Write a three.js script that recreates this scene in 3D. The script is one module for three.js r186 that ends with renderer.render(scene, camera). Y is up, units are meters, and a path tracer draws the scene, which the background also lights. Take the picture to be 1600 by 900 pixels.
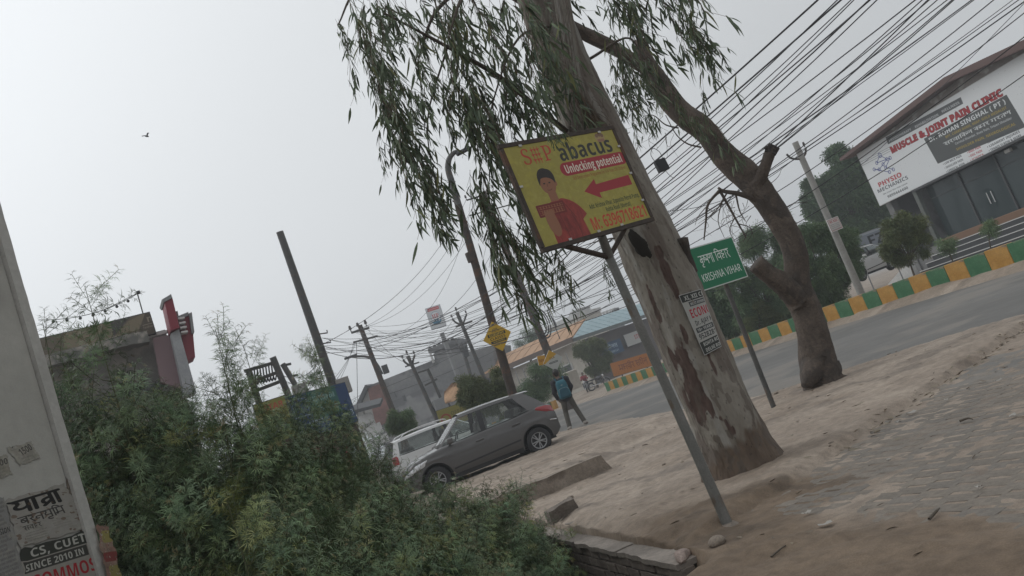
import * as THREE from 'three';
import { mergeGeometries } from 'three/addons/utils/BufferGeometryUtils.js';
import { MarchingCubes } from 'three/addons/objects/MarchingCubes.js';
import { RoundedBoxGeometry } from 'three/addons/geometries/RoundedBoxGeometry.js';

// ---------------------------------------------------------------- camera, sky, sun, exposure
// x: across the road (right), z: along the road (the road runs to -z), y up, metres; the eye is 1.25 m above the road.
const R = THREE.MathUtils.degToRad, V = (x, y, z) => new THREE.Vector3(x, y, z);
const EYE = 1.25, FOCAL = 1280;                                  // focal length in pixels of the 1600 x 900 photograph
const scene = new THREE.Scene();
const camera = new THREE.PerspectiveCamera(2 * Math.atan(450 / FOCAL) * 180 / Math.PI, 16 / 9, 0.1, 3000);
camera.position.set(0, EYE, 0);
camera.quaternion.setFromAxisAngle(V(0, 1, 0), R(-17.127))
  .multiply(new THREE.Quaternion().setFromAxisAngle(V(1, 0, 0), R(7.8)))
  .multiply(new THREE.Quaternion().setFromAxisAngle(V(0, 0, 1), R(-20.8)));
camera.updateMatrixWorld(true);

const SKY_LEVEL = 0.70, SUN_LEVEL = 0.5, EXPOSURE = 1.19, HAZE = 0.0023;
const toSun = V(-0.66, 0.62, -0.42).normalize();
{
  const W = 256, H = 128, d = new Float32Array(W * H * 4);
  for (let j = 0; j < H; j++) for (let i = 0; i < W; i++) {
    const up = ((j + 0.5) / H - 0.5) * Math.PI, az = ((i + 0.5) / W - 0.5) * 2 * Math.PI;
    const v = V(Math.cos(az) * Math.cos(up), Math.sin(up), Math.sin(az) * Math.cos(up));
    const side = v.dot(toSun) * 0.5 + 0.5, wisp = 0.02 * Math.sin(3 * az + 4 * up) + 0.015 * Math.sin(7 * az - 9 * up);
    let L = SKY_LEVEL * (0.70 + 0.70 * Math.pow(side, 3.7) + 0.10 * Math.max(0, v.y) + wisp);
    if (v.y < 0) L *= 0.8;
    const k = (j * W + i) * 4; d[k] = L * 0.965; d[k + 1] = L * 1.0; d[k + 2] = L * 1.03; d[k + 3] = 1;
  }
  const t = new THREE.DataTexture(d, W, H, THREE.RGBAFormat, THREE.FloatType);
  t.mapping = THREE.EquirectangularReflectionMapping; t.magFilter = t.minFilter = THREE.LinearFilter; t.needsUpdate = true;
  scene.background = t; scene.environment = t;
}
const sun = new THREE.DirectionalLight(new THREE.Color(1, 0.97, 0.92), SUN_LEVEL);
sun.position.copy(toSun).multiplyScalar(80); sun.castShadow = true; sun.shadow.radius = 60;
Object.assign(sun.shadow.camera, { left: -60, right: 60, top: 60, bottom: -60, near: 1, far: 220 }); sun.shadow.mapSize.set(2048, 2048);
scene.add(sun, sun.target);
scene.fog = new THREE.FogExp2(new THREE.Color(0.60, 0.625, 0.65), HAZE);
const renderer = new THREE.WebGLRenderer({ antialias: true });
renderer.setSize(1024, 576); renderer.shadowMap.enabled = true;
renderer.toneMapping = THREE.LinearToneMapping; renderer.toneMappingExposure = EXPOSURE;

// ---------------------------------------------------------------- measuring: where a point of the photograph lies in the place
const ray = (x, y) => V((x - 800) / FOCAL, -(y - 450) / FOCAL, -1).applyQuaternion(camera.quaternion);
const at = (x, y, depth) => ray(x, y).multiplyScalar(depth).add(camera.position);
const onLevel = (x, y, h = 0) => { const d = ray(x, y); return d.multiplyScalar((h - EYE) / d.y).add(camera.position); };
const onX = (x, y, X) => { const d = ray(x, y); return d.multiplyScalar(X / d.x).add(camera.position); };

// ---------------------------------------------------------------- random numbers and noise
let seed = 7;
const rnd = () => { seed = (seed + 0x6d2b79f5) | 0; let t = Math.imul(seed ^ (seed >>> 15), 1 | seed); t = (t + Math.imul(t ^ (t >>> 7), 61 | t)) ^ t; return ((t ^ (t >>> 14)) >>> 0) / 4294967296; };
const rr = (a, b) => a + (b - a) * rnd(), pick = (a) => a[Math.floor(rnd() * a.length)];
const lerp = (a, b, t) => a + (b - a) * t, clamp = (x, a = 0, b = 1) => Math.min(b, Math.max(a, x)), smooth = (a, b, x) => { const t = clamp((x - a) / (b - a)); return t * t * (3 - 2 * t); };
const hash = (x, y) => { let h = Math.imul(x | 0, 374761393) + Math.imul(y | 0, 668265263); h = Math.imul(h ^ (h >>> 13), 1274126177); return ((h ^ (h >>> 16)) >>> 0) / 4294967296; };
function vn(x, y, p = 1 << 20) {
  const i = Math.floor(x), j = Math.floor(y), u = x - i, v = y - j, a = u * u * (3 - 2 * u), b = v * v * (3 - 2 * v);
  let i0 = i, i1 = i + 1, j0 = j, j1 = j + 1; if (p < 1 << 20) { i0 = ((i0 % p) + p) % p; i1 = ((i1 % p) + p) % p; j0 = ((j0 % p) + p) % p; j1 = ((j1 % p) + p) % p; }
  const p0 = hash(i0, j0), p1 = hash(i0, j1), q = p0 + (hash(i1, j0) - p0) * a; return q + (p1 + (hash(i1, j1) - p1) * a - q) * b;
}
function fbm(x, y, oct = 4, p = 1 << 20) { let s = 0, a = 0.5, n = 0; for (let o = 0; o < oct; o++) { s += a * vn(x, y, p); n += a; a *= 0.5; x *= 2; y *= 2; p *= 2; } return s / n; }

// ---------------------------------------------------------------- textures and materials
const enc = (v) => Math.round(255 * clamp(v <= 0.0031308 ? v * 12.92 : 1.055 * Math.pow(v, 1 / 2.4) - 0.055));
function texture(w, h, fn, metres = 1, linear = false) {          // fn(u, v) -> linear [r, g, b] (or one number for a height or roughness map)
  const d = new Uint8Array(w * h * 4);
  for (let j = 0; j < h; j++) for (let i = 0; i < w; i++) {
    const c = fn((i + 0.5) / w, (j + 0.5) / h), k = (j * w + i) * 4;
    if (linear) d[k] = d[k + 1] = d[k + 2] = Math.round(255 * clamp(c)); else { d[k] = enc(c[0]); d[k + 1] = enc(c[1]); d[k + 2] = enc(c[2]); }
    d[k + 3] = 255;
  }
  const t = new THREE.DataTexture(d, w, h); t.wrapS = t.wrapT = THREE.RepeatWrapping; t.magFilter = THREE.LinearFilter; t.minFilter = THREE.LinearMipmapLinearFilter; t.generateMipmaps = true;
  if (!linear) t.colorSpace = THREE.SRGBColorSpace;
  t.repeat.set(1 / metres, 1 / metres); t.needsUpdate = true; return t;
}
function print(w, h, draw) {                                      // flat print: lettering, posters
  const c = document.createElement('canvas'); c.width = w; c.height = h; const g = c.getContext('2d'); draw(g, w, h);
  const t = new THREE.CanvasTexture(c); t.colorSpace = THREE.SRGBColorSpace; return t;
}
const lin = (r, g, b) => new THREE.Color().setRGB(r, g, b);
const mat = (color, roughness = 0.8, more = {}) => new THREE.MeshStandardMaterial({ color: Array.isArray(color) ? lin(...color) : color, roughness, side: THREE.DoubleSide, ...more });
const mixc = (a, b, t) => [lerp(a[0], b[0], t), lerp(a[1], b[1], t), lerp(a[2], b[2], t)];
// a mottled surface: two colours mixed by coarse and fine noise, with a matching bump; unstained ones share their grey maps
const shared = new Map(), kept = (key, make) => { if (!shared.has(key)) shared.set(key, make()); return shared.get(key); };
const scaled = (t, size) => { const c = t.clone(); c.repeat.set(1 / size, 1 / size); c.needsUpdate = true; return c; };
const roughness = (scale) => kept('bump' + scale, () => texture(512, 512, (u, v) => 0.6 * fbm(u * scale, v * scale, 5, scale) + 0.4 * fbm(u * scale * 10, v * scale * 10, 2, scale * 10) + 0.1 * (hash(Math.floor(u * 512), Math.floor(v * 512)) - 0.5), 1, true));
const tone = (low, grain) => kept('tone' + low + grain, () => texture(512, 512, (u, v) => { const m = clamp((fbm(u * 6, v * 6, 5, 6) - 0.5) * 2.2 + 0.5), f = (1 - 0.5 * grain) * (1 + grain * (hash(Math.floor(u * 512), Math.floor(v * 512)) - 0.5) + grain * (fbm(u * 48, v * 48, 2, 48) - 0.5)), x = lerp(low, 1, m) * f; return [x, x, x]; }));
function mottled(a, b, { size = 2, scale = 6, px = 256, grain = 0.16, rough = 0.9, bump = 0.004, stain, stainAt = 0.62 } = {}) {
  const bm = scaled(roughness(scale > 6.5 ? 8 : 6), size);
  if (!stain) {
    const sum = (c) => c[0] + c[1] + c[2], hi = sum(a) > sum(b) ? a : b, lo = hi === a ? b : a, k = sum(lo) / sum(hi) > 0.8 ? 0.86 : 0.68, g = grain > 0.25 ? 0.36 : 0.16, mean = (k + 1) / 2 * (1 - 0.5 * g);
    return mat(hi.map((x, i) => (x + lo[i]) / 2 / mean), rough, { map: scaled(tone(k, g), size), bumpMap: bm, bumpScale: bump });
  }
  const col = texture(px, px, (u, v) => {
    const m = clamp((fbm(u * scale, v * scale, 5, scale) - 0.5) * 2.2 + 0.5), f = 1 + grain * (hash(Math.floor(u * px), Math.floor(v * px)) - 0.5) + grain * (fbm(u * scale * 8, v * scale * 8, 2, scale * 8) - 0.5);
    return mixc(mixc(a, b, m), stain, smooth(stainAt, stainAt + 0.1, fbm(u * scale * 0.5 + 9, v * scale * 0.5, 5, scale * 0.5))).map((x) => x * f);
  }, size);
  return mat([1, 1, 1], rough, { map: col, bumpMap: bm, bumpScale: bump });
}

// ---------------------------------------------------------------- geometry helpers
const flat = (g) => { const o = g.index ? g.toNonIndexed() : g; for (const k of Object.keys(o.attributes)) if (!['position', 'normal', 'uv', 'color'].includes(k)) o.deleteAttribute(k); return o; };
function metric(g) {                                              // uv in metres, from the main direction of each face
  const o = flat(g), p = o.attributes.position, n = p.count, uv = new Float32Array(n * 2), a = V(), b = V(), c = V(), m = V();
  for (let i = 0; i < n; i += 3) {
    a.fromBufferAttribute(p, i); b.fromBufferAttribute(p, i + 1); c.fromBufferAttribute(p, i + 2);
    m.copy(b).sub(a).cross(c.clone().sub(a)); const x = Math.abs(m.x), y = Math.abs(m.y), z = Math.abs(m.z);
    for (let k = 0; k < 3; k++) { const q = [a, b, c][k], t = (i + k) * 2; if (y >= x && y >= z) { uv[t] = q.x; uv[t + 1] = q.z; } else if (x >= z) { uv[t] = q.z; uv[t + 1] = q.y; } else { uv[t] = q.x; uv[t + 1] = q.y; } }
  }
  o.setAttribute('uv', new THREE.BufferAttribute(uv, 2)); return o;
}
const box = (w, h, d, x = 0, y = 0, z = 0, rx = 0, ry = 0, rz = 0) => { const g = new THREE.BoxGeometry(w, h, d); g.rotateZ(rz); g.rotateX(rx); g.rotateY(ry); return g.translate(x, y, z); };
const rbox = (w, h, d, r, x = 0, y = 0, z = 0, rx = 0, ry = 0, rz = 0) => { const g = new RoundedBoxGeometry(w, h, d, 2, r); g.rotateZ(rz); g.rotateX(rx); g.rotateY(ry); return g.translate(x, y, z); };
const cyl = (r0, r1, h, x = 0, y = 0, z = 0, n = 12) => new THREE.CylinderGeometry(r1, r0, h, n).translate(x, y + h / 2, z);
function bar(a, b, r, n = 8, r2 = r) {                            // a round bar from a to b
  const d = b.clone().sub(a), L = d.length(), g = new THREE.CylinderGeometry(r2, r, L, n).translate(0, L / 2, 0);
  return g.applyQuaternion(new THREE.Quaternion().setFromUnitVectors(V(0, 1, 0), d.divideScalar(L))).translate(a.x, a.y, a.z);
}
function beam(a, b, w, h) {                                       // a square bar from a to b
  const d = b.clone().sub(a), L = d.length(), g = new THREE.BoxGeometry(w, L, h).translate(0, L / 2, 0);
  return g.applyQuaternion(new THREE.Quaternion().setFromUnitVectors(V(0, 1, 0), d.divideScalar(L))).translate(a.x, a.y, a.z);
}
function tube(pts, radii, { seg = 10, per = 4, rough = 0, lump = 0, vScale = 1, cap = true, key = 0 } = {}) {
  const curve = new THREE.CatmullRomCurve3(pts, false, 'centripetal'), n = (pts.length - 1) * per, pos = [], uv = [], idx = [];
  let side = V(), len = 0, prev = null; const t0 = curve.getTangent(0);
  side.crossVectors(Math.abs(t0.y) > 0.9 ? V(0, 0, 1) : V(0, 1, 0), t0).normalize();
  for (let i = 0; i <= n; i++) {
    const u = i / n, p = curve.getPoint(u), t = curve.getTangent(u), f = u * (pts.length - 1), k = Math.min(pts.length - 2, Math.floor(f)), r = lerp(radii[k], radii[k + 1], f - k);
    side.addScaledVector(t, -side.dot(t)).normalize(); const up = V().crossVectors(t, side);
    if (prev) len += p.distanceTo(prev); prev = p;
    for (let j = 0; j <= seg; j++) {
      const a = j / seg * 2 * Math.PI, c = Math.cos(a), s = Math.sin(a);
      let q = r; if (rough || lump) q *= 1 + rough * (fbm(j % seg * 1.7 + key, len * 14 + key, 2) - 0.5) * 2 + lump * (vn(c * 1.3 + 5 + key, len * 2.2 + s * 1.3) - 0.5) * 2;
      pos.push(p.x + (side.x * c + up.x * s) * q, p.y + (side.y * c + up.y * s) * q, p.z + (side.z * c + up.z * s) * q); uv.push(j / seg, len * vScale);
      if (i < n && j < seg) { const b = i * (seg + 1) + j; idx.push(b, b + 1, b + seg + 1, b + 1, b + seg + 2, b + seg + 1); }
    }
  }
  if (cap) for (const [row, p] of [[0, curve.getPoint(0)], [n, curve.getPoint(1)]]) { const m = pos.length / 3; pos.push(p.x, p.y, p.z); uv.push(0.5, row ? len * vScale : 0); for (let j = 0; j < seg; j++) idx.push(m, row * (seg + 1) + j, row * (seg + 1) + j + 1); }
  const g = new THREE.BufferGeometry(); g.setAttribute('position', new THREE.Float32BufferAttribute(pos, 3)); g.setAttribute('uv', new THREE.Float32BufferAttribute(uv, 2)); g.setIndex(idx); g.computeVertexNormals();
  const nn = g.attributes.normal; for (let i = 0; i <= n; i++) { const a = i * (seg + 1), b = a + seg, m = V().fromBufferAttribute(nn, a).add(V().fromBufferAttribute(nn, b)).normalize(); nn.setXYZ(a, m.x, m.y, m.z); nn.setXYZ(b, m.x, m.y, m.z); }
  return flat(g);
}
function grid(nu, nv, fn, uvFn) {                                 // a sheet of points fn(u, v)
  const pos = [], uv = [], idx = [];
  for (let j = 0; j <= nv; j++) for (let i = 0; i <= nu; i++) {
    const p = fn(i / nu, j / nv); pos.push(p.x, p.y, p.z); const q = uvFn ? uvFn(i / nu, j / nv, p) : [i / nu, j / nv]; uv.push(q[0], q[1]);
    if (i < nu && j < nv) { const a = j * (nu + 1) + i; idx.push(a, a + 1, a + nu + 1, a + 1, a + nu + 2, a + nu + 1); }
  }
  const g = new THREE.BufferGeometry(); g.setAttribute('position', new THREE.Float32BufferAttribute(pos, 3)); g.setAttribute('uv', new THREE.Float32BufferAttribute(uv, 2)); g.setIndex(idx); g.computeVertexNormals(); return g;
}
const prism = (pts, depth, bevel = 0) => new THREE.ExtrudeGeometry(new THREE.Shape(pts.map(([x, y]) => new THREE.Vector2(x, y))), { depth, bevelEnabled: bevel > 0, bevelSize: bevel, bevelThickness: bevel, bevelSegments: 2 });

// ---------------------------------------------------------------- objects
const used = new Map();
const numbered = (name) => { const n = used.get(name) ?? 0; used.set(name, n + 1); return n ? name + '_' + String(n).padStart(3, '0') : name; };
const tag = (o, label, category, group) => { o.userData.label = label; if (category) o.userData.category = category; if (group) o.userData.group = group; return o; };
function obj(name, geos, material, parent = scene, keepUV = false) {
  geos = [].concat(geos).map((g) => (keepUV ? flat(g) : metric(g))).map((g) => { if (!material.vertexColors) g.deleteAttribute('color'); return g; });
  const m = new THREE.Mesh(geos.length > 1 ? mergeGeometries(geos) : geos[0], material);
  m.name = parent === scene ? numbered(name) : name; m.castShadow = m.receiveShadow = true; parent.add(m); return m;
}
const share = (name, geo, material, parent = scene) => { const m = new THREE.Mesh(geo, material); m.name = parent === scene ? numbered(name) : name; m.castShadow = m.receiveShadow = true; parent.add(m); return m; };
function thing(name, label, category, p = V(0, 0, 0), turn = 0, group) {
  const o = new THREE.Group(); o.name = numbered(name); o.position.copy(p); o.rotation.y = turn; scene.add(o); return tag(o, label, category, group);
}
const structure = (o) => { o.userData.kind = 'structure'; return o; };
const stuff = (o) => { o.userData.kind = 'stuff'; return o; };
function dup(o, label) { const c = o.clone(); c.name = numbered(o.name.replace(/_\d+$/, '')); scene.add(c); if (label) c.userData.label = label; return c; }
function copies(name, geo, material, list, parent = scene, tint) {   // list of Matrix4
  const m = new THREE.InstancedMesh(geo, material, list.length); list.forEach((x, i) => { m.setMatrixAt(i, x); if (tint) m.setColorAt(i, tint(i)); });
  m.name = parent === scene ? numbered(name) : name; m.castShadow = m.receiveShadow = true; parent.add(m); return stuff(m);
}
// a flat upright plate seen at four corners of the photograph (top left, top right, bottom right, bottom left): its centre, size, turn and in-plane tilt
function plate(c, depth, heading) {
  const mid = at((c[0][0] + c[1][0] + c[2][0] + c[3][0]) / 4, (c[0][1] + c[1][1] + c[2][1] + c[3][1]) / 4, depth); let best = null;
  for (let a = -80; a <= 80; a += 1) {
    if (heading !== undefined && a !== -80) break;
    const deg = heading ?? a, u = V(Math.cos(R(deg)), 0, -Math.sin(R(deg))), n = V().crossVectors(u, V(0, 1, 0));
    if (Math.abs(n.dot(mid.clone().sub(camera.position).normalize())) < 0.2) continue;
    const q = c.map(([x, y]) => { const d = ray(x, y), t = n.dot(mid.clone().sub(camera.position)) / n.dot(d), p = d.multiplyScalar(t).add(camera.position).sub(mid); return [p.dot(u), p.y]; });
    const v = (i, j) => [q[j][0] - q[i][0], q[j][1] - q[i][1]], L = (e) => Math.hypot(e[0], e[1]), T = v(0, 1), B = v(3, 2), Le = v(3, 0), Ri = v(2, 1);
    const w = (L(T) + L(B)) / 2, h = (L(Le) + L(Ri)) / 2, dot = (e, f) => (e[0] * f[0] + e[1] * f[1]) / (L(e) * L(f));
    const err = Math.abs(L(T) - L(B)) / w + Math.abs(L(Le) - L(Ri)) / h + Math.abs(dot(T, Le)) + Math.abs(dot(B, Ri)), tilt = Math.atan2(T[1] + B[1], T[0] + B[0]);
    const mx = q.reduce((s, e) => s + e[0], 0) / 4, my = q.reduce((s, e) => s + e[1], 0) / 4;
    if (!best || err < best.err) best = { err, w, h, tilt, turn: R(deg), mid: mid.clone().addScaledVector(u, mx).add(V(0, my, 0)), deg };
  }
  return best;
}
// ---------------------------------------------------------------- Devanagari letters as pen strokes in a 0..100 box hung from the headline
const GLYPH = {
  k: [80, 'M45 0V100M45 40C10 20 0 75 30 70Q42 66 45 50M45 42C80 15 90 50 70 75'], ri: [0, 'M-40 100C-65 105 -60 135 -30 128'],
  sh: [80, 'M70 0V100M12 0V40Q20 62 70 58M12 12L62 56'], n_: [70, 'M10 0V38Q25 55 40 38V0M62 0V100'], aa: [32, 'M18 0V100'],
  v: [75, 'M65 0V100M65 30C10 10 0 80 40 74Q60 70 65 50'], i: [32, 'M20 100V0C10 -45 60 -45 85 0'], ii: [34, 'M16 0V100M16 0C10 -45 -30 -45 -50 0'],
  h: [70, 'M40 0V16M40 16C0 20 5 45 45 42C70 40 55 60 35 60C10 62 15 95 45 88'], r: [55, 'M12 10C45 5 55 40 20 48L50 100'],
  y: [78, 'M68 0V100M12 6C35 15 25 35 15 42C0 70 50 85 68 52'], t: [70, 'M60 0V100M60 38C20 35 15 70 28 95'], tr: [70, 'M60 0V100M60 38C20 35 15 60 24 72M60 62L22 96'],
  b: [75, 'M65 0V100M65 30C10 10 0 80 40 74Q60 70 65 50M18 30L56 66'], j: [78, 'M68 0V100M68 42H25C5 45 15 80 38 72'], bh: [85, 'M75 0V100M75 62H25M12 8C40 0 38 35 22 38V62'],
  uu: [0, 'M-20 100C-60 95 -60 130 -15 128'], m: [80, 'M68 0V100M16 0V75M68 66H16C-4 66 4 92 16 82'], s: [85, 'M75 0V100M12 10C45 5 50 40 18 48L45 100M22 48H75'],
  tt: [65, 'M32 0V22M56 34C20 10 5 50 25 72C40 88 65 72 52 60'], l: [80, 'M70 0V100M70 50C60 20 45 30 40 60C36 20 5 25 14 70'], p: [72, 'M62 0V100M14 0V40Q20 62 62 55'], g: [70, 'M16 0V70M16 70L4 60M56 0V100'],
};
function deva(g, text, x, y, size, weight = 11, across) {          // text: letters separated by spaces, words by '|'; y is the headline
  g.save(); g.translate(x, y); const s = size / 100; let total = 0; const words = text.split('|').map((w) => w.trim().split(/\s+/));
  for (const w of words) { for (const q of w) total += GLYPH[q][0]; total += 34; } total -= 34;
  g.scale(across ? across / total : s, s); g.lineWidth = weight; g.lineCap = 'round'; g.lineJoin = 'round'; let cx = 0;
  for (const w of words) { const x0 = cx; for (const q of w) { g.save(); g.translate(cx, 0); g.stroke(new Path2D(GLYPH[q][1])); g.restore(); cx += GLYPH[q][0]; } g.beginPath(); g.moveTo(x0 - 4, 0); g.lineTo(cx + 4, 0); g.stroke(); cx += 34; }
  g.restore();
}
function words(g, text, x, y, size, fill, { font = 'sans-serif', bold = true, across, align = 'left', tilt = 0, outline } = {}) {
  g.save(); g.translate(x, y); g.rotate(tilt); g.font = (bold ? 'bold ' : '') + size + 'px ' + font; g.fillStyle = fill; g.textBaseline = 'middle'; const w = g.measureText(text).width;
  if (across) g.scale(across / w, 1); g.textAlign = align; if (outline) { g.strokeStyle = outline; g.lineWidth = size * 0.12; g.strokeText(text, 0, 0); } g.fillText(text, 0, 0); g.restore();
}
const block = (g, x, y, w, h, fill, r = 0) => { g.fillStyle = fill; g.beginPath(); g.roundRect(x, y, w, h, r); g.fill(); };
// dirt specks and scratches on printed sheets: small flecks with an outline of their own
function flecks(g, w, h, n, colours, most = 3) { for (let i = 0; i < n; i++) { g.fillStyle = pick(colours); g.beginPath(); g.ellipse(rnd() * w, rnd() * h, rr(0.4, most), rr(0.4, most * 0.6), rnd() * 3, 0, 7); g.fill(); } }
// ================================================================ the ground
const ridgeZ = (x) => -6.05 - 0.447 * (x - 4.16) + 0.09 * (fbm(x * 2.1, 3, 4) - 0.5);          // the broken edge between the block paving and the raised, sanded verge
const roadEdge = (z) => (z > -12.5 ? lerp(9.3, 7.0, smooth(-8.5, -12.5, z)) : lerp(7.0, 7.7, smooth(-14, -24, z))) + 0.5 * (fbm(z * 0.55, 1, 3) - 0.5);
const bend = (z) => (z < -52 ? (z + 52) * (z + 52) * 0.012 : 0);
const rampEdge = (z) => lerp(3.0, 6.2, smooth(-10.4, -15, z));
const pathStep = (x, z) => smooth(0.025, -0.03, z - ridgeZ(x)) * smooth(2.04, 2.3, x) * 0.05;
const inDitch = (x, z) => smooth(2.0, 1.93, x) * smooth(-7, -6, x) * smooth(0.15, -0.65, z - lerp(-1.6, -4.7, smooth(0.1, 1.6, x)) + 0.25 * (fbm(x * 1.3, z, 3) - 0.5)) * (z > -10.3 ? 1 : 0);
const ramp = (x, z) => (z < -10.42 ? lerp(0.17, 0.045, smooth(-11, -16, z)) * (1 - smooth(rampEdge(z) - 0.05, rampEdge(z) + lerp(0.5, 2.2, smooth(-10.5, -16, z)), x)) * smooth(-30, -21, z) : 0);
const sandZone = (x, z) => clamp(smooth(2.85, 2.45, x + 0.25 * (fbm(z * 1.6, 8, 3) - 0.5)) + smooth(0.25, -0.25, z - ridgeZ(x)) * 0.9 + smooth(0.7, 0.2, Math.hypot(x - 2.75, z + 5.6) + 0.5 * (fbm(x * 3, z * 3, 3) - 0.5)));
function groundHeight(x, z) {
  const near = smooth(60, 15, Math.hypot(x, z)), zone = sandZone(x, z), bare = smooth(2.9, 2.3, x) + smooth(-10.1, -10.8, z) * 0.8 + smooth(6.6, 7.2, x) * 0.5;
  const lumps = (fbm(x * 1.1 + 4, z * 1.1, 3) - 0.5) * 0.028 * clamp(bare) + (fbm(x * 7, z * 7, 3) - 0.5) * (0.012 + 0.024 * clamp(bare) * near + 0.02 * zone) + (vn(x * 26, z * 26) - 0.5) * 0.009 * (0.3 + zone);
  let h = lumps + lerp(-0.0016, 0.0075, zone) + 0.024 * smooth(0.02, -0.14, z - ridgeZ(x)) * smooth(0.12, 0.34, fbm(x * 1.7 + 60, z * 1.7, 4)) + 0.016 * clamp(bare);
  if (x > 2.02) h += pathStep(x, z);
  h += ramp(x, z) - 1.05 * inDitch(x, z);
  const onRoad = smooth(roadEdge(z) - 1.1, roadEdge(z) + 0.9, x + bend(z)) * smooth(-1.5, -3, z - 6);
  h = lerp(h, -0.05 + lumps * 0.4 + 0.17 * Math.pow(smooth(16.5, 17.5, x + bend(z)), 1.6) * (0.6 + 0.8 * fbm(z * 1.3, x, 3)), onRoad);
  h += 0.3 * smooth(-52, -62, z) * smooth(21, 24, x) + 0.25 * smooth(17.4, 17.7, x + bend(z)) * smooth(20.2, 19.6, x + bend(z)) * smooth(-47, -46, z);
  return h;
}
{
  const cells = (parts) => { const a = []; for (const [from, to, n] of parts) for (let i = 0; i < n; i++) a.push(lerp(from, to, i / n)); a.push(parts.at(-1)[1]); return a; };
  const xs = cells([[-500, -60, 8], [-60, -8, 14], [-8, 0.8, 44], [0.8, 1.92, 16], [1.92, 2.02, 2], [2.02, 7.6, 112], [7.6, 10, 32], [10, 30, 24], [30, 70, 12], [70, 700, 10]]);
  const zs = cells([[-900, -120, 12], [-120, -30, 40], [-30, -14, 60], [-14, -10.5, 42], [-10.5, -10.3, 4], [-10.3, -2.6, 150], [-2.6, 4, 26], [4, 200, 12]]);
  const pos = [], col = [], idx = [], uv = [];
  zs.forEach((z, j) => xs.forEach((x, i) => {
    pos.push(x, groundHeight(x, z), z); uv.push(x, z);
    const dirt = clamp(smooth(2.95, 2.5, x + 0.5 * (fbm(z * 1.2, x * 1.2, 4) - 0.5)) * smooth(-7.5, -5, z) + smooth(0.85, 0.3, Math.hypot((x - 2.75) * 0.8, z + 5.3) + 0.9 * (fbm(x * 2.2, z * 2.2, 4) - 0.5)) + 0.35 * smooth(0.52, 0.66, fbm(x * 0.8 + 30, z * 0.8, 4)));
    const soil = inDitch(x, z) > 0.3 ? 1 : 0, c = soil ? [0.42, 0.40, 0.36] : mixc([1, 1, 1], [0.55, 0.49, 0.42], dirt); col.push(...c);
    if (i < xs.length - 1 && j < zs.length - 1) { const a = j * xs.length + i, b = a + xs.length; idx.push(a, b, a + 1, a + 1, b, b + 1); }
  }));
  const g = new THREE.BufferGeometry(); g.setAttribute('position', new THREE.Float32BufferAttribute(pos, 3)); g.setAttribute('color', new THREE.Float32BufferAttribute(col, 3)); g.setAttribute('uv', new THREE.Float32BufferAttribute(uv, 2)); g.setIndex(idx); g.computeVertexNormals();
  const m = mottled([0.250, 0.202, 0.160], [0.318, 0.262, 0.211], { size: 3.1, scale: 7, px: 768, grain: 0.42, bump: 0.012, stain: [0.19, 0.155, 0.125], stainAt: 0.60 }); m.vertexColors = true;
  const s = share('ground', g, m); structure(s);
}
{ // the near carriageway and the far one, dusty asphalt
  const m = mottled([0.112, 0.108, 0.101], [0.14, 0.134, 0.125], { size: 9, scale: 5, px: 640, grain: 0.20, bump: 0.003, rough: 0.85, stain: [0.175, 0.16, 0.142], stainAt: 0.56 });
  const ribbon = (x0, x1) => grid(10, 90, (u, v) => { const z = v < 0.75 ? lerp(60, -52, v / 0.75) : lerp(-52, -96, (v - 0.75) / 0.25); return V(lerp(x0, x1, u) - bend(z), 0.0, z); }, (u, v, p) => [p.x, p.z]);
  structure(share('road', ribbon(5.6, 17.52), m)); structure(share('road', ribbon(19.7, 28.5), m));
}
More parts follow.
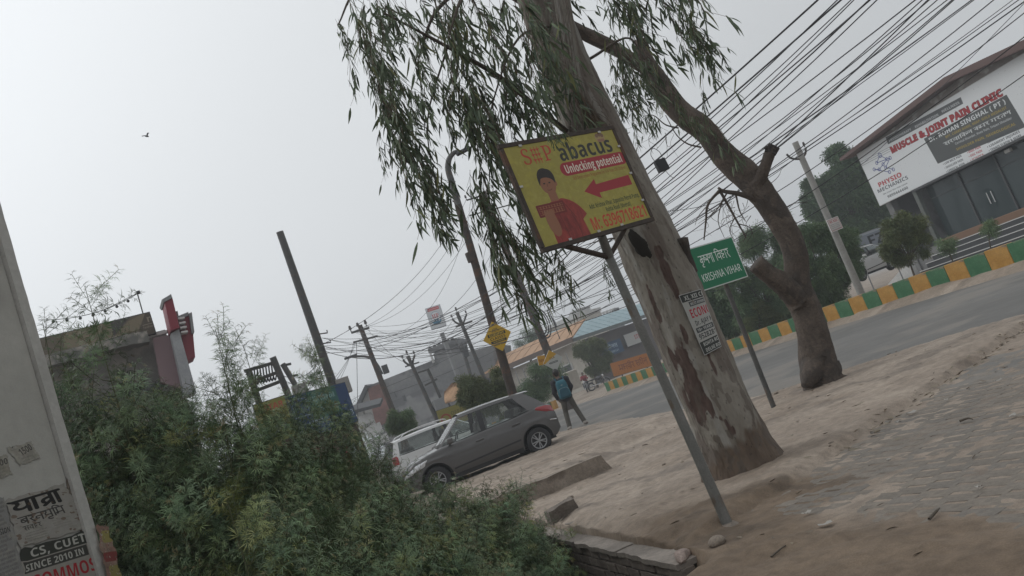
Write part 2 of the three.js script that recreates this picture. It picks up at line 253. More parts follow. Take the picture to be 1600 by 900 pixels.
// ---- block paving: single pavers where they show large, the rest joined
{
  const root = new THREE.Group(); root.name = numbered('pavement'); structure(root); scene.add(root);
  const L = 0.225, W = 0.112, T = 0.06, ang = R(11.5), du = V(Math.sin(ang), 0, -Math.cos(ang)), dv = V(Math.cos(ang), 0, Math.sin(ang));   // du: the long side of the stones
  const tones = [[0.195, 0.17, 0.143], [0.206, 0.179, 0.15], [0.19, 0.169, 0.146], [0.214, 0.185, 0.154]].map((c) => mottled(c, c.map((x) => x * 0.86), { size: 0.9, scale: 8, px: 256, grain: 0.3, bump: 0.003 }));
  const shape = new THREE.Shape(); const e = 0.003, z = 0.004;     // a paving stone, a little worn on one side
  const outline = [[-L / 2 + e, -W / 2 + e], [-L / 6, -W / 2 + e], [L / 6, -W / 2 + e + z], [L / 2 - e, -W / 2 + e + z], [L / 2 - e, W / 2 - e], [L / 6, W / 2 - e], [-L / 6, W / 2 - e - z * 0], [-L / 2 + e, W / 2 - e]];
  outline.forEach(([x, y], i) => (i ? shape.lineTo(x, y) : shape.moveTo(x, y)));
  const solid = new THREE.ExtrudeGeometry(shape, { depth: T - 0.006, bevelEnabled: true, bevelSize: 0.003, bevelThickness: 0.003, bevelSegments: 1, steps: 1 }).translate(0, 0, -T + 0.003).rotateX(-Math.PI / 2);
  const stone = [0, 1, 2].map((k) => { const g = metric(solid.clone()); const uv = g.attributes.uv; for (let i = 0; i < uv.count; i++) uv.setXY(i, uv.getX(i) + k * 0.31, uv.getY(i) + k * 0.17); return g; });
  const all = [];
  for (let i = -70; i < 70; i++) for (let j = -70; j < 70; j++) {
    const c = V(4.4, 0, -6).addScaledVector(du, (i + (j % 2 ? 0.5 : 0)) * L).addScaledVector(dv, j * W), x = c.x, zz = c.z;
    if (x < 2.12 || x > 10.5 || zz > -1.6 || zz < -14) continue;
    const far = zz < ridgeZ(x); if (!far && x < 2.62 + 0.12 * vn(zz * 3, 1)) continue;
    if (x > roadEdge(zz) - 1.0 || Math.hypot(x - 3.42, zz + 6.8) < 0.42 || Math.hypot(x - 6.68, zz + 9.9) < 0.4 || (zz < ridgeZ(x) + 0.05 && zz > ridgeZ(x) - 0.45)) continue;
    if (zz < -10.2 && x < 4.6) continue;
    c.y = (far ? 0.05 : 0) + 0.0022 * (rnd() - 0.5); const d = c.distanceTo(camera.position);
    const q = c.clone().project(camera), seen = Math.abs(q.x) < 1.03 && Math.abs(q.y) < 1.05 && q.z < 1;
    all.push({ c, far, key: (seen ? 0 : 100) + d + (far ? 4 : 0) });
  }
  all.sort((a, b) => a.key - b.key); const rest = [];
  all.forEach((s, n) => {
    const turn = new THREE.Matrix4().compose(s.c, new THREE.Quaternion().setFromEuler(new THREE.Euler(rr(-0.012, 0.012), ang + Math.PI / 2 + rr(-0.012, 0.012), rr(-0.012, 0.012), 'YXZ')), V(1, 1, 1));
    if (n < 300) { const m = share('paver', pick(stone), pick(tones), root); m.applyMatrix4(turn); } else rest.push(pick(stone).clone().applyMatrix4(turn));
  });
  if (rest.length) { const m = new THREE.Mesh(mergeGeometries(rest), tones[1]); m.name = 'paver_field'; m.castShadow = m.receiveShadow = true; stuff(m); root.add(m); }
}
// ---- the brick wall of the ditch
{
  const t = thing('brick_wall', 'low brick retaining wall between the planted ditch and the sandy pavement', 'wall', V(0, 0, 0));
  const bricks = [[0.20, 0.165, 0.14], [0.17, 0.14, 0.12], [0.225, 0.19, 0.165]].map((c) => mottled(c, c.map((x) => x * 0.7), { size: 0.6, scale: 6, px: 128, grain: 0.4, bump: 0.005 }));
  obj('mortar', [box(0.10, 1.12, 5.3, 1.955, -0.585, -7.57)], mottled([0.12, 0.108, 0.095], [0.09, 0.08, 0.07], { size: 1, px: 128 }), t);
  obj('coping', [0, 1, 2, 3, 4].map((k) => (() => { const g = new THREE.BoxGeometry(0.17, 0.036, 1.04, 5, 3, 40), q = g.attributes.position; for (let i = 0; i < q.count; i++) { const a = q.getZ(i) * 5 + k * 9; q.setX(i, q.getX(i) + (q.getX(i) < 0 ? 0.05 * (fbm(a, 3 + k, 4) - 0.6) : 0)); q.setY(i, q.getY(i) + 0.022 * (fbm(a * 0.8, q.getX(i) * 6 + 7, 4) - 0.5)); } g.computeVertexNormals(); return g.translate(1.945, -0.012, -5.42 - 1.055 * k); })()), mottled([0.26, 0.225, 0.195], [0.20, 0.175, 0.15], { size: 1.4, px: 256, grain: 0.3 }), t);
  const one = metric(rbox(0.10, 0.068, 0.215, 0.006));
  for (let c = 0; c < 12; c++) for (let i = 0; i < 23; i++) {
    const m = share('brick', one, pick(bricks), t); m.position.set(1.935 - rr(0, 0.016), -0.068 - c * 0.08 + rr(-0.004, 0.004), -5.0 - (i + (c % 2) * 0.5) * 0.226); m.rotation.set(rr(-0.02, 0.02), rr(-0.03, 0.03), 0);
  }
}
{ // concrete kerb block holding back the sand ramp, rubble and stones
  const cm = mottled([0.215, 0.178, 0.143], [0.275, 0.23, 0.19], { size: 1.2, scale: 6, px: 256, grain: 0.35, bump: 0.008, stain: [0.15, 0.122, 0.098], stainAt: 0.6 });
  const lump = (g, k, a) => { const p = g.attributes.position; for (let i = 0; i < p.count; i++) { const x = p.getX(i), y = p.getY(i), z = p.getZ(i); p.setXYZ(i, x + a * (fbm(x * 5 + k, y * 5 + z * 5, 3) - 0.5), y + a * (fbm(x * 5, z * 5 + k, 3) - 0.5), z + a * (fbm(y * 5 + k, x * 5, 3) - 0.5)); } g.computeVertexNormals(); return g; };
  const t = thing('concrete_kerb', 'long low sand covered concrete kerb block lying between the bush and the trees', 'kerb', V(0.9, 0, -10.4), R(-1.5));
  const g = new THREE.BoxGeometry(5.4, 0.46, 0.24, 60, 8, 4); { const p = g.attributes.position; for (let i = 0; i < p.count; i++) if (p.getX(i) > 2.4 && p.getY(i) > -0.1) p.setX(i, p.getX(i) - 0.14 * (p.getY(i) + 0.1) / 0.33); }
  obj('block', lump(g.translate(0, 0.06, 0), 3, 0.045), cm, t); obj('joint', lump(box(0.014, 0.30, 0.02, 0.55, 0.12, 0.125), 2, 0.01), mat([0.5, 0.48, 0.45], 0.9), t);
  const s = new THREE.BoxGeometry(0.30, 0.125, 0.13, 12, 6, 6); const rub = obj('rubble_block', lump(s, 8, 0.07), mottled([0.15, 0.125, 0.105], [0.20, 0.17, 0.145], { size: 0.7, px: 256, grain: 0.4, bump: 0.012 }));
  rub.position.copy(onLevel(886, 811, 0.05)).add(V(0, 0.075, -0.08)); rub.rotation.set(0.05, R(4), 0.04); tag(rub, 'broken chunk of masonry lying alone on the sand before the kerb block', 'rubble');
  const st = obj('stone', lump(new THREE.IcosahedronGeometry(0.07, 2).scale(1.2, 0.55, 0.7), 5, 0.13), mottled([0.40, 0.31, 0.27], [0.30, 0.24, 0.21], { size: 0.4, px: 128, grain: 0.3, bump: 0.01 }));
  st.position.copy(onLevel(1072, 873, 0.0)).add(V(0, 0.045, 0)); st.rotation.y = 0.6; tag(st, 'pinkish stone at the near end of the brick wall', 'stone');
  [[896, 788, 0.035], [740, 790, 0.05], [1040, 735, 0.02], [1215, 622, 0.03], [1120, 850, 0.05]].forEach(([x, y, r], i) => {
    const p = obj('pebble', lump(new THREE.IcosahedronGeometry(r, 2).scale(1.2, 0.7, 1), i * 7, r * 0.6), cm); p.position.copy(onLevel(x, y, 0.02)).add(V(0, groundHeight(onLevel(x, y, 0.02).x, onLevel(x, y, 0.02).z) - 0.02 + r * 0.4, 0));
    tag(p, ['dark pebble on the sand beside the masonry chunk', 'lump of soil on the sand above the kerb block', 'tiny pebble on the sand left of the thick trunk', 'small stone at the foot of the green sign post', 'clod of earth beside the foot of the yellow board post'][i], 'stone');
  });
}
// ================================================================ signs, boards and the pillar near by
const seat = (o, p) => { o.position.copy(p.mid); o.rotation.set(0, p.turn, p.tilt, 'YXZ'); return o; };
function face(name, w, h, z, tex, parent, rough = 0.6, more = {}) {     // a printed sheet
  const g = flat(new THREE.PlaneGeometry(w, h).translate(0, 0, z)); return share(name, g, new THREE.MeshStandardMaterial({ map: tex, roughness: rough, ...more }), parent);
}
const rust = mottled([0.05, 0.04, 0.034], [0.075, 0.054, 0.042], { size: 0.8, scale: 8, px: 256, grain: 0.35, bump: 0.002, rough: 0.85, stain: [0.10, 0.052, 0.032], stainAt: 0.6 });
const darkSteel = mottled([0.06, 0.062, 0.06], [0.085, 0.082, 0.078], { size: 0.8, scale: 8, px: 256, grain: 0.25, bump: 0.0015, rough: 0.6, stain: [0.10, 0.075, 0.06], stainAt: 0.62 });
const greySteel = mottled([0.125, 0.125, 0.115], [0.155, 0.15, 0.14], { size: 0.7, scale: 8, px: 256, grain: 0.25, bump: 0.0012, rough: 0.55, stain: [0.11, 0.085, 0.065], stainAt: 0.66 });

{ // ---- the yellow board on its forked post
  const p = plate([[777, 227], [955, 197], [1023, 345], [847, 396]], 5.68);
  const t = thing('advertising_board', 'yellow advertising board with a boy in red and a red arrow on a grey post', 'board');
  const b = new THREE.Group(); b.name = 'panel'; seat(b, p); t.add(b);
  const w = p.w - 0.05, h = p.h - 0.05;
  const tex = print(1024, Math.round(1024 * h / w), (g, W, H) => {
    block(g, 0, 0, W, H, '#9a9144'); for (let i = 0; i < 900; i++) { g.fillStyle = pick(['rgba(190,180,60,.10)', 'rgba(120,110,20,.10)', 'rgba(200,190,110,.10)']); g.beginPath(); g.ellipse(rnd() * W, rnd() * H, rr(4, 40), rr(3, 16), rnd() * 3, 0, 7); g.fill(); }
    words(g, 'S', 118, 0.13 * H, 150, '#b53a2c', { font: 'serif', bold: false }); words(g, 'P', 300, 0.13 * H, 150, '#b53a2c', { font: 'serif', bold: false });
    g.strokeStyle = '#b53a2c'; g.lineWidth = 5; for (const x of [222, 250, 274]) { g.beginPath(); g.moveTo(x, 0.045 * H); g.lineTo(x, 0.215 * H); g.stroke(); } for (const y of [0.07, 0.12, 0.17]) { g.beginPath(); g.moveTo(208, y * H); g.lineTo(290, y * H); g.stroke(); for (const x of [222, 250, 274]) { g.fillStyle = '#b53a2c'; g.beginPath(); g.arc(x, y * H + 6, 8, 0, 7); g.fill(); } }
    words(g, 'abacus', 432, 0.155 * H, 165, '#2c2c2a', { across: 520 });
    g.fillStyle = '#a08a60'; g.beginPath(); g.ellipse(870, 0.07 * H, 48, 34, 0, 0, 7); g.fill(); g.fillStyle = '#7a5f4a'; for (const [x, y] of [[846, .045], [872, .04], [896, .05]]) { g.beginPath(); g.arc(x, y * H, 15, 0, 7); g.fill(); } block(g, 838, 0.085 * H, 66, 22, '#8d6a55', 6);
    block(g, 395, 0.255 * H, 640, 0.135 * H, '#9a2833', 50); words(g, 'Unlocking potential', 432, 0.325 * H, 82, '#d9d3c4', { across: 560 });
    words(g, 'Skill Development Programme For 5-14 Years Old Children', 470, 0.425 * H, 34, '#8c5a24', { across: 520 });
    g.fillStyle = '#982731'; g.beginPath(); g.moveTo(520, 0.575 * H); g.lineTo(650, 0.475 * H); g.lineTo(650, 0.53 * H); g.lineTo(985, 0.51 * H); g.lineTo(985, 0.615 * H); g.lineTo(650, 0.62 * H); g.lineTo(650, 0.68 * H); g.fill();
    words(g, 'Add: Krishna Vihar, Opposite Petrol Pump,', 505, 0.735 * H, 44, '#2e3a1c', { across: 500 }); words(g, 'Rohta Road (Meerut)', 640, 0.80 * H, 44, '#2e3a1c', { across: 250 });
    words(g, 'M: 6396718621', 455, 0.905 * H, 118, '#b9402a', { across: 555 });
    // the boy in a red shirt holding up an abacus
    g.fillStyle = '#8d322c'; g.beginPath(); g.moveTo(120, H); g.bezierCurveTo(120, 0.80 * H, 130, 0.64 * H, 200, 0.60 * H); g.lineTo(300, 0.585 * H); g.bezierCurveTo(400, 0.62 * H, 440, 0.72 * H, 460, 0.79 * H); g.lineTo(410, 0.83 * H); g.lineTo(420, H); g.fill();
    for (let i = 0; i < 260; i++) { g.fillStyle = pick(['rgba(70,20,18,.10)', 'rgba(180,70,60,.07)']); g.beginPath(); g.ellipse(rr(150, 410), rr(0.66, 1) * H, rr(3, 26), rr(10, 60), rr(-0.4, 0.4), 0, 7); g.fill(); } g.strokeStyle = 'rgba(70,22,20,.6)'; g.lineWidth = 5; for (const c of [[300, .62, 360, .80], [215, .64, 240, .98], [330, .74, 345, .99]]) { g.beginPath(); g.moveTo(c[0], c[1] * H); g.quadraticCurveTo(c[0] + 30, (c[1] + c[3]) / 2 * H, c[2], c[3] * H); g.stroke(); } g.fillStyle = '#8d5f45'; g.fillRect(208, 0.50 * H, 70, 0.10 * H); g.beginPath(); g.ellipse(240, 0.415 * H, 66, 0.115 * H, 0, 0, 7); g.fill(); g.beginPath(); g.ellipse(308, 0.43 * H, 12, 0.03 * H, 0, 0, 7); g.fill();
    g.fillStyle = '#2a2320'; g.beginPath(); g.moveTo(172, 0.43 * H); g.bezierCurveTo(160, 0.26 * H, 240, 0.25 * H, 268, 0.275 * H); g.bezierCurveTo(330, 0.29 * H, 322, 0.40 * H, 304, 0.435 * H); g.bezierCurveTo(300, 0.36 * H, 220, 0.345 * H, 196, 0.365 * H); g.fill();
    g.fillStyle = '#33261f'; for (const x of [212, 258]) { g.beginPath(); g.ellipse(x, 0.415 * H, 9, 5, 0, 0, 7); g.fill(); } g.strokeStyle = '#6b3f30'; g.lineWidth = 5; g.beginPath(); g.moveTo(218, 0.48 * H); g.quadraticCurveTo(238, 0.495 * H, 258, 0.478 * H); g.stroke(); g.beginPath(); g.moveTo(236, 0.42 * H); g.lineTo(230, 0.45 * H); g.stroke();
    g.save(); g.translate(185, 0.665 * H); g.rotate(0.01); block(g, -120, -42, 240, 84, '#6d231f', 8); block(g, -106, -29, 212, 58, '#8f5a3c', 3); g.fillStyle = '#6d231f'; g.fillRect(-106, -10, 212, 7); for (let i = 0; i < 9; i++) { g.fillRect(-98 + i * 24, -29, 3, 58); for (const y of [-20, 6, 18]) { g.beginPath(); g.ellipse(-96 + i * 24, y, 9, 6, 0, 0, 7); g.fill(); } } g.restore();
    g.fillStyle = '#8d5f45'; g.beginPath(); g.moveTo(110, 0.71 * H); g.bezierCurveTo(100, 0.80 * H, 110, 0.90 * H, 150, 0.93 * H); g.bezierCurveTo(210, 0.93 * H, 205, 0.83 * H, 190, 0.71 * H); g.fill(); for (let i = 0; i < 4; i++) { g.beginPath(); g.ellipse(120 + i * 21, 0.70 * H, 11, 26, 0, 0, 7); g.fill(); }
    flecks(g, W, H, 260, ['rgba(90,80,40,.35)', 'rgba(215,205,150,.3)'], 3);
  });
  face('print', w, h, 0.0105, tex, b, 0.5); obj('sheet', [rbox(w, h, 0.012, 0.002, 0, 0, 0.003)], mat([0.30, 0.28, 0.2], 0.6), b);
  const f = 0.032, d = 0.03;
  obj('frame', [rbox(p.w, f, d, 0.003, 0, p.h / 2 - f / 2, 0), rbox(p.w, f, d, 0.003, 0, -p.h / 2 + f / 2, 0), rbox(f, p.h - 2 * f - 0.004, d, 0.003, -p.w / 2 + f / 2, 0, 0), rbox(f, p.h - 2 * f - 0.004, d, 0.003, p.w / 2 - f / 2, 0, 0)], rust, b);
  const clip = metric(rbox(0.028, 0.016, 0.004, 0.0015)); const cm = mat([0.45, 0.44, 0.42], 0.4, { metalness: 0.5 });
  for (const [x, y] of [[-0.36, 0.485], [0.36, 0.485], [0.485, 0.3], [0.485, 0], [0.485, -0.3], [0.2, -0.485], [-0.02, -0.485], [-0.28, -0.485], [-0.485, 0.1]]) { const c = share('clip', clip, cm, b); c.position.set(x * w, y * h, 0.018); }
  const foot = onLevel(1137, 820, 0.02), fork = at(952, 402, 5.78), under = (x) => V(x, -p.h / 2 + 0.01, -0.02).applyAxisAngle(V(0, 0, 1), p.tilt).applyAxisAngle(V(0, 1, 0), p.turn).add(p.mid);
  obj('post', [tube([foot.clone().setY(-0.3), foot, foot.clone().lerp(fork, 0.5), fork], [0.038, 0.037, 0.034, 0.031], { seg: 14, per: 6 })], greySteel, t);
  obj('arm', [bar(fork, under(-p.w * 0.30), 0.02, 10)], rust, t); obj('arm', [bar(fork.clone(), under(p.w * 0.02), 0.034, 10, 0.03)], greySteel, t); obj('arm', [bar(fork, under(p.w * 0.24), 0.017, 10)], rust, t);
  obj('mound', [tube([foot.clone().setY(-0.05), foot.clone().setY(0.035)], [0.16, 0.045], { seg: 14, per: 3, rough: 0.15 })], mottled([0.17, 0.14, 0.115], [0.21, 0.18, 0.15], { size: 0.6, px: 128, grain: 0.4 }), t);
}
{ // ---- the green street name sign
  const p = plate([[1079, 388], [1143, 371], [1166, 432], [1093, 457]], 10.6, 12), w = p.w + 0.03, h = p.h;
  const t = thing('street_sign', 'green street name sign with white Hindi and English lettering on a thin dark post', 'sign'), b = new THREE.Group(); b.name = 'plate'; seat(b, p); t.add(b);
  const tex = print(768, Math.round(768 * h / w), (g, W, H) => {
    block(g, 0, 0, W, H, '#c2c8c4'); block(g, 12, 12, W - 24, H - 24, '#12704c', 10); g.strokeStyle = '#dfe4e0';
    deva(g, 'k ri sh n_ aa | i v h aa r', 0.17 * W, 0.235 * H, 0.20 * H, 11, 0.64 * W); words(g, 'KRISHNA VIHAR', 0.08 * W, 0.735 * H, 0.24 * H, '#dfe4e0', { across: 0.85 * W, bold: false });
    flecks(g, W, H, 140, ['rgba(60,70,60,.35)', 'rgba(200,210,200,.25)'], 3);
  });
  face('print', w, h, 0.006, tex, b, 0.45); obj('sheet', [rbox(w + 0.006, h + 0.006, 0.008, 0.002)], mat([0.35, 0.36, 0.36], 0.5, { metalness: 0.4 }), b);
  const foot = onLevel(1211, 641, 0.03), top = at(1120, 410, 10.75); obj('post', [tube([foot.clone().setY(-0.3), foot, top], [0.034, 0.034, 0.032], { seg: 10, per: 3 })], darkSteel, t);
  for (const y of [-0.16, 0.16]) obj('bracket', [box(w * 0.7, 0.03, 0.012, 0, y, -0.014)], darkSteel, b);
}
{ // ---- the plastered pillar with pasted bills
  const u = V(Math.sin(R(26)), 0, -Math.cos(R(26))), edge = at(116, 735, 4.7).setY(0), t = thing('plastered_pillar', 'tall pale plastered pillar pasted with torn paper bills at the left edge', 'pillar', edge, Math.atan2(-u.z, u.x));
  // inside the group: +x runs away along the face, the face looks to +z
  const plaster = mottled([0.37, 0.365, 0.335], [0.42, 0.412, 0.38], { size: 2.2, scale: 5, px: 512, grain: 0.10, bump: 0.004, stain: [0.32, 0.31, 0.285], stainAt: 0.62 });
  obj('shaft', [rbox(1.7, 6.6, 0.4, 0.012, -0.925, 2.2, -0.2)], plaster, t);
  const strip = new THREE.BoxGeometry(0.075, 6.6, 0.44, 2, 90, 2); { const q = strip.attributes.position; for (let i = 0; i < q.count; i++) q.setX(i, q.getX(i) + (q.getX(i) > 0 ? 0.012 * (fbm(q.getY(i) * 6, 2, 3) - 0.5) : 0)); strip.computeVertexNormals(); }
  obj('corner_strip', [strip.translate(-0.0375, 2.2, -0.195)], mottled([0.46, 0.455, 0.43], [0.40, 0.39, 0.365], { size: 1.2, px: 256, grain: 0.15 }), t);
  t.updateMatrixWorld(true); const inv = t.matrixWorld.clone().invert(), n = V().crossVectors(u, V(0, 1, 0));
  const local = (x, y) => { const d = ray(x, y), k = n.dot(edge.clone().sub(camera.position)) / n.dot(d); return d.multiplyScalar(k).add(camera.position).applyMatrix4(inv); };
  const bill = (name, c, z, tex, label, tear = 0.01, down = 0) => {              // a pasted sheet with an uneven edge
    const a = c.map(([x, y]) => local(x, y)), o = local(...c[0]);
    const g = grid(14, 18, (s, r) => { const top = a[0].clone().lerp(a[1], s), bot = a[3].clone().lerp(a[2], s), q = top.lerp(bot, r), e = Math.min(s, 1 - s, r, 1 - r) === 0 ? tear : 0; return V(q.x + e * (vn(s * 13 + c[0][0], r * 13) - 0.5) * 2, q.y + e * (vn(s * 13, r * 13 + 9) - 0.5) * 2, z + 0.0015 * vn(s * 6, r * 6 + c[0][1])); }, (s, r) => [s, 1 - r]);
    const m = share(name, flat(g), new THREE.MeshStandardMaterial({ map: tex, roughness: 0.9, side: THREE.DoubleSide, bumpMap: tex, bumpScale: 0.0004 }), t); if (label) m.userData.label = label; return m;
  };
  const paper = (g, W, H, c) => { block(g, 0, 0, W, H, c); for (let i = 0; i < 260; i++) { g.fillStyle = pick(['rgba(120,112,100,.10)', 'rgba(170,165,155,.14)', 'rgba(90,84,76,.08)']); g.beginPath(); g.ellipse(rnd() * W, rnd() * H, rr(3, 46), rr(2, 18), rnd() * 3, 0, 7); g.fill(); } };
  const lines = (g, x, y, w, n, step, size, c) => { for (let i = 0; i < n; i++) words(g, pick(['Regd. Office: Rohta Road', 'Classes by expert faculty', 'Admission open, limited seats', 'Contact for more details', 'Weekend batches available']), x, y + i * step, size, c, { across: w * rr(0.7, 1), bold: false }); };
  bill('torn_patch', [[101, 716], [110, 716], [150, 829], [104, 829]], 0.004, print(256, 256, (g, W, H) => { paper(g, W, H, '#4b4138'); flecks(g, W, H, 500, ['#5d5046', '#3a322c', '#6b6156', '#8a8378'], 12); }), 'dark brown patch where the plaster is torn off', 0.03);
  bill('paper_bill', [[6, 782], [97, 755], [140, 824], [30, 857]], 0.006, print(512, 512, (g, W, H) => { paper(g, W, H, '#8f8c86'); g.strokeStyle = '#1d1c1b'; deva(g, 'y aa tr aa', 30, 50, 120, 19, 400); g.strokeStyle = '#3a3836'; deva(g, 'b r j bh uu i m', 50, 218, 74, 14, 350); deva(g, 's v h r', 60, 315, 44, 12, 130); lines(g, 60, 390, 170, 4, 26, 20, '#5d5a55'); lines(g, 270, 340, 170, 4, 26, 20, '#77746e'); flecks(g, W, H, 60, ['rgba(90,70,55,.6)'], 26); }), 'white bill with bold black Hindi heading');
  bill('paper_bill', [[28, 860], [138, 827], [181, 960], [50, 1005]], 0.009, print(512, 640, (g, W, H) => { paper(g, W, H, '#8e8a83'); block(g, 0, 0, W, 92, '#33352f', 4); words(g, 'CS, CUET', 60, 48, 84, '#a8a7a0', { across: 400 }); block(g, 10, 100, 440, 76, '#3b3a36', 4); words(g, 'SINCE 2010 IN', 14, 140, 66, '#a8a7a0', { across: 410 }); words(g, 'COMMOS', 40, 250, 130, '#97242b', { across: 440 }); lines(g, 40, 360, 420, 6, 40, 30, '#55524d'); }), 'bill with dark headings and red letters');
  bill('paper_bill', [[-40, 790], [5, 776], [38, 905], [-10, 925]], 0.0075, print(256, 512, (g, W, H) => { paper(g, W, H, '#7f7e7c'); lines(g, 20, 30, 215, 19, 25, 21, '#4a4948'); words(g, 'ADMISSION', 20, 200, 46, '#3b3b3b', { across: 215 }); }), 'greyish bill with small print');
  bill('stencil', [[10, 700], [48, 689], [61, 716], [30, 728]], 0.003, print(256, 128, (g, W, H) => { paper(g, W, H, '#92908a'); words(g, '1500', 80, 54, 62, '#4c4a47', { across: 150, tilt: -0.12 }); lines(g, 60, 92, 150, 2, 18, 17, '#6b6963'); lines(g, 20, 24, 110, 1, 18, 17, '#6b6963'); }), 'small stencilled number');
  bill('stencil', [[-20, 716], [9, 709], [18, 741], [-12, 752]], 0.003, print(128, 128, (g, W, H) => { paper(g, W, H, '#92908a'); words(g, '1500', 5, 44, 50, '#4c4a47', { across: 120 }); lines(g, 10, 78, 105, 3, 18, 17, '#6b6963'); }));
  bill('coloured_bill', [[141, 826], [158, 824], [186, 930], [160, 936]], 0.0465, print(128, 512, (g, W, H) => { paper(g, W, H, '#8c6a5e'); block(g, 30, 40, 98, 90, '#8f8650', 20); block(g, 10, 200, 118, 70, '#7d3f3b', 20); block(g, 40, 300, 88, 120, '#88804f', 10); flecks(g, W, H, 120, ['#a39d93', '#6d5a50'], 10); }), 'scrap of pink and yellow poster wrapped over the corner', 0.02);
}
// ================================================================ trees
const leafTone = (a, b) => mixc(a, b, rnd());
// a long narrow leaf: its spine starts at p, leaves along d and droops by `droop`
function leafInto(P, p, d, len, w, droop, c, bow) {
  const n = 4, s = V().crossVectors(d, V(rr(-1, 1), rr(-1, 1), rr(-1, 1))).normalize(), dir = d.clone(), q = p.clone(), rows = [];
  for (let i = 0; i <= n; i++) { const k = i / n, half = w * Math.sin(Math.PI * Math.pow(clamp(k * 0.96 + 0.03), 0.75)) * 0.5; rows.push([q.clone().addScaledVector(s, half + bow * k * k), q.clone().addScaledVector(s, -half + bow * k * k)]); dir.y -= droop / n; dir.normalize(); q.addScaledVector(dir, len / n); }
  for (let i = 0; i < n; i++) { const [a, b] = rows[i], [e, f] = rows[i + 1]; for (const v of [a, b, e, b, f, e]) { P.pos.push(v.x, v.y, v.z); P.col.push(...c); } }
}
const stemInto = (P, a, b, r, c) => { const d = b.clone().sub(a).normalize(), s = V().crossVectors(d, V(0.3, 0.2, 1)).normalize(), u = V().crossVectors(d, s); for (let k = 0; k < 3; k++) { const f = (t) => s.clone().multiplyScalar(Math.cos(t)).addScaledVector(u, Math.sin(t)).multiplyScalar(r), p = f(k * 2.094), q = f(k * 2.094 + 2.094); for (const v of [a.clone().add(p), a.clone().add(q), b.clone().add(p), a.clone().add(q), b.clone().add(q), b.clone().add(p)]) { P.pos.push(v.x, v.y, v.z); P.col.push(...c); } } };
const built = (P) => { const g = new THREE.BufferGeometry(); g.setAttribute('position', new THREE.Float32BufferAttribute(P.pos, 3)); g.setAttribute('color', new THREE.Float32BufferAttribute(P.col, 3)); g.setAttribute('uv', new THREE.Float32BufferAttribute(new Float32Array(P.pos.length / 3 * 2), 2)); g.computeVertexNormals(); return g; };
const leafMat = new THREE.MeshPhysicalMaterial({ vertexColors: true, roughness: 0.6, side: THREE.DoubleSide, transmission: 0.0, thickness: 0 });
// a hanging spray of gum leaves, from the origin down
function spray(len, n, size = 1) {
  const P = { pos: [], col: [] }, wood = [0.10, 0.06, 0.04], tips = []; const k = 5 + Math.floor(len * 8), path = []; let q = V(), d = V(rr(-0.45, 0.45), -0.9, rr(-0.45, 0.45)).normalize();
  for (let i = 0; i <= k; i++) { path.push(q.clone()); d.y -= 0.2; d.x += rr(-0.1, 0.1); d.z += rr(-0.1, 0.1); d.normalize(); q = q.clone().addScaledVector(d, len / k); }
  for (let i = 0; i < k; i++) stemInto(P, path[i], path[i + 1], 0.0022, wood);
  for (let i = 1; i <= k; i++) if (rnd() < 0.6) { const b = path[i].clone().add(V(rr(-0.1, 0.1), rr(-0.2, -0.06), rr(-0.1, 0.1))); stemInto(P, path[i], b, 0.0014, wood); tips.push(b); }
  const spots = [...path.slice(1), ...tips];
  for (let i = 0; i < n; i++) { const p = pick(spots).clone().add(V(rr(-0.012, 0.012), rr(-0.04, 0.02), rr(-0.012, 0.012))), dir = V(rr(-0.55, 0.55), rr(-1.2, -0.25), rr(-0.55, 0.55)).normalize(), young = rnd() < 0.08; leafInto(P, p, dir, size * rr(0.075, 0.20), size * rr(0.012, 0.026), rr(0.4, 1.1), young ? [0.15, 0.16, 0.06] : leafTone([0.036, 0.058, 0.03], [0.115, 0.155, 0.078]), rr(-0.035, 0.035)); }
  return built(P);
}
const sprays = [[0.5, 22], [0.65, 29], [0.8, 34], [0.35, 15], [0.55, 26], [0.28, 12], [0.7, 24], [0.45, 26]].map(([l, n]) => spray(l, n));
function hang(root, list) {                                       // list of [x, y, depth, size]
  for (const [x, y, depth, s] of list) { const m = share('leaf_spray', pick(sprays), leafMat, root); m.position.copy(at(x, y, depth)).sub(root.position); m.rotation.set(rr(-0.15, 0.15), rr(0, 6.28), rr(-0.15, 0.15)); m.scale.setScalar((s ?? 1) * rr(0.85, 1.15)); }
}
const along = (n, pts, spread, depth, sz = 1) => { const out = []; for (let i = 0; i < n; i++) { const f = rnd() * (pts.length - 1), k = Math.min(pts.length - 2, Math.floor(f)), a = pts[k], b = pts[k + 1]; out.push([lerp(a[0], b[0], f - k) + rr(-spread, spread), lerp(a[1], b[1], f - k) + rr(-spread, spread) * 0.6, rr(depth[0], depth[1]), sz]); } return out; };
const axis = (list) => list.map(([x, y, d]) => at(x, y, d));

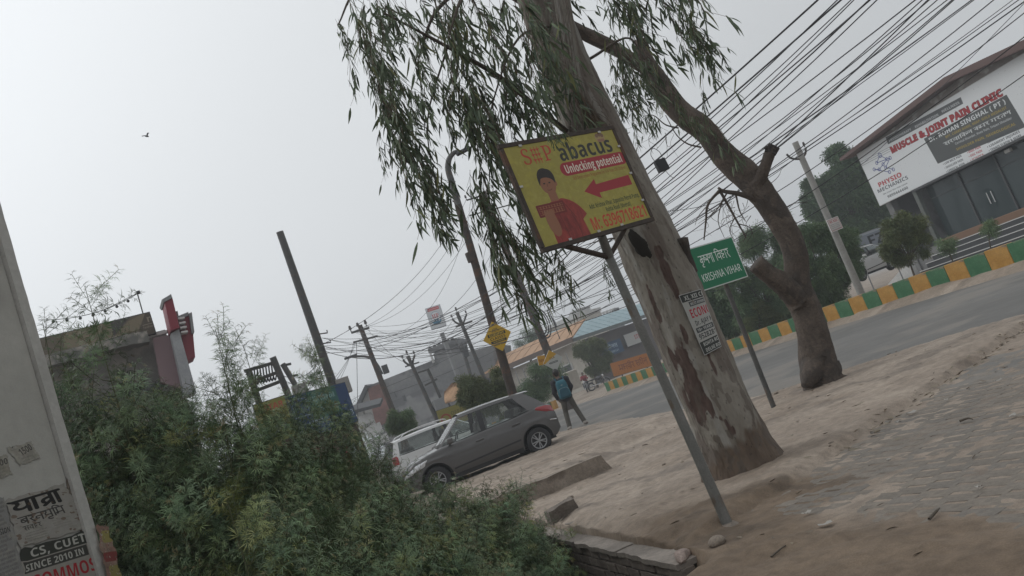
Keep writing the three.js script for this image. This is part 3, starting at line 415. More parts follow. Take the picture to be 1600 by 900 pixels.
{ // ---- the big gum tree
  const px = [[1172, 762, 7.05], [1150, 703, 7.08], [1118, 626, 7.12], [1076, 524, 7.2], [1031, 416, 7.28], [960, 268, 7.36], [889, 117, 7.45], [846, 0, 7.55], [800, -130, 7.7], [742, -300, 7.9]];
  const pts = axis(px), root = thing('gum_tree', 'thick leaning gum tree with blotchy pale bark beside the yellow board', 'tree', pts[0].clone().setY(0));
  const here = pts.map((p) => p.clone().sub(root.position)), total = 8.2, camA = R(64), red = [[-0.5, 0.98, 0.20, 0.24], [-0.25, 0.84, 0.09, 0.16], [0.02, 0.57, 0.2, 0.10], [-0.5, 0.33, 0.13, 0.06], [-0.75, 1.28, 0.08, 0.11], [-0.1, 1.42, 0.06, 0.09], [-0.62, 1.75, 0.05, 0.12], [0.1, 2.0, 0.07, 0.16], [0.3, 1.15, 0.06, 0.16]];
  const bark = texture(512, 1536, (u, v) => {
    const h = v * total, a = u * 2 * Math.PI, s = Math.sin(a - camA), facing = Math.cos(a - camA) > -0.2, warp = (fbm(u * 9, h * 2.2, 4, 9) - 0.5);
    let c = mixc([0.168, 0.15, 0.125], [0.25, 0.228, 0.195], fbm(u * 14, h * 1.1, 4, 14));
    c = mixc(c, [0.13, 0.105, 0.09], 0.75 * smooth(0.56, 0.64, fbm(u * 26, h * 2.6 + 7, 4, 26)));
    c = mixc(c, [0.165, 0.14, 0.12], 0.85 * smooth(0.52, 0.6, fbm(u * 7 + 3, h * 0.8 + 2, 4, 7)) * smooth(1.6, 2.6, h + warp * 2));
    c = mixc(c, [0.28, 0.268, 0.245], 0.7 * smooth(0.6, 0.68, fbm(u * 20 + 5, h * 1.7, 4, 20)));
    if (facing) for (const [ps, ph, ws, wh] of red) { const d = Math.hypot((s - ps) / ws, (h - ph) / wh) + warp * 2.4 + 3.4 * (fbm(u * 30, h * 5.5, 4, 30) - 0.5); c = mixc(c, mixc([0.06, 0.036, 0.03], [0.12, 0.08, 0.065], fbm(u * 60, h * 16, 3, 60)), smooth(1.05, 0.85, d)); }
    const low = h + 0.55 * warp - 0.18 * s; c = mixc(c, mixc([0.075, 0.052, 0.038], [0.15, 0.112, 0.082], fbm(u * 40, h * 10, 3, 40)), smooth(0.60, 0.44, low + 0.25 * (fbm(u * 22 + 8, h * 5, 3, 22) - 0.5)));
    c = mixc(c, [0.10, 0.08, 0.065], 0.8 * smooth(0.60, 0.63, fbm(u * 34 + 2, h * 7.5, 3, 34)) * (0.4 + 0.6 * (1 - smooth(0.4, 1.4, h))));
    if (hash(Math.floor(u * 240), Math.floor(h * 60)) > 0.988) c = c.map((x) => x * 0.5);
    const f = 0.9 + 0.2 * fbm(u * 200, h * 24, 2, 200); return c.map((x) => x * f);
  });
  const barkB = texture(384, 1024, (u, v) => { const h = v * total; return 0.55 * fbm(u * 40, h * 9, 4, 40) + 0.25 * fbm(u * 12, h * 3, 3, 12) + 0.2 * smooth(0.5, 0.62, fbm(u * 26, h * 2.6 + 7, 4, 26)); }, 1, true);
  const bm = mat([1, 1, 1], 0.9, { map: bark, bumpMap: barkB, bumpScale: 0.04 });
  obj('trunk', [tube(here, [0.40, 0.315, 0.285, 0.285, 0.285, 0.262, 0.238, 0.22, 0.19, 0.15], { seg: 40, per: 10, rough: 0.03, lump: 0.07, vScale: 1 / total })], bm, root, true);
  const flare = (x, y, d, x2, y2, d2, r) => tube(axis([[x, y, d], [(x + x2) / 2, (y + y2) / 2, (d + d2) / 2], [x2, y2, d2]]).map((p) => p.sub(root.position)), [r, r * 0.8, r * 0.3], { seg: 10, per: 5, lump: 0.2, vScale: 0.15 });
  const stemPts = axis([[936, 205, 7.1], [912, 165, 7.02], [898, 120, 7.0], [886, 50, 7.02], [874, -20, 7.1], [850, -120, 7.3]]).map((p) => p.sub(root.position));
  obj('stem', [tube(stemPts, [0.085, 0.062, 0.068, 0.072, 0.07, 0.06], { seg: 18, per: 8, rough: 0.03, lump: 0.08, vScale: 0.125 })], bm, root, true);
  const darkBark = mottled([0.085, 0.068, 0.055], [0.13, 0.105, 0.085], { size: 0.9, scale: 8, px: 256, grain: 0.45, bump: 0.012 });
  for (let k = 0; k < 26; k++) { const p = at(rr(888, 940), rr(142, 200), 7.0), q = p.clone().add(V(rr(-0.07, 0.07), rr(-0.24, -0.08), rr(-0.02, 0.06))); obj('bark_shred', [grid(1, 4, (u, v) => p.clone().lerp(q, v).add(V((u - 0.5) * 0.012 * (1 - v * 0.6), 0, 0.03 * Math.sin(v * 2.5))).sub(root.position))], darkBark, root); }
  for (let k = 0; k < 34; k++) { const f = rr(0, 8.99), i = Math.floor(f), c = here[i].clone().lerp(here[i + 1], f - i), a = rr(-1.3, 1.3), r = 0.29 - 0.016 * f, d = V(-0.44, 0, 0.9).applyAxisAngle(V(0, 1, 0), a), w = rr(0.012, 0.04), L = rr(0.06, 0.26), t = V().crossVectors(d, V(0, 1, 0)); obj('bark_flake', [grid(2, 5, (u, v) => c.clone().addScaledVector(d, r + 0.012 + 0.03 * v * v).addScaledVector(t, (u - 0.5) * w * (1 - 0.5 * v)).add(V(0, -L * v, 0)).add(V(0.36 * 0, 0, 0)))], k % 2 ? darkBark : bm, root); }
  // the hollow scar and the cut stub below the board
  { const c = at(1000, 384, 6.985).sub(root.position), turn = (g) => g.rotateZ(R(7)).rotateY(R(-25)).translate(c.x, c.y, c.z);
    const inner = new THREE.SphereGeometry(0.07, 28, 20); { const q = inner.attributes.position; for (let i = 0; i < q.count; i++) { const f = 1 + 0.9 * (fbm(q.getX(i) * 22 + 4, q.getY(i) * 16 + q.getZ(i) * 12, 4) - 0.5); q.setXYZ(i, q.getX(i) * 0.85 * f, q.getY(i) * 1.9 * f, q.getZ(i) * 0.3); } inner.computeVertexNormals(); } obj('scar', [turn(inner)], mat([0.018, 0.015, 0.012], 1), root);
    obj('cut_stub', [tube(axis([[1078, 425, 7.2], [1072, 398, 7.13], [1066, 372, 7.1]]).map((p) => p.sub(root.position)), [0.065, 0.038, 0.042], { seg: 12, per: 4, rough: 0.15, lump: 0.2 })], mottled([0.05, 0.04, 0.034], [0.08, 0.065, 0.055], { size: 0.5, px: 128, grain: 0.4, bump: 0.01 }), root); }
  { // the coaching bill wrapped round the right side of the trunk
    const a0 = at(1118, 626, 7.12), ax = at(1031, 416, 7.28).sub(a0).normalize(), rad = 0.303, onTrunk = (x, y) => {
      const d = ray(x, y).normalize(), o = camera.position.clone().sub(a0), dp = d.clone().addScaledVector(ax, -d.dot(ax)), op = o.clone().addScaledVector(ax, -o.dot(ax)), A = dp.dot(dp), B = op.dot(dp), C = op.dot(op) - rad * rad, D = Math.max(0, B * B - A * C); return camera.position.clone().addScaledVector(d, (-B - Math.sqrt(D)) / A).sub(a0); };
    const q = [[1061, 462], [1095, 452], [1127, 541], [1101, 555]], g = grid(12, 20, (u, v) => { const x = lerp(lerp(q[0][0], q[1][0], u), lerp(q[3][0], q[2][0], u), v), y = lerp(lerp(q[0][1], q[1][1], u), lerp(q[3][1], q[2][1], u), v); return onTrunk(x, y); }, (u, v) => [u * 0.72, 1 - v]);
    const tex = print(512, 768, (c, W, H) => { block(c, 0, 0, W, H, '#a3a39f'); block(c, 0, 0, W, 96, '#3c3f3d'); words(c, 'XI, XII CBSE', 60, 52, 74, '#b5b6b2', { across: 420 }); block(c, 100, 108, 412, 60, '#45484a'); words(c, 'MOST EXPERIENCED', 120, 140, 46, '#b5b6b2', { across: 370 }); words(c, 'ECONOMICS', 50, 255, 150, '#a52c3c', { across: 620 }); words(c, 'Dr. AJAY KUMAR', 70, 380, 88, '#3d3f42', { across: 500 }); block(c, 40, 436, 472, 62, '#45484a'); words(c, '18+ YEARS EXP.', 60, 468, 50, '#b5b6b2', { across: 420 }); words(c, '9528281840', 40, 550, 92, '#2f3133', { across: 500 }); block(c, 0, 610, W, 158, '#3c3f3d'); words(c, 'ROHTA ROAD', 60, 652, 62, '#b5b6b2', { across: 400 }); words(c, 'DELHI ROAD', 60, 726, 62, '#b5b6b2', { across: 400 }); flecks(c, W, H, 200, ['rgba(70,60,50,.35)', 'rgba(200,200,195,.3)'], 5); });
    const p = thing('paper_bill', 'white and grey coaching bill with red heading wrapped round the thick trunk', 'poster', a0); share('sheet', flat(g), new THREE.MeshStandardMaterial({ map: tex, roughness: 0.85, side: THREE.DoubleSide }), p);
    const border = [[0, 0], [1, 0], [1, 1], [0, 1], [0, 0]]; obj('paper_edge', [0, 1, 2, 3].map((i) => { const [u0, v0] = border[i], [u1, v1] = border[i + 1], pts = []; for (let k = 0; k <= 6; k++) { const u = lerp(u0, u1, k / 6), v = lerp(v0, v1, k / 6); pts.push(onTrunk(lerp(lerp(q[0][0], q[1][0], u), lerp(q[3][0], q[2][0], u), v), lerp(lerp(q[0][1], q[1][1], u), lerp(q[3][1], q[2][1], u), v))); } return tube(pts, pts.map(() => 0.003), { seg: 4, per: 2 }); }), mat([0.42, 0.42, 0.41], 0.9), p);
  }
  const wood = mottled([0.075, 0.06, 0.05], [0.11, 0.09, 0.075], { size: 0.7, px: 128, grain: 0.4 });
  const bough = (list, r) => obj('bough', [tube(axis(list).map((p) => p.sub(root.position)), list.map((_, i) => lerp(r, r * 0.25, i / (list.length - 1))), { seg: 8, per: 6, rough: 0.06, lump: 0.1 })], wood, root);
  bough([[884, 205, 7.3], [835, 165, 7.0], [780, 120, 6.8], [720, 85, 6.6], [660, 52, 6.5], [600, 20, 6.4]], 0.03); bough([[840, -20, 7.5], [760, -45, 7.0], [660, -50, 6.6], [560, -20, 6.3], [528, 40, 6.2]], 0.022); bough([[850, 10, 7.5], [800, -20, 7.2], [730, -20, 7.0], [680, 20, 6.9], [655, 90, 6.9]], 0.035);
  bough([[930, -40, 7.4], [1000, -70, 7.2], [1060, -30, 7.0], [1085, 20, 6.9]], 0.03); bough([[790, -60, 7.6], [720, 0, 6.0], [700, 60, 5.9]], 0.02); bough([[870, 120, 7.4], [925, 90, 7.8], [985, 60, 8.0], [1010, 110, 8.0]], 0.02); bough([[862, 40, 7.3], [810, 60, 6.9], [770, 160, 6.7], [748, 280, 6.6]], 0.014); bough([[700, 70, 6.6], [668, 190, 6.5], [682, 300, 6.5]], 0.01); bough([[960, 372, 6.95], [938, 376, 6.6], [905, 386, 6.3]], 0.008);
  hang(root, [
    ...along(46, [[548, -12], [620, -4], [700, -10], [790, -15], [870, -5]], 20, [5.9, 7.4]), ...along(4, [[524, 28], [534, 62]], 5, [6.2, 6.4], 0.55), ...along(8, [[552, 36], [575, 52]], 14, [6.2, 6.6], 0.8),
    ...along(17, [[572, 40], [590, 100], [604, 150]], 15, [6.1, 6.9]), ...along(14, [[606, 140], [625, 190], [650, 240]], 15, [6.1, 6.8]), ...along(8, [[650, 225], [672, 268]], 12, [6.2, 6.7], 0.95), ...along(7, [[640, 60], [652, 110], [640, 160]], 12, [6.1, 6.9], 0.8), ...along(3, [[596, 200], [625, 260]], 8, [6.3, 6.6], 0.6),
    ...along(18, [[700, 45], [712, 100], [728, 150]], 16, [6.1, 6.9]), ...along(14, [[735, 120], [750, 170], [768, 205]], 16, [6.1, 6.9]), ...along(12, [[760, 20], [775, 70], [790, 130]], 14, [6.4, 7.1]), ...along(15, [[812, 15], [838, 50], [862, 90]], 20, [6.3, 7.0]), ...along(5, [[690, 110], [700, 150]], 9, [6.2, 6.8], 0.8), ...along(6, [[800, 110], [818, 150]], 12, [6.3, 6.9], 0.9),
    ...along(13, [[742, 262], [760, 305], [778, 335]], 12, [6.0, 6.8]), ...along(8, [[770, 330], [800, 372]], 12, [6.0, 6.8], 0.9), ...along(9, [[800, 255], [812, 320], [828, 350]], 10, [6.0, 6.6], 0.85), ...along(4, [[866, 392], [884, 400]], 8, [5.9, 6.3], 0.55), ...along(2, [[940, 388], [945, 405]], 4, [6.2, 6.6], 0.45),
    ...along(34, [[560, -60], [660, -110], [760, -170], [840, -120], [960, -110], [1060, -70]], 40, [6.4, 8.0]), ...along(14, [[720, -300], [780, -230], [850, -220]], 60, [7.0, 8.6]),
    ...along(4, [[838, 165], [862, 190]], 8, [5.2, 5.5], 0.45),
    ...along(18, [[930, -25], [980, -20], [1045, -25]], 16, [6.7, 7.6]), ...along(10, [[1058, -10], [1074, 20], [1088, 45]], 8, [6.8, 7.1], 0.8), ...along(15, [[935, 30], [962, 75], [985, 110]], 20, [7.6, 8.4], 0.85), ...along(12, [[955, 120], [985, 150], [1000, 195]], 18, [7.6, 8.4], 0.7), ...along(3, [[1040, 110], [1058, 140]], 5, [7.0, 7.4], 0.6), ...along(2, [[1092, 130], [1098, 150]], 4, [7.0, 7.2], 0.45),
  ]);
}
{ // ---- the pollarded tree bending over the pavement
  const px = [[1288, 612, 11.05], [1278, 565, 11.08], [1263, 500, 11.1], [1246, 440, 11.1], [1240, 393, 11.12], [1214, 338, 11.2], [1180, 290, 11.25], [1140, 250, 11.3], [1100, 205, 11.35], [1066, 180, 11.35], [1030, 130, 11.4], [1006, 92, 11.4], [1001, 62, 11.4]];
  const pts = axis(px), root = thing('pollarded_tree', 'dark brown pollarded tree with sawn stubs arching left over the green sign', 'tree', pts[0].clone().setY(0)), L = (list) => axis(list).map((p) => p.sub(root.position));
  const bark = mottled([0.07, 0.054, 0.043], [0.11, 0.086, 0.069], { size: 1.1, scale: 8, px: 512, grain: 0.5, bump: 0.02, stain: [0.06, 0.048, 0.04], stainAt: 0.55 }), black = mottled([0.03, 0.026, 0.024], [0.055, 0.045, 0.04], { size: 0.6, px: 128, grain: 0.4, bump: 0.01 });
  obj('trunk', [tube(pts.map((p) => p.clone().sub(root.position)), [0.27, 0.245, 0.205, 0.185, 0.165, 0.18, 0.195, 0.165, 0.16, 0.165, 0.15, 0.13, 0.085], { seg: 28, per: 8, rough: 0.05, lump: 0.16, key: 3 })], bark, root);
  obj('bough', [tube(L([[1012, 108, 11.35], [985, 92, 11.3], [945, 68, 11.2], [905, 48, 11.1], [850, 20, 11], [800, -8, 10.9], [745, -45, 10.8]]), [0.10, 0.095, 0.09, 0.085, 0.07, 0.06, 0.03], { seg: 16, per: 6, rough: 0.06, lump: 0.16 })], bark, root);
  obj('splinter', Array.from({ length: 7 }, (_, i) => new THREE.ConeGeometry(0.018, rr(0.08, 0.22), 5).rotateZ(rr(-0.2, 0.2)).translate(...at(992 + i * 3.2, 62 + rr(-3, 4), 11.4).sub(root.position).toArray())), black, root);
  obj('sawn_stub', [tube(L([[1172, 305, 11.2], [1188, 278, 11.1], [1199, 250, 11.05], [1206, 232, 11.05]]), [0.13, 0.085, 0.075, 0.075], { seg: 14, per: 5, rough: 0.08, lump: 0.12 })], bark, root);
  obj('cut_end', [tube(L([[1203, 240, 11.04], [1208, 228, 11.04]]), [0.083, 0.08], { seg: 12, per: 3, rough: 0.2, lump: 0.2 }), new THREE.IcosahedronGeometry(0.03, 1).translate(...at(1197, 231, 11).sub(root.position).toArray())], black, root);
  obj('burl', [tube(L([[1250, 470, 11.0], [1222, 442, 10.92], [1196, 425, 10.9], [1180, 412, 10.9]]), [0.15, 0.12, 0.105, 0.115], { seg: 16, per: 5, rough: 0.12, lump: 0.25, key: 9 })], bark, root);
  obj('root_flare', [tube(L([[1296, 575, 11.0], [1312, 592, 10.95], [1336, 592, 10.95]]), [0.16, 0.10, 0.03], { seg: 10, per: 4, lump: 0.3 }), tube(L([[1276, 560, 11.0], [1264, 590, 10.9], [1258, 604, 10.85]]), [0.17, 0.12, 0.06], { seg: 10, per: 4, lump: 0.3 })], bark, root);
  const twig = mottled([0.07, 0.055, 0.045], [0.10, 0.08, 0.065], { size: 0.5, px: 64 }), tw = (list, r) => obj('dead_branch', [tube(L(list.map(([x, y]) => [x, y, 11.15])), list.map((_, i) => lerp(r, r * 0.35, i / (list.length - 1))), { seg: 6, per: 4, lump: 0.1 })], twig, root);
  tw([[1190, 315], [1155, 303], [1128, 298], [1122, 293]], 0.045); tw([[1125, 297], [1106, 320], [1103, 345], [1100, 375]], 0.026); tw([[1126, 300], [1140, 325], [1155, 352], [1166, 372]], 0.024); tw([[1135, 303], [1118, 330], [1098, 345]], 0.013); tw([[1150, 305], [1156, 330], [1165, 346]], 0.016); tw([[1130, 310], [1122, 345], [1132, 372]], 0.01); tw([[1148, 340], [1140, 360], [1150, 380]], 0.009); tw([[1108, 318], [1090, 340], [1086, 352]], 0.008); tw([[1155, 350], [1172, 356], [1178, 372]], 0.008);
  for (let i = 0; i < 26; i++) { const x = rr(1098, 1175), y = rr(305, 365); tw([[x, y], [x + rr(-14, 14), y + rr(2, 16)], [x + rr(-22, 22), y + rr(10, 30)]], rr(0.003, 0.006)); }
  tw([[1215, 332], [1240, 318], [1262, 316]], 0.008); tw([[1200, 290], [1216, 276], [1222, 262]], 0.006); tw([[1060, 200], [1040, 195], [1020, 180], [1005, 182]], 0.012); tw([[1095, 230], [1075, 225], [1058, 212], [1040, 180]], 0.014); for (let i = 0; i < 16; i++) { const x = rr(975, 1055), y = rr(150, 215); tw([[x, y], [x + rr(-20, 10), y + rr(5, 20)], [x + rr(-26, 20), y + rr(12, 40)]], rr(0.003, 0.006)); }
  hang(root, [...along(6, [[1075, 165], [1098, 180]], 8, [10.9, 11.2], 1), ...along(4, [[1020, 110], [1010, 130]], 8, [11, 11.3], 0.8)]);
}
// ================================================================ hemp bushes, median shrubs, far trees
function hempSprig(len, nodes, bright) {                          // an upright shoot with fingered leaves
  const P = { pos: [], col: [] }; let q = V(), d = V(rr(-0.2, 0.2), 1, rr(-0.2, 0.2)).normalize();
  for (let i = 0; i < nodes; i++) {
    const e = q.clone().addScaledVector(d, len / nodes); stemInto(P, q, e, 0.002, [0.07, 0.09, 0.04]); q = e; const k = i / nodes, size = lerp(1, 0.45, k);
    for (const side of [0, Math.PI]) { const a = i * 1.57 + side + rr(-0.4, 0.4), out = V(Math.cos(a), rr(0.3, 0.95), Math.sin(a)).normalize(), tip = q.clone().addScaledVector(out, 0.035 * size); stemInto(P, q, tip, 0.0012, [0.07, 0.09, 0.04]); const across = V().crossVectors(out, V(0, 1, 0)).normalize(), c0 = bright ? leafTone([0.15, 0.19, 0.06], [0.25, 0.28, 0.115]) : (rnd() < 0.04 ? [0.17, 0.15, 0.07] : leafTone([0.066, 0.116, 0.056], [0.175, 0.262, 0.135]));
      for (let f = -2; f <= 2; f++) { const dir = out.clone().multiplyScalar(Math.cos(f * 0.42)).addScaledVector(across, Math.sin(f * 0.42)).add(V(0, rr(-0.35, 0.05), 0)).normalize(), L = size * rr(0.07, 0.12) * (1 - 0.16 * Math.abs(f)), w = 0.0036 * size, s = V().crossVectors(dir, V(rr(-0.4, 0.4), 1, rr(-0.4, 0.4))).normalize(), m = tip.clone().addScaledVector(dir, L * 0.45), t = tip.clone().addScaledVector(dir, L).add(V(0, -0.25 * L, 0));
        for (const v of [tip, m.clone().addScaledVector(s, w), m.clone().addScaledVector(s, -w), m.clone().addScaledVector(s, w), t, m.clone().addScaledVector(s, -w)]) { P.pos.push(v.x, v.y, v.z); P.col.push(...c0); } } }
  }
  return built(P);
}
const hemp = [0, 1, 2, 3].map((k) => hempSprig(rr(0.20, 0.28), 6 + (k % 2), false)), hempBright = [0, 1].map(() => hempSprig(0.24, 7, true));
const tints = Array.from({ length: 40 }, () => { const k = rr(0.62, 1.4); return lin(k * rr(0.9, 1.15), k, k * rr(0.8, 1.05)); });
const hempStem = mat([0.09, 0.10, 0.05], 0.8);
function hempPlant(label, x, y, depth, { n = 150, wide = 0.42, bright = 0, bare = 0.15 } = {}) {
  const T = at(x, y, depth), root = thing('hemp_plant', label, 'plant', V(T.x, Math.max(-1.05, groundHeight(T.x, T.z)) - 0.02, T.z)); root.userData.group = 'hemp plants crowding the ditch'; const h = T.y - root.position.y, lists = [[], [], [], [], []], stems = [];
  const lean = V(rr(-0.08, 0.08), 0, rr(-0.08, 0.08)), spine = (k) => V(lean.x * (k - 1) * h + 0.02 * Math.sin(k * 9 + x), k * h, lean.z * (k - 1) * h);
  stems.push(tube([spine(0), spine(0.35), spine(0.7), spine(1)], [0.014, 0.011, 0.007, 0.002], { seg: 5, per: 4, cap: false }));
  const put = (p, up, s) => { const q = new THREE.Quaternion().setFromUnitVectors(V(0, 1, 0), up), r = new THREE.Quaternion().setFromAxisAngle(V(0, 1, 0), rr(0, 6.28)); lists[rnd() < bright ? 4 : Math.floor(rnd() * 4)].push(new THREE.Matrix4().compose(p, q.multiply(r), V(s, s, s))); };
  put(spine(0.975), V(0, 1, 0), rr(0.7, 0.9)); const whorls = Math.round(n / 7);
  for (let i = 0; i < whorls; i++) {
    const k = bare + (0.98 - bare) * Math.pow((i + rnd()) / whorls, 0.85), reach = wide * Math.min(1, 0.10 + 1.5 * (1 - k)) * rr(0.6, 1.15), a = rr(0, 6.28), o = spine(k), dir = V(Math.cos(a), rr(0.35, 1.0), Math.sin(a)).normalize(), tip = o.clone().addScaledVector(dir, reach);
    if (reach > 0.1) stems.push(tube([o, o.clone().lerp(tip, 0.5).add(V(0, -0.02, 0)), tip], [0.004, 0.003, 0.0015], { seg: 3, per: 1, cap: false }));
    const m = Math.max(2, Math.round(reach / 0.05)); for (let j = 0; j < m; j++) { const f = 1 - j / Math.max(1, m) * 0.8; put(o.clone().lerp(tip, f).add(V(rr(-0.04, 0.04), rr(-0.04, 0.03), rr(-0.04, 0.04))), dir.clone().add(V(rr(-0.7, 0.7), rr(-0.3, 0.6), rr(-0.7, 0.7))).normalize(), rr(0.55, 1.05)); }
  }
  obj('stem', stems, hempStem, root); lists.forEach((l, i) => l.length && copies('foliage', i < 4 ? hemp[i] : hempBright[0], leafMat, l, root, () => tints[Math.floor(rnd() * tints.length)])); return root;
}
{
  const P = (x, y, d, label, o) => hempPlant(label, x, y, d, o);
  P(130, 452, 5.5, 'tall slender hemp plant beside the pillar, its tip against the sky above the roof edge', { n: 300, wide: 0.36 }); P(62, 505, 5.5, 'hemp plant half hidden behind the edge of the pillar', { n: 260, wide: 0.34 });
  P(332, 515, 5.9, 'tall hemp plant with a slim tip right of the red and white building corner', { n: 320, wide: 0.36 }); P(376, 540, 6.3, 'tall hemp plant in front of the transformer poles', { n: 300, wide: 0.38 }); P(492, 538, 7.2, 'hemp plant with loose drooping tip before the tall grey pole', { n: 240, wide: 0.4, bare: 0.4 });
  P(205, 606, 5.7, 'bushy hemp plant in front of the hoarding with the broken ledge', { n: 320 }); P(350, 600, 5.6, 'bushy hemp plant below the slim tall ones', { n: 320 });
  const mass = [[105, 610, 5.5], [140, 625, 5.4], [185, 612, 5.7], [225, 618, 5.5], [270, 622, 6.0], [300, 640, 5.5], [340, 660, 5.2], [390, 670, 5.6], [112, 640, 5.4], [155, 625, 5.6], [250, 628, 5.9], [295, 625, 6.2], [410, 640, 6.0], [455, 655, 6.4], [520, 655, 6.8], [560, 690, 7.0], [590, 720, 7.2], [160, 680, 4.6], [230, 680, 4.9], [300, 690, 5.1], [370, 700, 5.3], [440, 710, 5.6], [500, 725, 5.8], [555, 745, 6.1], [610, 765, 6.4], [660, 775, 6.8], [705, 785, 7.0], [750, 790, 7.2], [795, 785, 7.5], [815, 830, 7.4], [200, 770, 4.3], [280, 790, 4.4], [420, 790, 4.6], [480, 800, 4.9], [545, 810, 5.2], [600, 820, 5.5], [650, 830, 5.9], [700, 840, 6.2], [745, 850, 6.4], [790, 860, 6.6], [240, 860, 4.0], [430, 870, 4.2], [500, 880, 4.5], [570, 885, 4.8], [640, 885, 5.2], [700, 895, 5.5], [760, 905, 5.8], [455, 628, 6.5], [345, 640, 6.6], [470, 690, 6.9], [200, 640, 6.4]];
  const zoneLabel = (x, y) => (y < 665 ? 'tall hemp plant at the back of the thicket ' : y < 800 ? 'green hemp plant midway down the thicket ' : 'leafy hemp plant at the front foot of the thicket ') + (x < 200 ? 'beside the pasted pillar' : x < 340 ? 'below the corner shop' : x < 470 ? 'below the switch frame' : x < 585 ? 'below the blue hoarding' : x < 685 ? 'before the parked cars' : 'beside the brick wall');
  for (const [x, y, d] of mass) P(x + rr(-8, 8) + (x < 260 && y > 640 ? 34 : 0), y + rr(-8, 8), x < 330 ? Math.max(d, x < 260 ? 5.35 : 4.9) : d, zoneLabel(x, y), { n: 330, wide: 0.48, bright: x > 560 ? 0.16 : 0.04, bare: 0.25 });
  P(345, 770, 4.3, 'pale yellowish hemp plant standing out at the front of the thicket', { n: 170, wide: 0.30, bright: 0.85, bare: 0.35 });
}
// ---- leafy shrubs and trees: a trunk with limbs and a crown of leaf clumps
function clump(n, r, len, wid, tones, droop = 0.4) { const P = { pos: [], col: [] }; for (let i = 0; i < n; i++) { const d = V(rr(-1, 1), rr(-0.6, 1), rr(-1, 1)).normalize(), p = d.clone().multiplyScalar(r * Math.sqrt(rnd())), s = V().crossVectors(d, V(rr(-1, 1), rr(-1, 1), rr(-1, 1))).normalize(), L = len * rr(0.7, 1.2), m = p.clone().addScaledVector(d, L * 0.5), t = p.clone().addScaledVector(d, L).add(V(0, -droop * L, 0)), w = wid * 0.5, c = leafTone(...tones); for (const v of [p, m.clone().addScaledVector(s, w), m.clone().addScaledVector(s, -w), m.clone().addScaledVector(s, w), t, m.clone().addScaledVector(s, -w)]) { P.pos.push(v.x, v.y, v.z); P.col.push(...c); } } return built(P); }
const clumps = { dark: [0, 1, 2].map(() => clump(60, 0.22, 0.15, 0.05, [[0.045, 0.095, 0.036], [0.085, 0.155, 0.062]])), mid: [0, 1, 2].map(() => clump(60, 0.2, 0.13, 0.03, [[0.062, 0.115, 0.045], [0.115, 0.18, 0.08]])), light: [0, 1, 2].map(() => clump(56, 0.2, 0.13, 0.035, [[0.085, 0.115, 0.04], [0.13, 0.155, 0.065]])), grey: [0, 1, 2].map(() => clump(40, 0.24, 0.16, 0.026, [[0.08, 0.14, 0.066], [0.14, 0.215, 0.11]])) };
const shrubWood = mottled([0.08, 0.065, 0.05], [0.12, 0.10, 0.08], { size: 0.6, px: 128, grain: 0.4 });
// lobes: [x, y, radius px] in the photograph at the depth; the base stands below them
const verge = (x, y, X = 19) => onX(x, y, X).sub(camera.position).dot(ray(800, 450));   // depth of the planted strip behind the kerb
function leafy(name, label, category, kind, base, depth, lobes, { n = 26, s = 1, trunk = 0.05, group } = {}) {
  const b = at(base[0], base[1], depth), root = thing(name, label, category, b); if (group) root.userData.group = group;
  const L = lobes.flatMap(([x, y, r, dz = 0]) => [[x + rr(-0.4, 0.4) * r, y + rr(-0.5, 0.3) * r, r * rr(0.5, 0.75), dz + rr(-0.3, 0.3)], [x + rr(-0.9, 0.9) * r, y + rr(-0.9, 0.6) * r, r * rr(0.35, 0.6), dz + rr(-0.3, 0.3)], [x + rr(-0.9, 0.9) * r, y + rr(-0.7, 0.9) * r, r * rr(0.35, 0.6), dz]]).map(([x, y, r, dz = 0]) => ({ p: at(x, y, depth + dz).sub(b), r: r * depth / FOCAL })), wood = [], lists = [[], [], []];
  const mid = L.reduce((a, l) => a.add(l.p), V()).multiplyScalar(0.55 / L.length); wood.push(tube([V(0, -0.4, 0), mid.clone().multiplyScalar(0.5), mid], [trunk, trunk * 0.8, trunk * 0.6], { seg: 8, per: 4, lump: 0.2 }));
  for (const l of L) {
    wood.push(tube([mid.clone().multiplyScalar(rr(0.5, 1)), mid.clone().lerp(l.p, 0.6).add(V(0, 0.05, 0)), l.p], [trunk * 0.5, trunk * 0.35, trunk * 0.15], { seg: 5, per: 3 }));
    const m = Math.round(n * Math.pow(l.r / s / 0.22, 2) * 0.9) + 6;
    for (let i = 0; i < m; i++) { const d = V(rr(-1, 1), rr(-1, 1), rr(-1, 1)).normalize(), q = l.p.clone().addScaledVector(d, l.r * Math.pow(rnd(), 0.4) * rr(0.75, 1.12)), z = s * rr(0.45, 1.0); lists[i % 3].push(new THREE.Matrix4().compose(q, new THREE.Quaternion().setFromEuler(new THREE.Euler(rr(-0.7, 0.7), rr(0, 6.28), rr(-0.7, 0.7))), V(z, z, z))); }
  }
  obj('trunk', wood, shrubWood, root); lists.forEach((l, i) => l.length && copies('crown', clumps[kind][i], leafMat, l, root, () => tints[Math.floor(rnd() * tints.length)])); return root;
}
leafy('shrub', 'big grey green shrub on the median filling the gap behind the green sign', 'shrub', 'grey', [1205, 520], verge(1205, 470, 19.3), [[1180, 380, 30], [1215, 370, 30], [1200, 430, 40], [1175, 440, 30], [1235, 400, 40], [1210, 480, 40], [1165, 400, 24], [1160, 460, 30], [1230, 450, 40], [1190, 510, 34], [1240, 500, 30], [1150, 430, 20]], { s: 1.1, trunk: 0.06 });
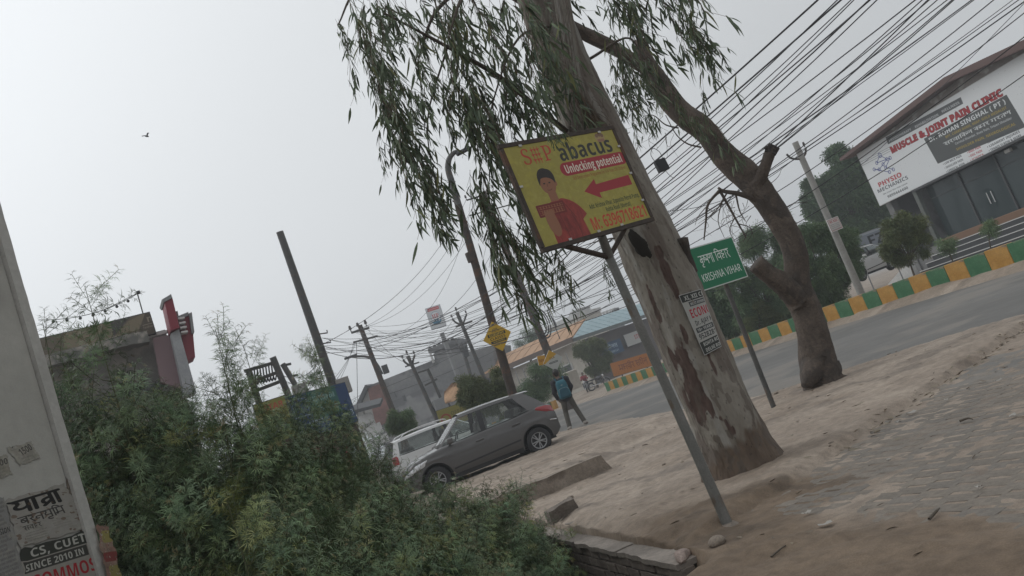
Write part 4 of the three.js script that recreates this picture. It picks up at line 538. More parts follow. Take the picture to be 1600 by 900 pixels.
leafy('shrub', 'broad green shrub on the median right of the leaning dark trunk', 'shrub', 'mid', [1300, 480], verge(1300, 440, 19.3), [[1270, 372, 30], [1300, 378, 30], [1285, 420, 38], [1315, 420, 22], [1270, 450, 36], [1300, 452, 32], [1255, 400, 34], [1320, 395, 24], [1275, 490, 34], [1310, 485, 26], [1250, 440, 34], [1330, 430, 18], [1290, 520, 28]], { s: 1, trunk: 0.06 });
leafy('shrub', 'dark green shrub on the median below the green sign', 'shrub', 'dark', [1140, 520], verge(1140, 500, 19.3), [[1120, 485, 30], [1150, 490, 28], [1135, 515, 28], [1110, 520, 24], [1170, 505, 24], [1130, 455, 24]], { s: 1.1 });
leafy('shrub', 'yellowish green roadside shrub low on the median between post and trunk', 'shrub', 'light', [1185, 515], verge(1185, 500, 18.4), [[1190, 490, 18], [1205, 510, 18], [1180, 510, 16]], { s: 0.7 });
leafy('shrub', 'small thin stemmed tree on the median left of the clinic steps', 'tree', 'light', [1428, 432], verge(1428, 425, 18.7), [[1405, 345, 22], [1430, 350, 22], [1395, 375, 20], [1425, 380, 22], [1405, 400, 18], [1440, 375, 16], [1390, 395, 12]], { s: 0.75, trunk: 0.035 });
leafy('shrub', 'scraggly little bush on the median in front of the clinic steps', 'shrub', 'grey', [1487, 405], verge(1487, 405, 18.5), [[1480, 395, 10], [1490, 378, 8], [1472, 385, 7]], { s: 0.6, trunk: 0.02, n: 8 });
leafy('shrub', 'small palm like plant on the median before the clinic glass', 'shrub', 'grey', [1545, 385], verge(1545, 385, 18.5), [[1540, 358, 9], [1552, 362, 9], [1546, 350, 8]], { s: 0.55, trunk: 0.02, n: 9 });
leafy('dense_tree', 'large dense dark tree behind the concrete pole beside the clinic', 'tree', 'dark', [1325, 420], 56, [[1290, 285, 30], [1320, 265, 32], [1350, 258, 28], [1375, 275, 24], [1280, 320, 26], [1310, 320, 38], [1345, 310, 40], [1375, 320, 34], [1330, 355, 36], [1360, 360, 34], [1295, 355, 30], [1275, 300, 16], [1335, 247, 18]], { s: 1.7, trunk: 0.25, n: 30 });
leafy('shrub', 'bright green rounded bush behind the roof of the grey car', 'shrub', 'light', [755, 660], 30, [[735, 612, 22], [760, 605, 22], [785, 612, 20], [745, 632, 24], [775, 632, 24], [722, 625, 14]], { s: 0.9 });
leafy('shrub', 'thin grey green bush between the rusty lamp pole and the walking person', 'shrub', 'grey', [835, 640], 42, [[822, 600, 20], [845, 590, 22], [865, 585, 20], [835, 620, 22], [860, 612, 22], [810, 618, 14]], { s: 1.2, n: 12 });
leafy('shrub', 'low green bush above the roof of the white car', 'shrub', 'mid', [625, 690], 36, [[612, 660, 14], [632, 656, 16], [622, 672, 18], [640, 668, 12]], { s: 1.0 });
leafy('roadside_tree', 'small bushy tree behind the motorcycles in front of the blue sign', 'tree', 'light', [932, 602], 66, [[915, 540, 14], [930, 536, 14], [942, 548, 14], [922, 556, 16], [938, 566, 15], [928, 578, 12], [908, 550, 10]], { s: 1.6, trunk: 0.12 });
leafy('palm', 'feathery palm tree beyond the orange roof', 'tree', 'grey', [828, 560], 95, [[820, 528, 14], [838, 522, 12], [806, 540, 10], [848, 535, 10], [828, 540, 10]], { s: 2.0, trunk: 0.15, n: 10 });
// ================================================================ median kerb, poles and buildings
const concrete = mottled([0.27, 0.265, 0.25], [0.33, 0.32, 0.30], { size: 1.5, scale: 6, px: 256, grain: 0.2 }), plasterGrey = mottled([0.15, 0.152, 0.155], [0.205, 0.205, 0.205], { size: 7, scale: 5, px: 512, grain: 0.18, stain: [0.10, 0.10, 0.105], stainAt: 0.58 }), plasterCream = mottled([0.40, 0.375, 0.33], [0.47, 0.44, 0.39], { size: 5, scale: 5, px: 256, stain: [0.30, 0.27, 0.235] }), plasterWhite = mottled([0.46, 0.46, 0.45], [0.55, 0.55, 0.54], { size: 4, scale: 5, px: 256, stain: [0.36, 0.35, 0.33] }), darkGlass = mat([0.036, 0.05, 0.052], 0.08), dark = mat([0.03, 0.03, 0.032], 0.8), slate = mat([0.055, 0.057, 0.06], 0.7), white = mat([0.62, 0.62, 0.61], 0.6), grey = mat([0.22, 0.225, 0.23], 0.7);
{
  const paint = (a, b) => mottled(a, b, { size: 1.6, scale: 6, px: 256, grain: 0.25, bump: 0.004, stain: [0.19, 0.15, 0.11], stainAt: 0.54 }), G = paint([0.035, 0.125, 0.055], [0.06, 0.16, 0.08]), Y = paint([0.36, 0.185, 0.035], [0.43, 0.24, 0.06]);
  const L = 0.715, run = (label, z0, n, k0) => {
    const t = thing('median_kerb', label, 'kerb', V(17.52, 0, z0)); t.updateMatrixWorld();
    const g = metric(rbox(0.24, 0.74, L - 0.006, 0.018)), foot = metric(rbox(0.14, 0.12, L - 0.006, 0.015));
    for (let i = 0; i < n; i++) { const z = -(i + 0.5) * L, m = share('kerb_block', g, (i + k0) % 2 ? Y : G, t); m.position.set(0.15 - bend(z0 + z) + rr(-0.006, 0.006), 0.325 + rr(-0.008, 0.008), z); m.rotation.set(rr(-0.006, 0.006), rr(-0.008, 0.008), rr(-0.01, 0.01)); }
    return t;
  };
  run('long median kerb painted in green and orange yellow blocks along the far road edge', -17.08 + 22 * L, 63, 0); run('far piece of striped median kerb beyond the opening behind the walking person', -56.5, 22, 1);
}
const cylBar = (a, b, r, r2) => bar(a, b, r, 10, r2 ?? r);
const poleFoot = (x, y, depth, top) => { const p = at(x, y, depth); return p; };
// a pole through two points of the photograph, carried down to the ground
function pole(name, label, category, lo, hi, depth, r0, r1, material, more) {
  const a = at(lo[0], lo[1], depth), b = at(hi[0], hi[1], depth), d = a.clone().sub(b), foot = a.clone().addScaledVector(d, (a.y + 0.2) / -d.y), t = thing(name, label, category, foot); const rel = (p) => p.clone().sub(foot);
  obj('shaft', [tube([V(), rel(a.lerp(b, 0.3)), rel(b)], [r0, lerp(r0, r1, 0.5), r1], { seg: 12, per: 3 })], material, t); if (more) more(t, (x, y, dz = 0) => at(x, y, depth + dz).sub(foot)); return t;
}
const insul = mottled([0.05, 0.04, 0.036], [0.09, 0.08, 0.075], { size: 0.4, px: 64 });
const pin = (p, s = 1) => [cyl(0.02 * s, 0.02 * s, 0.12 * s, p.x, p.y, p.z, 6), cyl(0.06 * s, 0.04 * s, 0.07 * s, p.x, p.y + 0.1 * s, p.z, 8), cyl(0.05 * s, 0.03 * s, 0.06 * s, p.x, p.y + 0.17 * s, p.z, 8)];
const pins = (t, list, s0) => { const s = s0 * 0.62; list.forEach((p) => obj('insulator', [mergeGeometries(pin(p, s).map(metric))], insul, t)); };
pole('tubular_pole', 'tall plain grey tubular pole rising highest on the left', 'pole', [520, 600], [437, 362], 31, 0.19, 0.135, darkSteel, (t, q) => { for (const [x, y] of [[498, 522], [503, 537]]) { const a = q(x, y), b = q(x + 14, y - 2); obj('bracket', [cylBar(a, b, 0.025)], darkSteel, t); pins(t, [q(x + 14, y - 2)], 0.8); } obj('junction_box', [rbox(0.5, 0.6, 0.4, 0.02, ...q(537, 603).toArray())], concrete, t); });
{ // curved rusty lamp pole, with the yellow diamond notice on it
  pole('lamp_pole', 'rusty leaning lamp pole with a curved top behind the yellow diamond notice', 'street lamp', [800, 612], [716, 320], 26, 0.165, 0.12, rust, (t, q) => { obj('curved_arm', [tube([q(716, 320), q(706, 285), q(700, 262), q(703, 246), q(711, 238), q(718, 236)], [0.118, 0.11, 0.10, 0.085, 0.07, 0.06], { seg: 10, per: 5 })], darkSteel, t); obj('lamp_head', [rbox(0.5, 0.12, 0.22, 0.05, ...q(724, 236).toArray(), 0, 0, 0.2)], slate, t); obj('collar', [cyl(0.17, 0.17, 0.3, ...q(739, 408).toArray())], rust, t); obj('bracket', [cylBar(q(707, 315), q(718, 312), 0.02)], darkSteel, t); pins(t, [q(715, 313)], 0.9); });
  const p = plate([[771, 504], [799, 519], [783, 549], [753, 531]], 25.6, 8), t = thing('diamond_notice', 'yellow diamond shaped notice for coaching classes on the rusty lamp pole', 'sign'); const s = new THREE.Group(); s.name = 'plate'; t.add(s); const w = (p.w + p.h) / 2; s.position.copy(p.mid); s.rotation.set(0, p.turn, R(45) + R(0), 'YXZ');
  const tex = print(384, 384, (g, W, H) => { block(g, 0, 0, W, H, '#c09a20'); g.translate(W / 2, H / 2); g.rotate(R(45)); g.fillStyle = '#22211c'; g.fillRect(-170, -66, 340, 54); words(g, 'JOIN', 0, -130, 46, '#3a3218', { align: 'center' }); words(g, 'STUDY AT', 0, -92, 34, '#3a3218', { align: 'center' }); words(g, 'GURUPHY', 0, -38, 62, '#c7a83e', { align: 'center', across: 290 }); words(g, 'CLASSES', 0, 26, 64, '#22211c', { align: 'center', across: 300 }); g.fillRect(-150, 62, 300, 44); words(g, 'XI XII PHYSICS', 0, 84, 32, '#c7a83e', { align: 'center' }); words(g, '98970 12345', 0, 140, 42, '#3a3218', { align: 'center' }); });
  face('print', w, w, 0.03, tex, s); obj('sheet', [rbox(w, w, 0.03, 0.006, 0, 0, 0.01)], mat([0.3, 0.25, 0.1], 0.6), s);
}
pole('electric_pole', 'rusty electric pole with two crossarms half hidden by hanging leaves', 'pole', [855, 548], [754, 300], 47, 0.25, 0.20, rust, (t, q) => { obj('crossarm', [beam(q(729, 313), q(777, 298), 0.09, 0.09)], darkSteel, t); obj('crossarm', [beam(q(733, 337), q(797, 320), 0.07, 0.07)], darkSteel, t); pins(t, [q(729, 312), q(749, 304), q(771, 296)], 2); obj('cable_coil', [0, 1, 2].map((i) => new THREE.TorusGeometry(0.42 + 0.07 * i, 0.03, 6, 20).scale(1, 1.6, 1).rotateY(0.4).translate(...q(843 + i * 2, 505).toArray())), dark, t); obj('clamp', [cyl(0.29, 0.29, 0.5, ...q(838, 502).toArray())], darkSteel, t); });
pole('electric_pole', 'electric pole with three insulators on its crossarm and a curved lamp arm', 'pole', [617, 650], [562, 508], 56, 0.22, 0.16, rust, (t, q) => { obj('crossarm', [beam(q(549, 520), q(577, 512), 0.14, 0.14)], darkSteel, t); obj('crossarm', [beam(q(552, 535), q(590, 525), 0.12, 0.12)], darkSteel, t); pins(t, [q(549, 519), q(561, 514), q(573, 510)], 3.2); obj('lamp_arm', [tube([q(597, 585), q(588, 568), q(575, 558), q(548, 557)], [0.1, 0.1, 0.09, 0.08], { seg: 8, per: 5 })], darkSteel, t); obj('lamp_head', [rbox(0.9, 0.16, 0.3, 0.05, ...q(548, 557.5).toArray())], slate, t); obj('junction_box', [rbox(0.4, 0.6, 0.3, 0.03, ...q(602, 577).toArray())], slate, t); });
const vArm = (t, q, top, a, b, s) => { obj('v_arm', [tube([q(...a), q(a[0] + 4, a[1] + 5), q(...top), q(b[0] - 2, b[1] + 6), q(...b)], [0.07 * s, 0.07 * s, 0.07 * s, 0.07 * s, 0.07 * s], { seg: 6, per: 4 })], darkSteel, t); pins(t, [q(...a), q(...b)], 2 * s); };
pole('electric_pole', 'black electric pole with a V shaped insulator bracket right of the fuel station sign', 'pole', [757, 592], [714, 488], 58, 0.17, 0.13, darkSteel, (t, q) => { vArm(t, q, [722, 507], [707, 498], [729, 491], 1); pins(t, [q(714, 487)], 2.4); obj('crossarm', [beam(q(712, 511), q(738, 502), 0.1, 0.1)], darkSteel, t); });
pole('electric_pole', 'short black electric pole close left of the one with the V bracket', 'pole', [738, 595], [720, 536], 70, 0.17, 0.15, darkSteel, (t, q) => { vArm(t, q, [724, 550], [719, 546], [729, 539], 1); obj('junction_box', [rbox(0.5, 0.7, 0.4, 0.03, ...q(727, 552).toArray())], slate, t); });
pole('transformer_frame', 'twin pole steel frame with V brackets in front of the grey building', 'pole', [685, 661], [637, 556], 52, 0.15, 0.12, darkSteel, (t, q) => { vArm(t, q, [643, 571], [630, 562], [648, 555], 1); pins(t, [q(637, 555)], 2.2); obj('second_pole', [cylBar(q(668, 576), q(703, 655), 0.1)], darkSteel, t); obj('tie', [beam(q(653, 582), q(669, 577), 0.1, 0.1)], darkSteel, t); obj('tie', [beam(q(664, 602), q(683, 592), 0.1, 0.1)], darkSteel, t); obj('tie', [beam(q(633, 573), q(655, 566), 0.08, 0.08)], darkSteel, t); obj('transformer', [rbox(0.7, 0.9, 0.6, 0.05, ...q(687, 634).toArray())], grey, t); });
{ // the switch frame on two poles left of the blue hoarding
  const d = 31, o = at(405, 640, d), t = thing('switch_frame', 'pair of dark poles joined by three crossbars with hanging cable loops left of the hoarding', 'pole', o), q = (x, y) => at(x, y, d).sub(o);
  for (const [a, b] of [[[418, 670], [388, 578]], [[460, 640], [426, 558]]]) { const A = q(...a), B = q(...b), D = A.clone().sub(B); obj('pole', [cylBar(A.addScaledVector(D, 1.6), B, 0.13)], darkSteel, t); }
  for (const [a, b] of [[[382, 580], [434, 565]], [[390, 598], [438, 580]], [[396, 612], [443, 594]]]) obj('crossbar', [beam(q(...a), q(...b), 0.12, 0.1)], darkSteel, t);
  for (let i = 0; i < 7; i++) { const x = 397 + i * 4.5; obj('cable_loop', [tube([q(x, 577 - i * 1.4), q(x + 2, 590 - i), q(x + 6, 600 - i), q(x + 8, 592 - i)], [0.03, 0.03, 0.03, 0.03], { seg: 5, per: 4 })], dark, t); }
}
pole('concrete_pole', 'pale concrete pole with a curved bracket on the median before the dense tree', 'pole', [1345, 457], [1242, 222], 27, 0.13, 0.10, concrete, (t, q) => { obj('bracket', [tube([q(1229, 241), q(1236, 247), q(1250, 248), q(1258, 241), q(1259, 231)], [0.035, 0.035, 0.035, 0.035, 0.035], { seg: 8, per: 5 })], darkSteel, t); pins(t, [q(1258, 230)], 1.3); });
{ // the small white notice on that pole
  const p = plate([[1291, 340], [1316, 346], [1316, 358], [1293, 358]], 26.6, 2), t = thing('pole_notice', 'small white five sided notice with red lettering on the concrete pole', 'sign'); const b = new THREE.Group(); b.name = 'plate'; t.add(b); b.position.copy(p.mid); b.rotation.set(0, p.turn, R(2), 'YXZ');
  const tex = print(192, 160, (g, W, H) => { block(g, 0, 0, W, H, '#b9b4b0'); g.strokeStyle = '#9a4a4a'; g.lineWidth = 5; g.strokeRect(6, 6, W - 12, H - 12); words(g, 'XI XII', 24, 36, 44, '#a03038', { across: 140 }); for (let i = 0; i < 4; i++) words(g, pick(['MATHS CLASSES', 'PHYSICS', 'COACHING']), 20, 76 + i * 22, 20, '#6d6a6c', { across: 150 }); });
  const w = 0.46, h = 0.40; face('print', w, h, 0.012, tex, b); obj('sheet', [rbox(w + 0.03, h + 0.03, 0.02, 0.004)], white, b);
}
pole('fuel_sign', 'tall fuel station sign with red letters and blue petals on a grey pole', 'sign', [713, 581], [690, 520], 80, 0.26, 0.22, grey, (t, q) => {
  const p = plate([[663, 483], [686, 475], [699, 508], [675, 515]], 80, -12), b = new THREE.Group(); b.name = 'sign_box'; t.add(b); b.position.copy(p.mid).sub(t.position); b.rotation.set(0, p.turn, p.tilt, 'YXZ');
  const tex = print(256, 320, (g, W, H) => { block(g, 0, 0, W, H, '#c6c9cc'); block(g, 30, 14, 196, 44, '#b6343c', 6); words(g, 'HINDUSTAN PETROLEUM', 40, 36, 24, '#d8c9c9', { across: 176 }); g.fillStyle = '#d6d9dc'; g.strokeStyle = '#5a7da0'; g.lineWidth = 5; g.beginPath(); g.ellipse(128, 165, 78, 84, 0, 0, 7); g.fill(); g.stroke(); words(g, 'HP', 128, 146, 82, '#b3313c', { font: 'serif', align: 'center' }); g.fillStyle = '#2c6f8c'; for (const s of [-1, 1]) for (const a of [0.35, 1.0]) { g.save(); g.translate(128, 270); g.rotate(s * a); g.beginPath(); g.ellipse(0, -48, 15, 46, 0, 0, 7); g.fill(); g.restore(); } });
  obj('case', [rbox(p.w, p.h, 0.4, 0.05, 0, 0, -0.21)], mat([0.10, 0.12, 0.17], 0.6), b); face('print', p.w - 0.04, p.h - 0.04, 0.006, tex, b);
});
// ---- a building's frame: +x along the face from a to b (both on the level h), the face looks to +z
function facade(name, label, a, b, h) {
  const A = onLevel(...a, h), B = onLevel(...b, h), u = B.clone().sub(A).setY(0).normalize(), L = A.distanceTo(B), t = thing(name, label, 'building', A.clone().setY(0), Math.atan2(-u.z, u.x)), n = V().crossVectors(u, V(0, 1, 0));
  const loc = (x, y) => { const d = ray(x, y), k = n.dot(A.clone().sub(camera.position)) / n.dot(d), p = d.multiplyScalar(k).add(camera.position); return [p.clone().sub(A).dot(u), p.y]; };
  // a box over the rectangle spanned by two points of the photograph, standing from z0 to z1 out of the face
  const slab = (p, q, z0, z1, bevel = 0.02) => { const [x0, y0] = loc(...p), [x1, y1] = loc(...q); return rbox(Math.abs(x1 - x0), Math.abs(y1 - y0), z1 - z0, Math.min(bevel, (z1 - z0) / 3), (x0 + x1) / 2, (y0 + y1) / 2, (z0 + z1) / 2); };
  const poly = (pts, z0, z1) => prism(pts.map((p) => loc(...p)), z1 - z0).translate(0, 0, z0);
  return { t, loc, slab, poly, L, u, n, A };
}
// a printed panel over a rectangle of the face; draw(g, P, W, H) with P(x, y): photograph point -> canvas point
function panel(f, name, x0, x1, y0, y1, z, ppm, draw, back) {
  const W = Math.round((x1 - x0) * ppm), H = Math.round((y1 - y0) * ppm), tex = print(W, H, (g) => draw(g, (x, y) => { const [s, h] = f.loc(x, y); return [(s - x0) * ppm, (y1 - h) * ppm]; }, W, H));
  const m = share(name, flat(new THREE.PlaneGeometry(x1 - x0, y1 - y0).translate((x0 + x1) / 2, (y0 + y1) / 2, z)), new THREE.MeshStandardMaterial({ map: tex, roughness: 0.7 }), f.t); obj('panel_backing', [rbox(x1 - x0 + 0.06, y1 - y0 + 0.06, 0.1, 0.02, (x0 + x1) / 2, (y0 + y1) / 2, z - 0.056)], back ?? grey, f.t); return m;
}
const lineText = (g, P, text, a, b, size, fill, o = {}) => { const p = P(...a), q = P(...b), w = Math.hypot(q[0] - p[0], q[1] - p[1]); words(g, text, p[0], p[1], size, fill, { across: w, tilt: Math.atan2(q[1] - p[1], q[0] - p[0]), ...o }); };
{ // ---- the clinic across the road
  const u = V(0, 0, 1), A = V(32, 0, -35.7), t = thing('clinic_building', 'clinic with long white signboard, grey glass front and black steps across the road', 'building', A, -Math.PI / 2);
  const f = { t, loc: (x, y) => { const p = onX(x, y, 32); return [p.z + 35.7, p.y]; } };
  const draw = (g, P, W, H) => {
    block(g, 0, 0, W, H, '#d4d7d9'); for (let i = 0; i < 6; i++) { g.fillStyle = 'rgba(90,95,100,.35)'; const p = P(1350, 238 + i * 3); }
    const quad = (c, fill) => { g.fillStyle = fill; g.beginPath(); c.forEach((q, i) => { const p = P(...q); i ? g.lineTo(...p) : g.moveTo(...p); }); g.fill(); };
    quad([[1392, 212], [1510, 149], [1514, 159], [1396, 223]], '#55585a'); const s = H / 3.1;
    lineText(g, P, 'PHYSIOTHERAPY', [1397, 218], [1432, 199], s * 0.17, '#b9bcbe'); lineText(g, P, 'REHABILITATION', [1438, 196], [1475, 176], s * 0.17, '#b9bcbe'); lineText(g, P, 'WELLNESS', [1480, 172], [1508, 157], s * 0.17, '#b9bcbe');
    g.strokeStyle = '#8d9194'; g.lineWidth = 3; for (const k of [0, 3.4, 7]) { const a = P(1352, 251 + k), b = P(1400, 226 + k); g.beginPath(); g.moveTo(...a); g.lineTo(...b); g.stroke(); }
    lineText(g, P, 'MUSCLE & JOINT PAIN CLINIC', [1400, 233], [1575, 141], s * 0.44, '#a3232b', { outline: '#6d1c20' });
    quad([[1452, 214], [1582, 145], [1612, 195], [1474, 253]], '#4d5050'); lineText(g, P, 'Dr. ROHAN SINGHAL ( PT )', [1460, 217], [1580, 155], s * 0.30, '#d3d6d8');
    lineText(g, P, 'BPT, CORRE DOMS, MIAP, GOLD MEDALIST', [1486, 212], [1582, 165], s * 0.17, '#a08a3c'); lineText(g, P, 'Cervical Disorder, Knee Pain, Frozen Shoulder', [1501, 222], [1590, 181], s * 0.15, '#b5b8ba'); lineText(g, P, 'SHOULDER PAIN, NEUROLOGICAL', [1503, 231], [1596, 190], s * 0.17, '#a08a3c');
    g.strokeStyle = '#c8cbcc'; { const p = P(1484, 223), q = P(1588, 172), L = Math.hypot(q[0] - p[0], q[1] - p[1]); g.save(); g.translate(p[0], p[1] - s * 0.08); g.rotate(Math.atan2(q[1] - p[1], q[0] - p[0])); deva(g, 's r v aa i k l | k m r | g r d n_ | gh'.replace(' | gh', '').replace(' d', ' t'), 0, 0, s * 0.15, 14, L); g.restore(); }
    [['LOW BACK PAIN', 'SHOULDER PAIN', 'CERVICAL PAIN'], ['KNEE PAIN', 'DISC PAIN', 'SCIATICA'], ['CERVICOGENIC HEADACHE', 'LIGAMENT INJURIES', 'TENNIS ELBOW & MORE']].forEach((col, c) => col.forEach((w, i) => { const a = [[1482, 254], [1520, 236], [1549, 221]][c], e = [[1511, 240], [1541, 226], [1600, 196]][c]; lineText(g, P, '• ' + w, [a[0] + i * 2.5, a[1] + i * 6], [e[0] + i * 2.5, e[1] + i * 6], s * 0.15, c === 1 ? '#a3393f' : '#3d4146'); }));
    const at3 = [[1383, 240], [1394, 246], [1378, 252], [1388, 254], [1399, 244], [1382, 262], [1392, 259], [1374, 262], [1404, 262], [1398, 266]]; g.strokeStyle = '#3a4680'; g.lineWidth = s * 0.035; at3.forEach((q, i) => { const p = P(...q); if (i) { const o = P(...at3[Math.max(0, i - 2)]); g.beginPath(); g.moveTo(...o); g.lineTo(...p); g.stroke(); } g.beginPath(); g.arc(p[0], p[1], s * (i ? 0.085 : 0.12), 0, 7); g.stroke(); });
    lineText(g, P, 'PHYSIO', [1380, 287], [1417, 269], s * 0.34, '#a8262e', { outline: '#c6c2c2' }); lineText(g, P, 'MECHANICS', [1379, 297], [1427, 274], s * 0.27, '#4b4f55'); lineText(g, P, 'We treat the root cause', [1388, 301], [1426, 283], s * 0.11, '#6a6e73'); lineText(g, P, '☎ 9899444400', [1391, 307], [1427, 290], s * 0.19, '#3d4146');
    flecks(g, W, H, 240, ['rgba(80,80,80,.25)', 'rgba(60,60,60,.18)'], 4);
  };
  panel(f, 'signboard', 0.08, 14.5, 4.32, 7.32, 0.35, 120, draw, plasterWhite);
  const G2 = (pts, d, z) => prism(pts, d).translate(0, 0, z);
  obj('wall', [box(0.4, 7.3, 12, 0.2, 3.65, -6.1), box(14.2, 3.0, 0.2, 7.3, 5.8, 0.12), box(15, 1.35, 12, 7.5, 0.67, -6.2)], plasterGrey, t);
  obj('roof', [G2([[-0.5, 7.34], [7.6, 7.86], [15, 6.95], [15, 7.3], [7.6, 8.14], [-0.5, 7.5]], 13, -12)], mat([0.12, 0.075, 0.068], 0.8), t);
  obj('gable_fill', [G2([[0.1, 7.33], [14.4, 7.33], [14.4, 7.05], [7.6, 7.85]], 0.1, 0.18)], mottled([0.40, 0.40, 0.39], [0.48, 0.48, 0.47], { size: 3, scale: 6, px: 256, stain: [0.22, 0.20, 0.185], stainAt: 0.5 }), t);
  obj('column', [rbox(0.24, 3.1, 0.24, 0.02, 2.55, 2.76, 0.2)], mat([0.11, 0.12, 0.11], 0.8), t); obj('column', [rbox(0.28, 3.1, 0.28, 0.02, 11.4, 2.76, 0.2)], plasterGrey, t);
  for (let i = 0; i < 5; i++) { obj('glass_pane', [box(2.1, 2.85, 0.03, 3.85 + i * 2.18, 2.8, -0.25)], darkGlass, t); obj('mullion', [rbox(0.06, 2.9, 0.09, 0.01, 4.94 + i * 2.18, 2.8, -0.25)], slate, t); }
  for (let i = 0; i < 5; i++) obj('transom', [rbox(2.04, 0.05, 0.07, 0.01, 3.85 + i * 2.18, 3.55, -0.245)], slate, t); for (const x of [5.95, 6.2]) obj('door_handle', [cylBar(V(x, 2.2, -0.17), V(x, 2.75, -0.17), 0.02)], white, t); obj('door_frame', [rbox(0.09, 2.9, 0.12, 0.01, 7.12, 2.8, -0.22), rbox(0.09, 2.9, 0.12, 0.01, 4.94, 2.8, -0.21)], slate, t); obj('glass_poster', [box(0.7, 0.9, 0.01, 9.2, 2.7, -0.22)], plasterWhite, t); obj('wall_lamp', [rbox(0.3, 0.16, 0.2, 0.03, 8.0, 4.05, -0.1)], white, t);
  obj('plinth', [rbox(12, 0.5, 0.2, 0.03, 8.6, 1.25, 0.1)], mat([0.20, 0.115, 0.07], 0.8), t); obj('ceiling_lip', [rbox(12.2, 0.12, 1.2, 0.02, 8.6, 4.24, -0.2)], slate, t);
  for (let i = 0; i < 4; i++) { obj('step', [box(11.5, 0.24, 2.4 - i * 0.5, 9, 0.90 - (3 - i) * 0.245 + 0.12, 1.4 - i * 0.25)], slate, t); obj('step_nosing', [box(11.5, 0.035, 0.06, 9, 0.90 - (3 - i) * 0.245 + 0.26, 2.6 - i * 0.5)], white, t); }
  obj('ramp_cheek', [G2([[0, 0], [2.9, 1.1], [2.9, 0.2], [1.6, 0]], 0.25, 2.4)], plasterWhite, t);
}
{ const d = 40, o = at(1505, 135, d), t = thing('roof_bracket', 'small bracket with three insulators above the clinic roof', 'pole', o), q = (x, y) => at(x, y, d).sub(o); obj('stub', [beam(q(1500, 152), q(1494, 133), 0.14, 0.14)], grey, t); obj('crossarm', [beam(q(1497, 133), q(1516, 123), 0.08, 0.08), beam(q(1509, 128), q(1513, 136), 0.06, 0.06)], darkSteel, t); pins(t, [q(1499, 131), q(1507, 127), q(1515, 122)], 1.2); }
{ // banner by the parked car
  const p = plate([[1338, 371], [1372, 360], [1384, 388], [1350, 402]], 40, -30), t = thing('banner', 'grey banner with big dark letters behind the parked white car', 'banner'); seat(t, p);
  face('print', 1.7, 1.15, 0.03, print(256, 176, (g, W, H) => { block(g, 0, 0, W, H, '#767c84'); words(g, 'FZ', 110, 70, 110, '#262a30', { across: 120 }); words(g, 'FIT ZONE GYM', 40, 140, 30, '#33373d', { across: 190 }); g.fillStyle = '#8f959c'; g.fillRect(0, 0, W, 14); }), t); obj('frame', [rbox(1.76, 1.21, 0.05, 0.01)], grey, t); for (const x of [-0.7, 0.7]) obj('leg', [cylBar(V(x, -0.6, 0), V(x, -2.6, 0), 0.03)], grey, t);
}
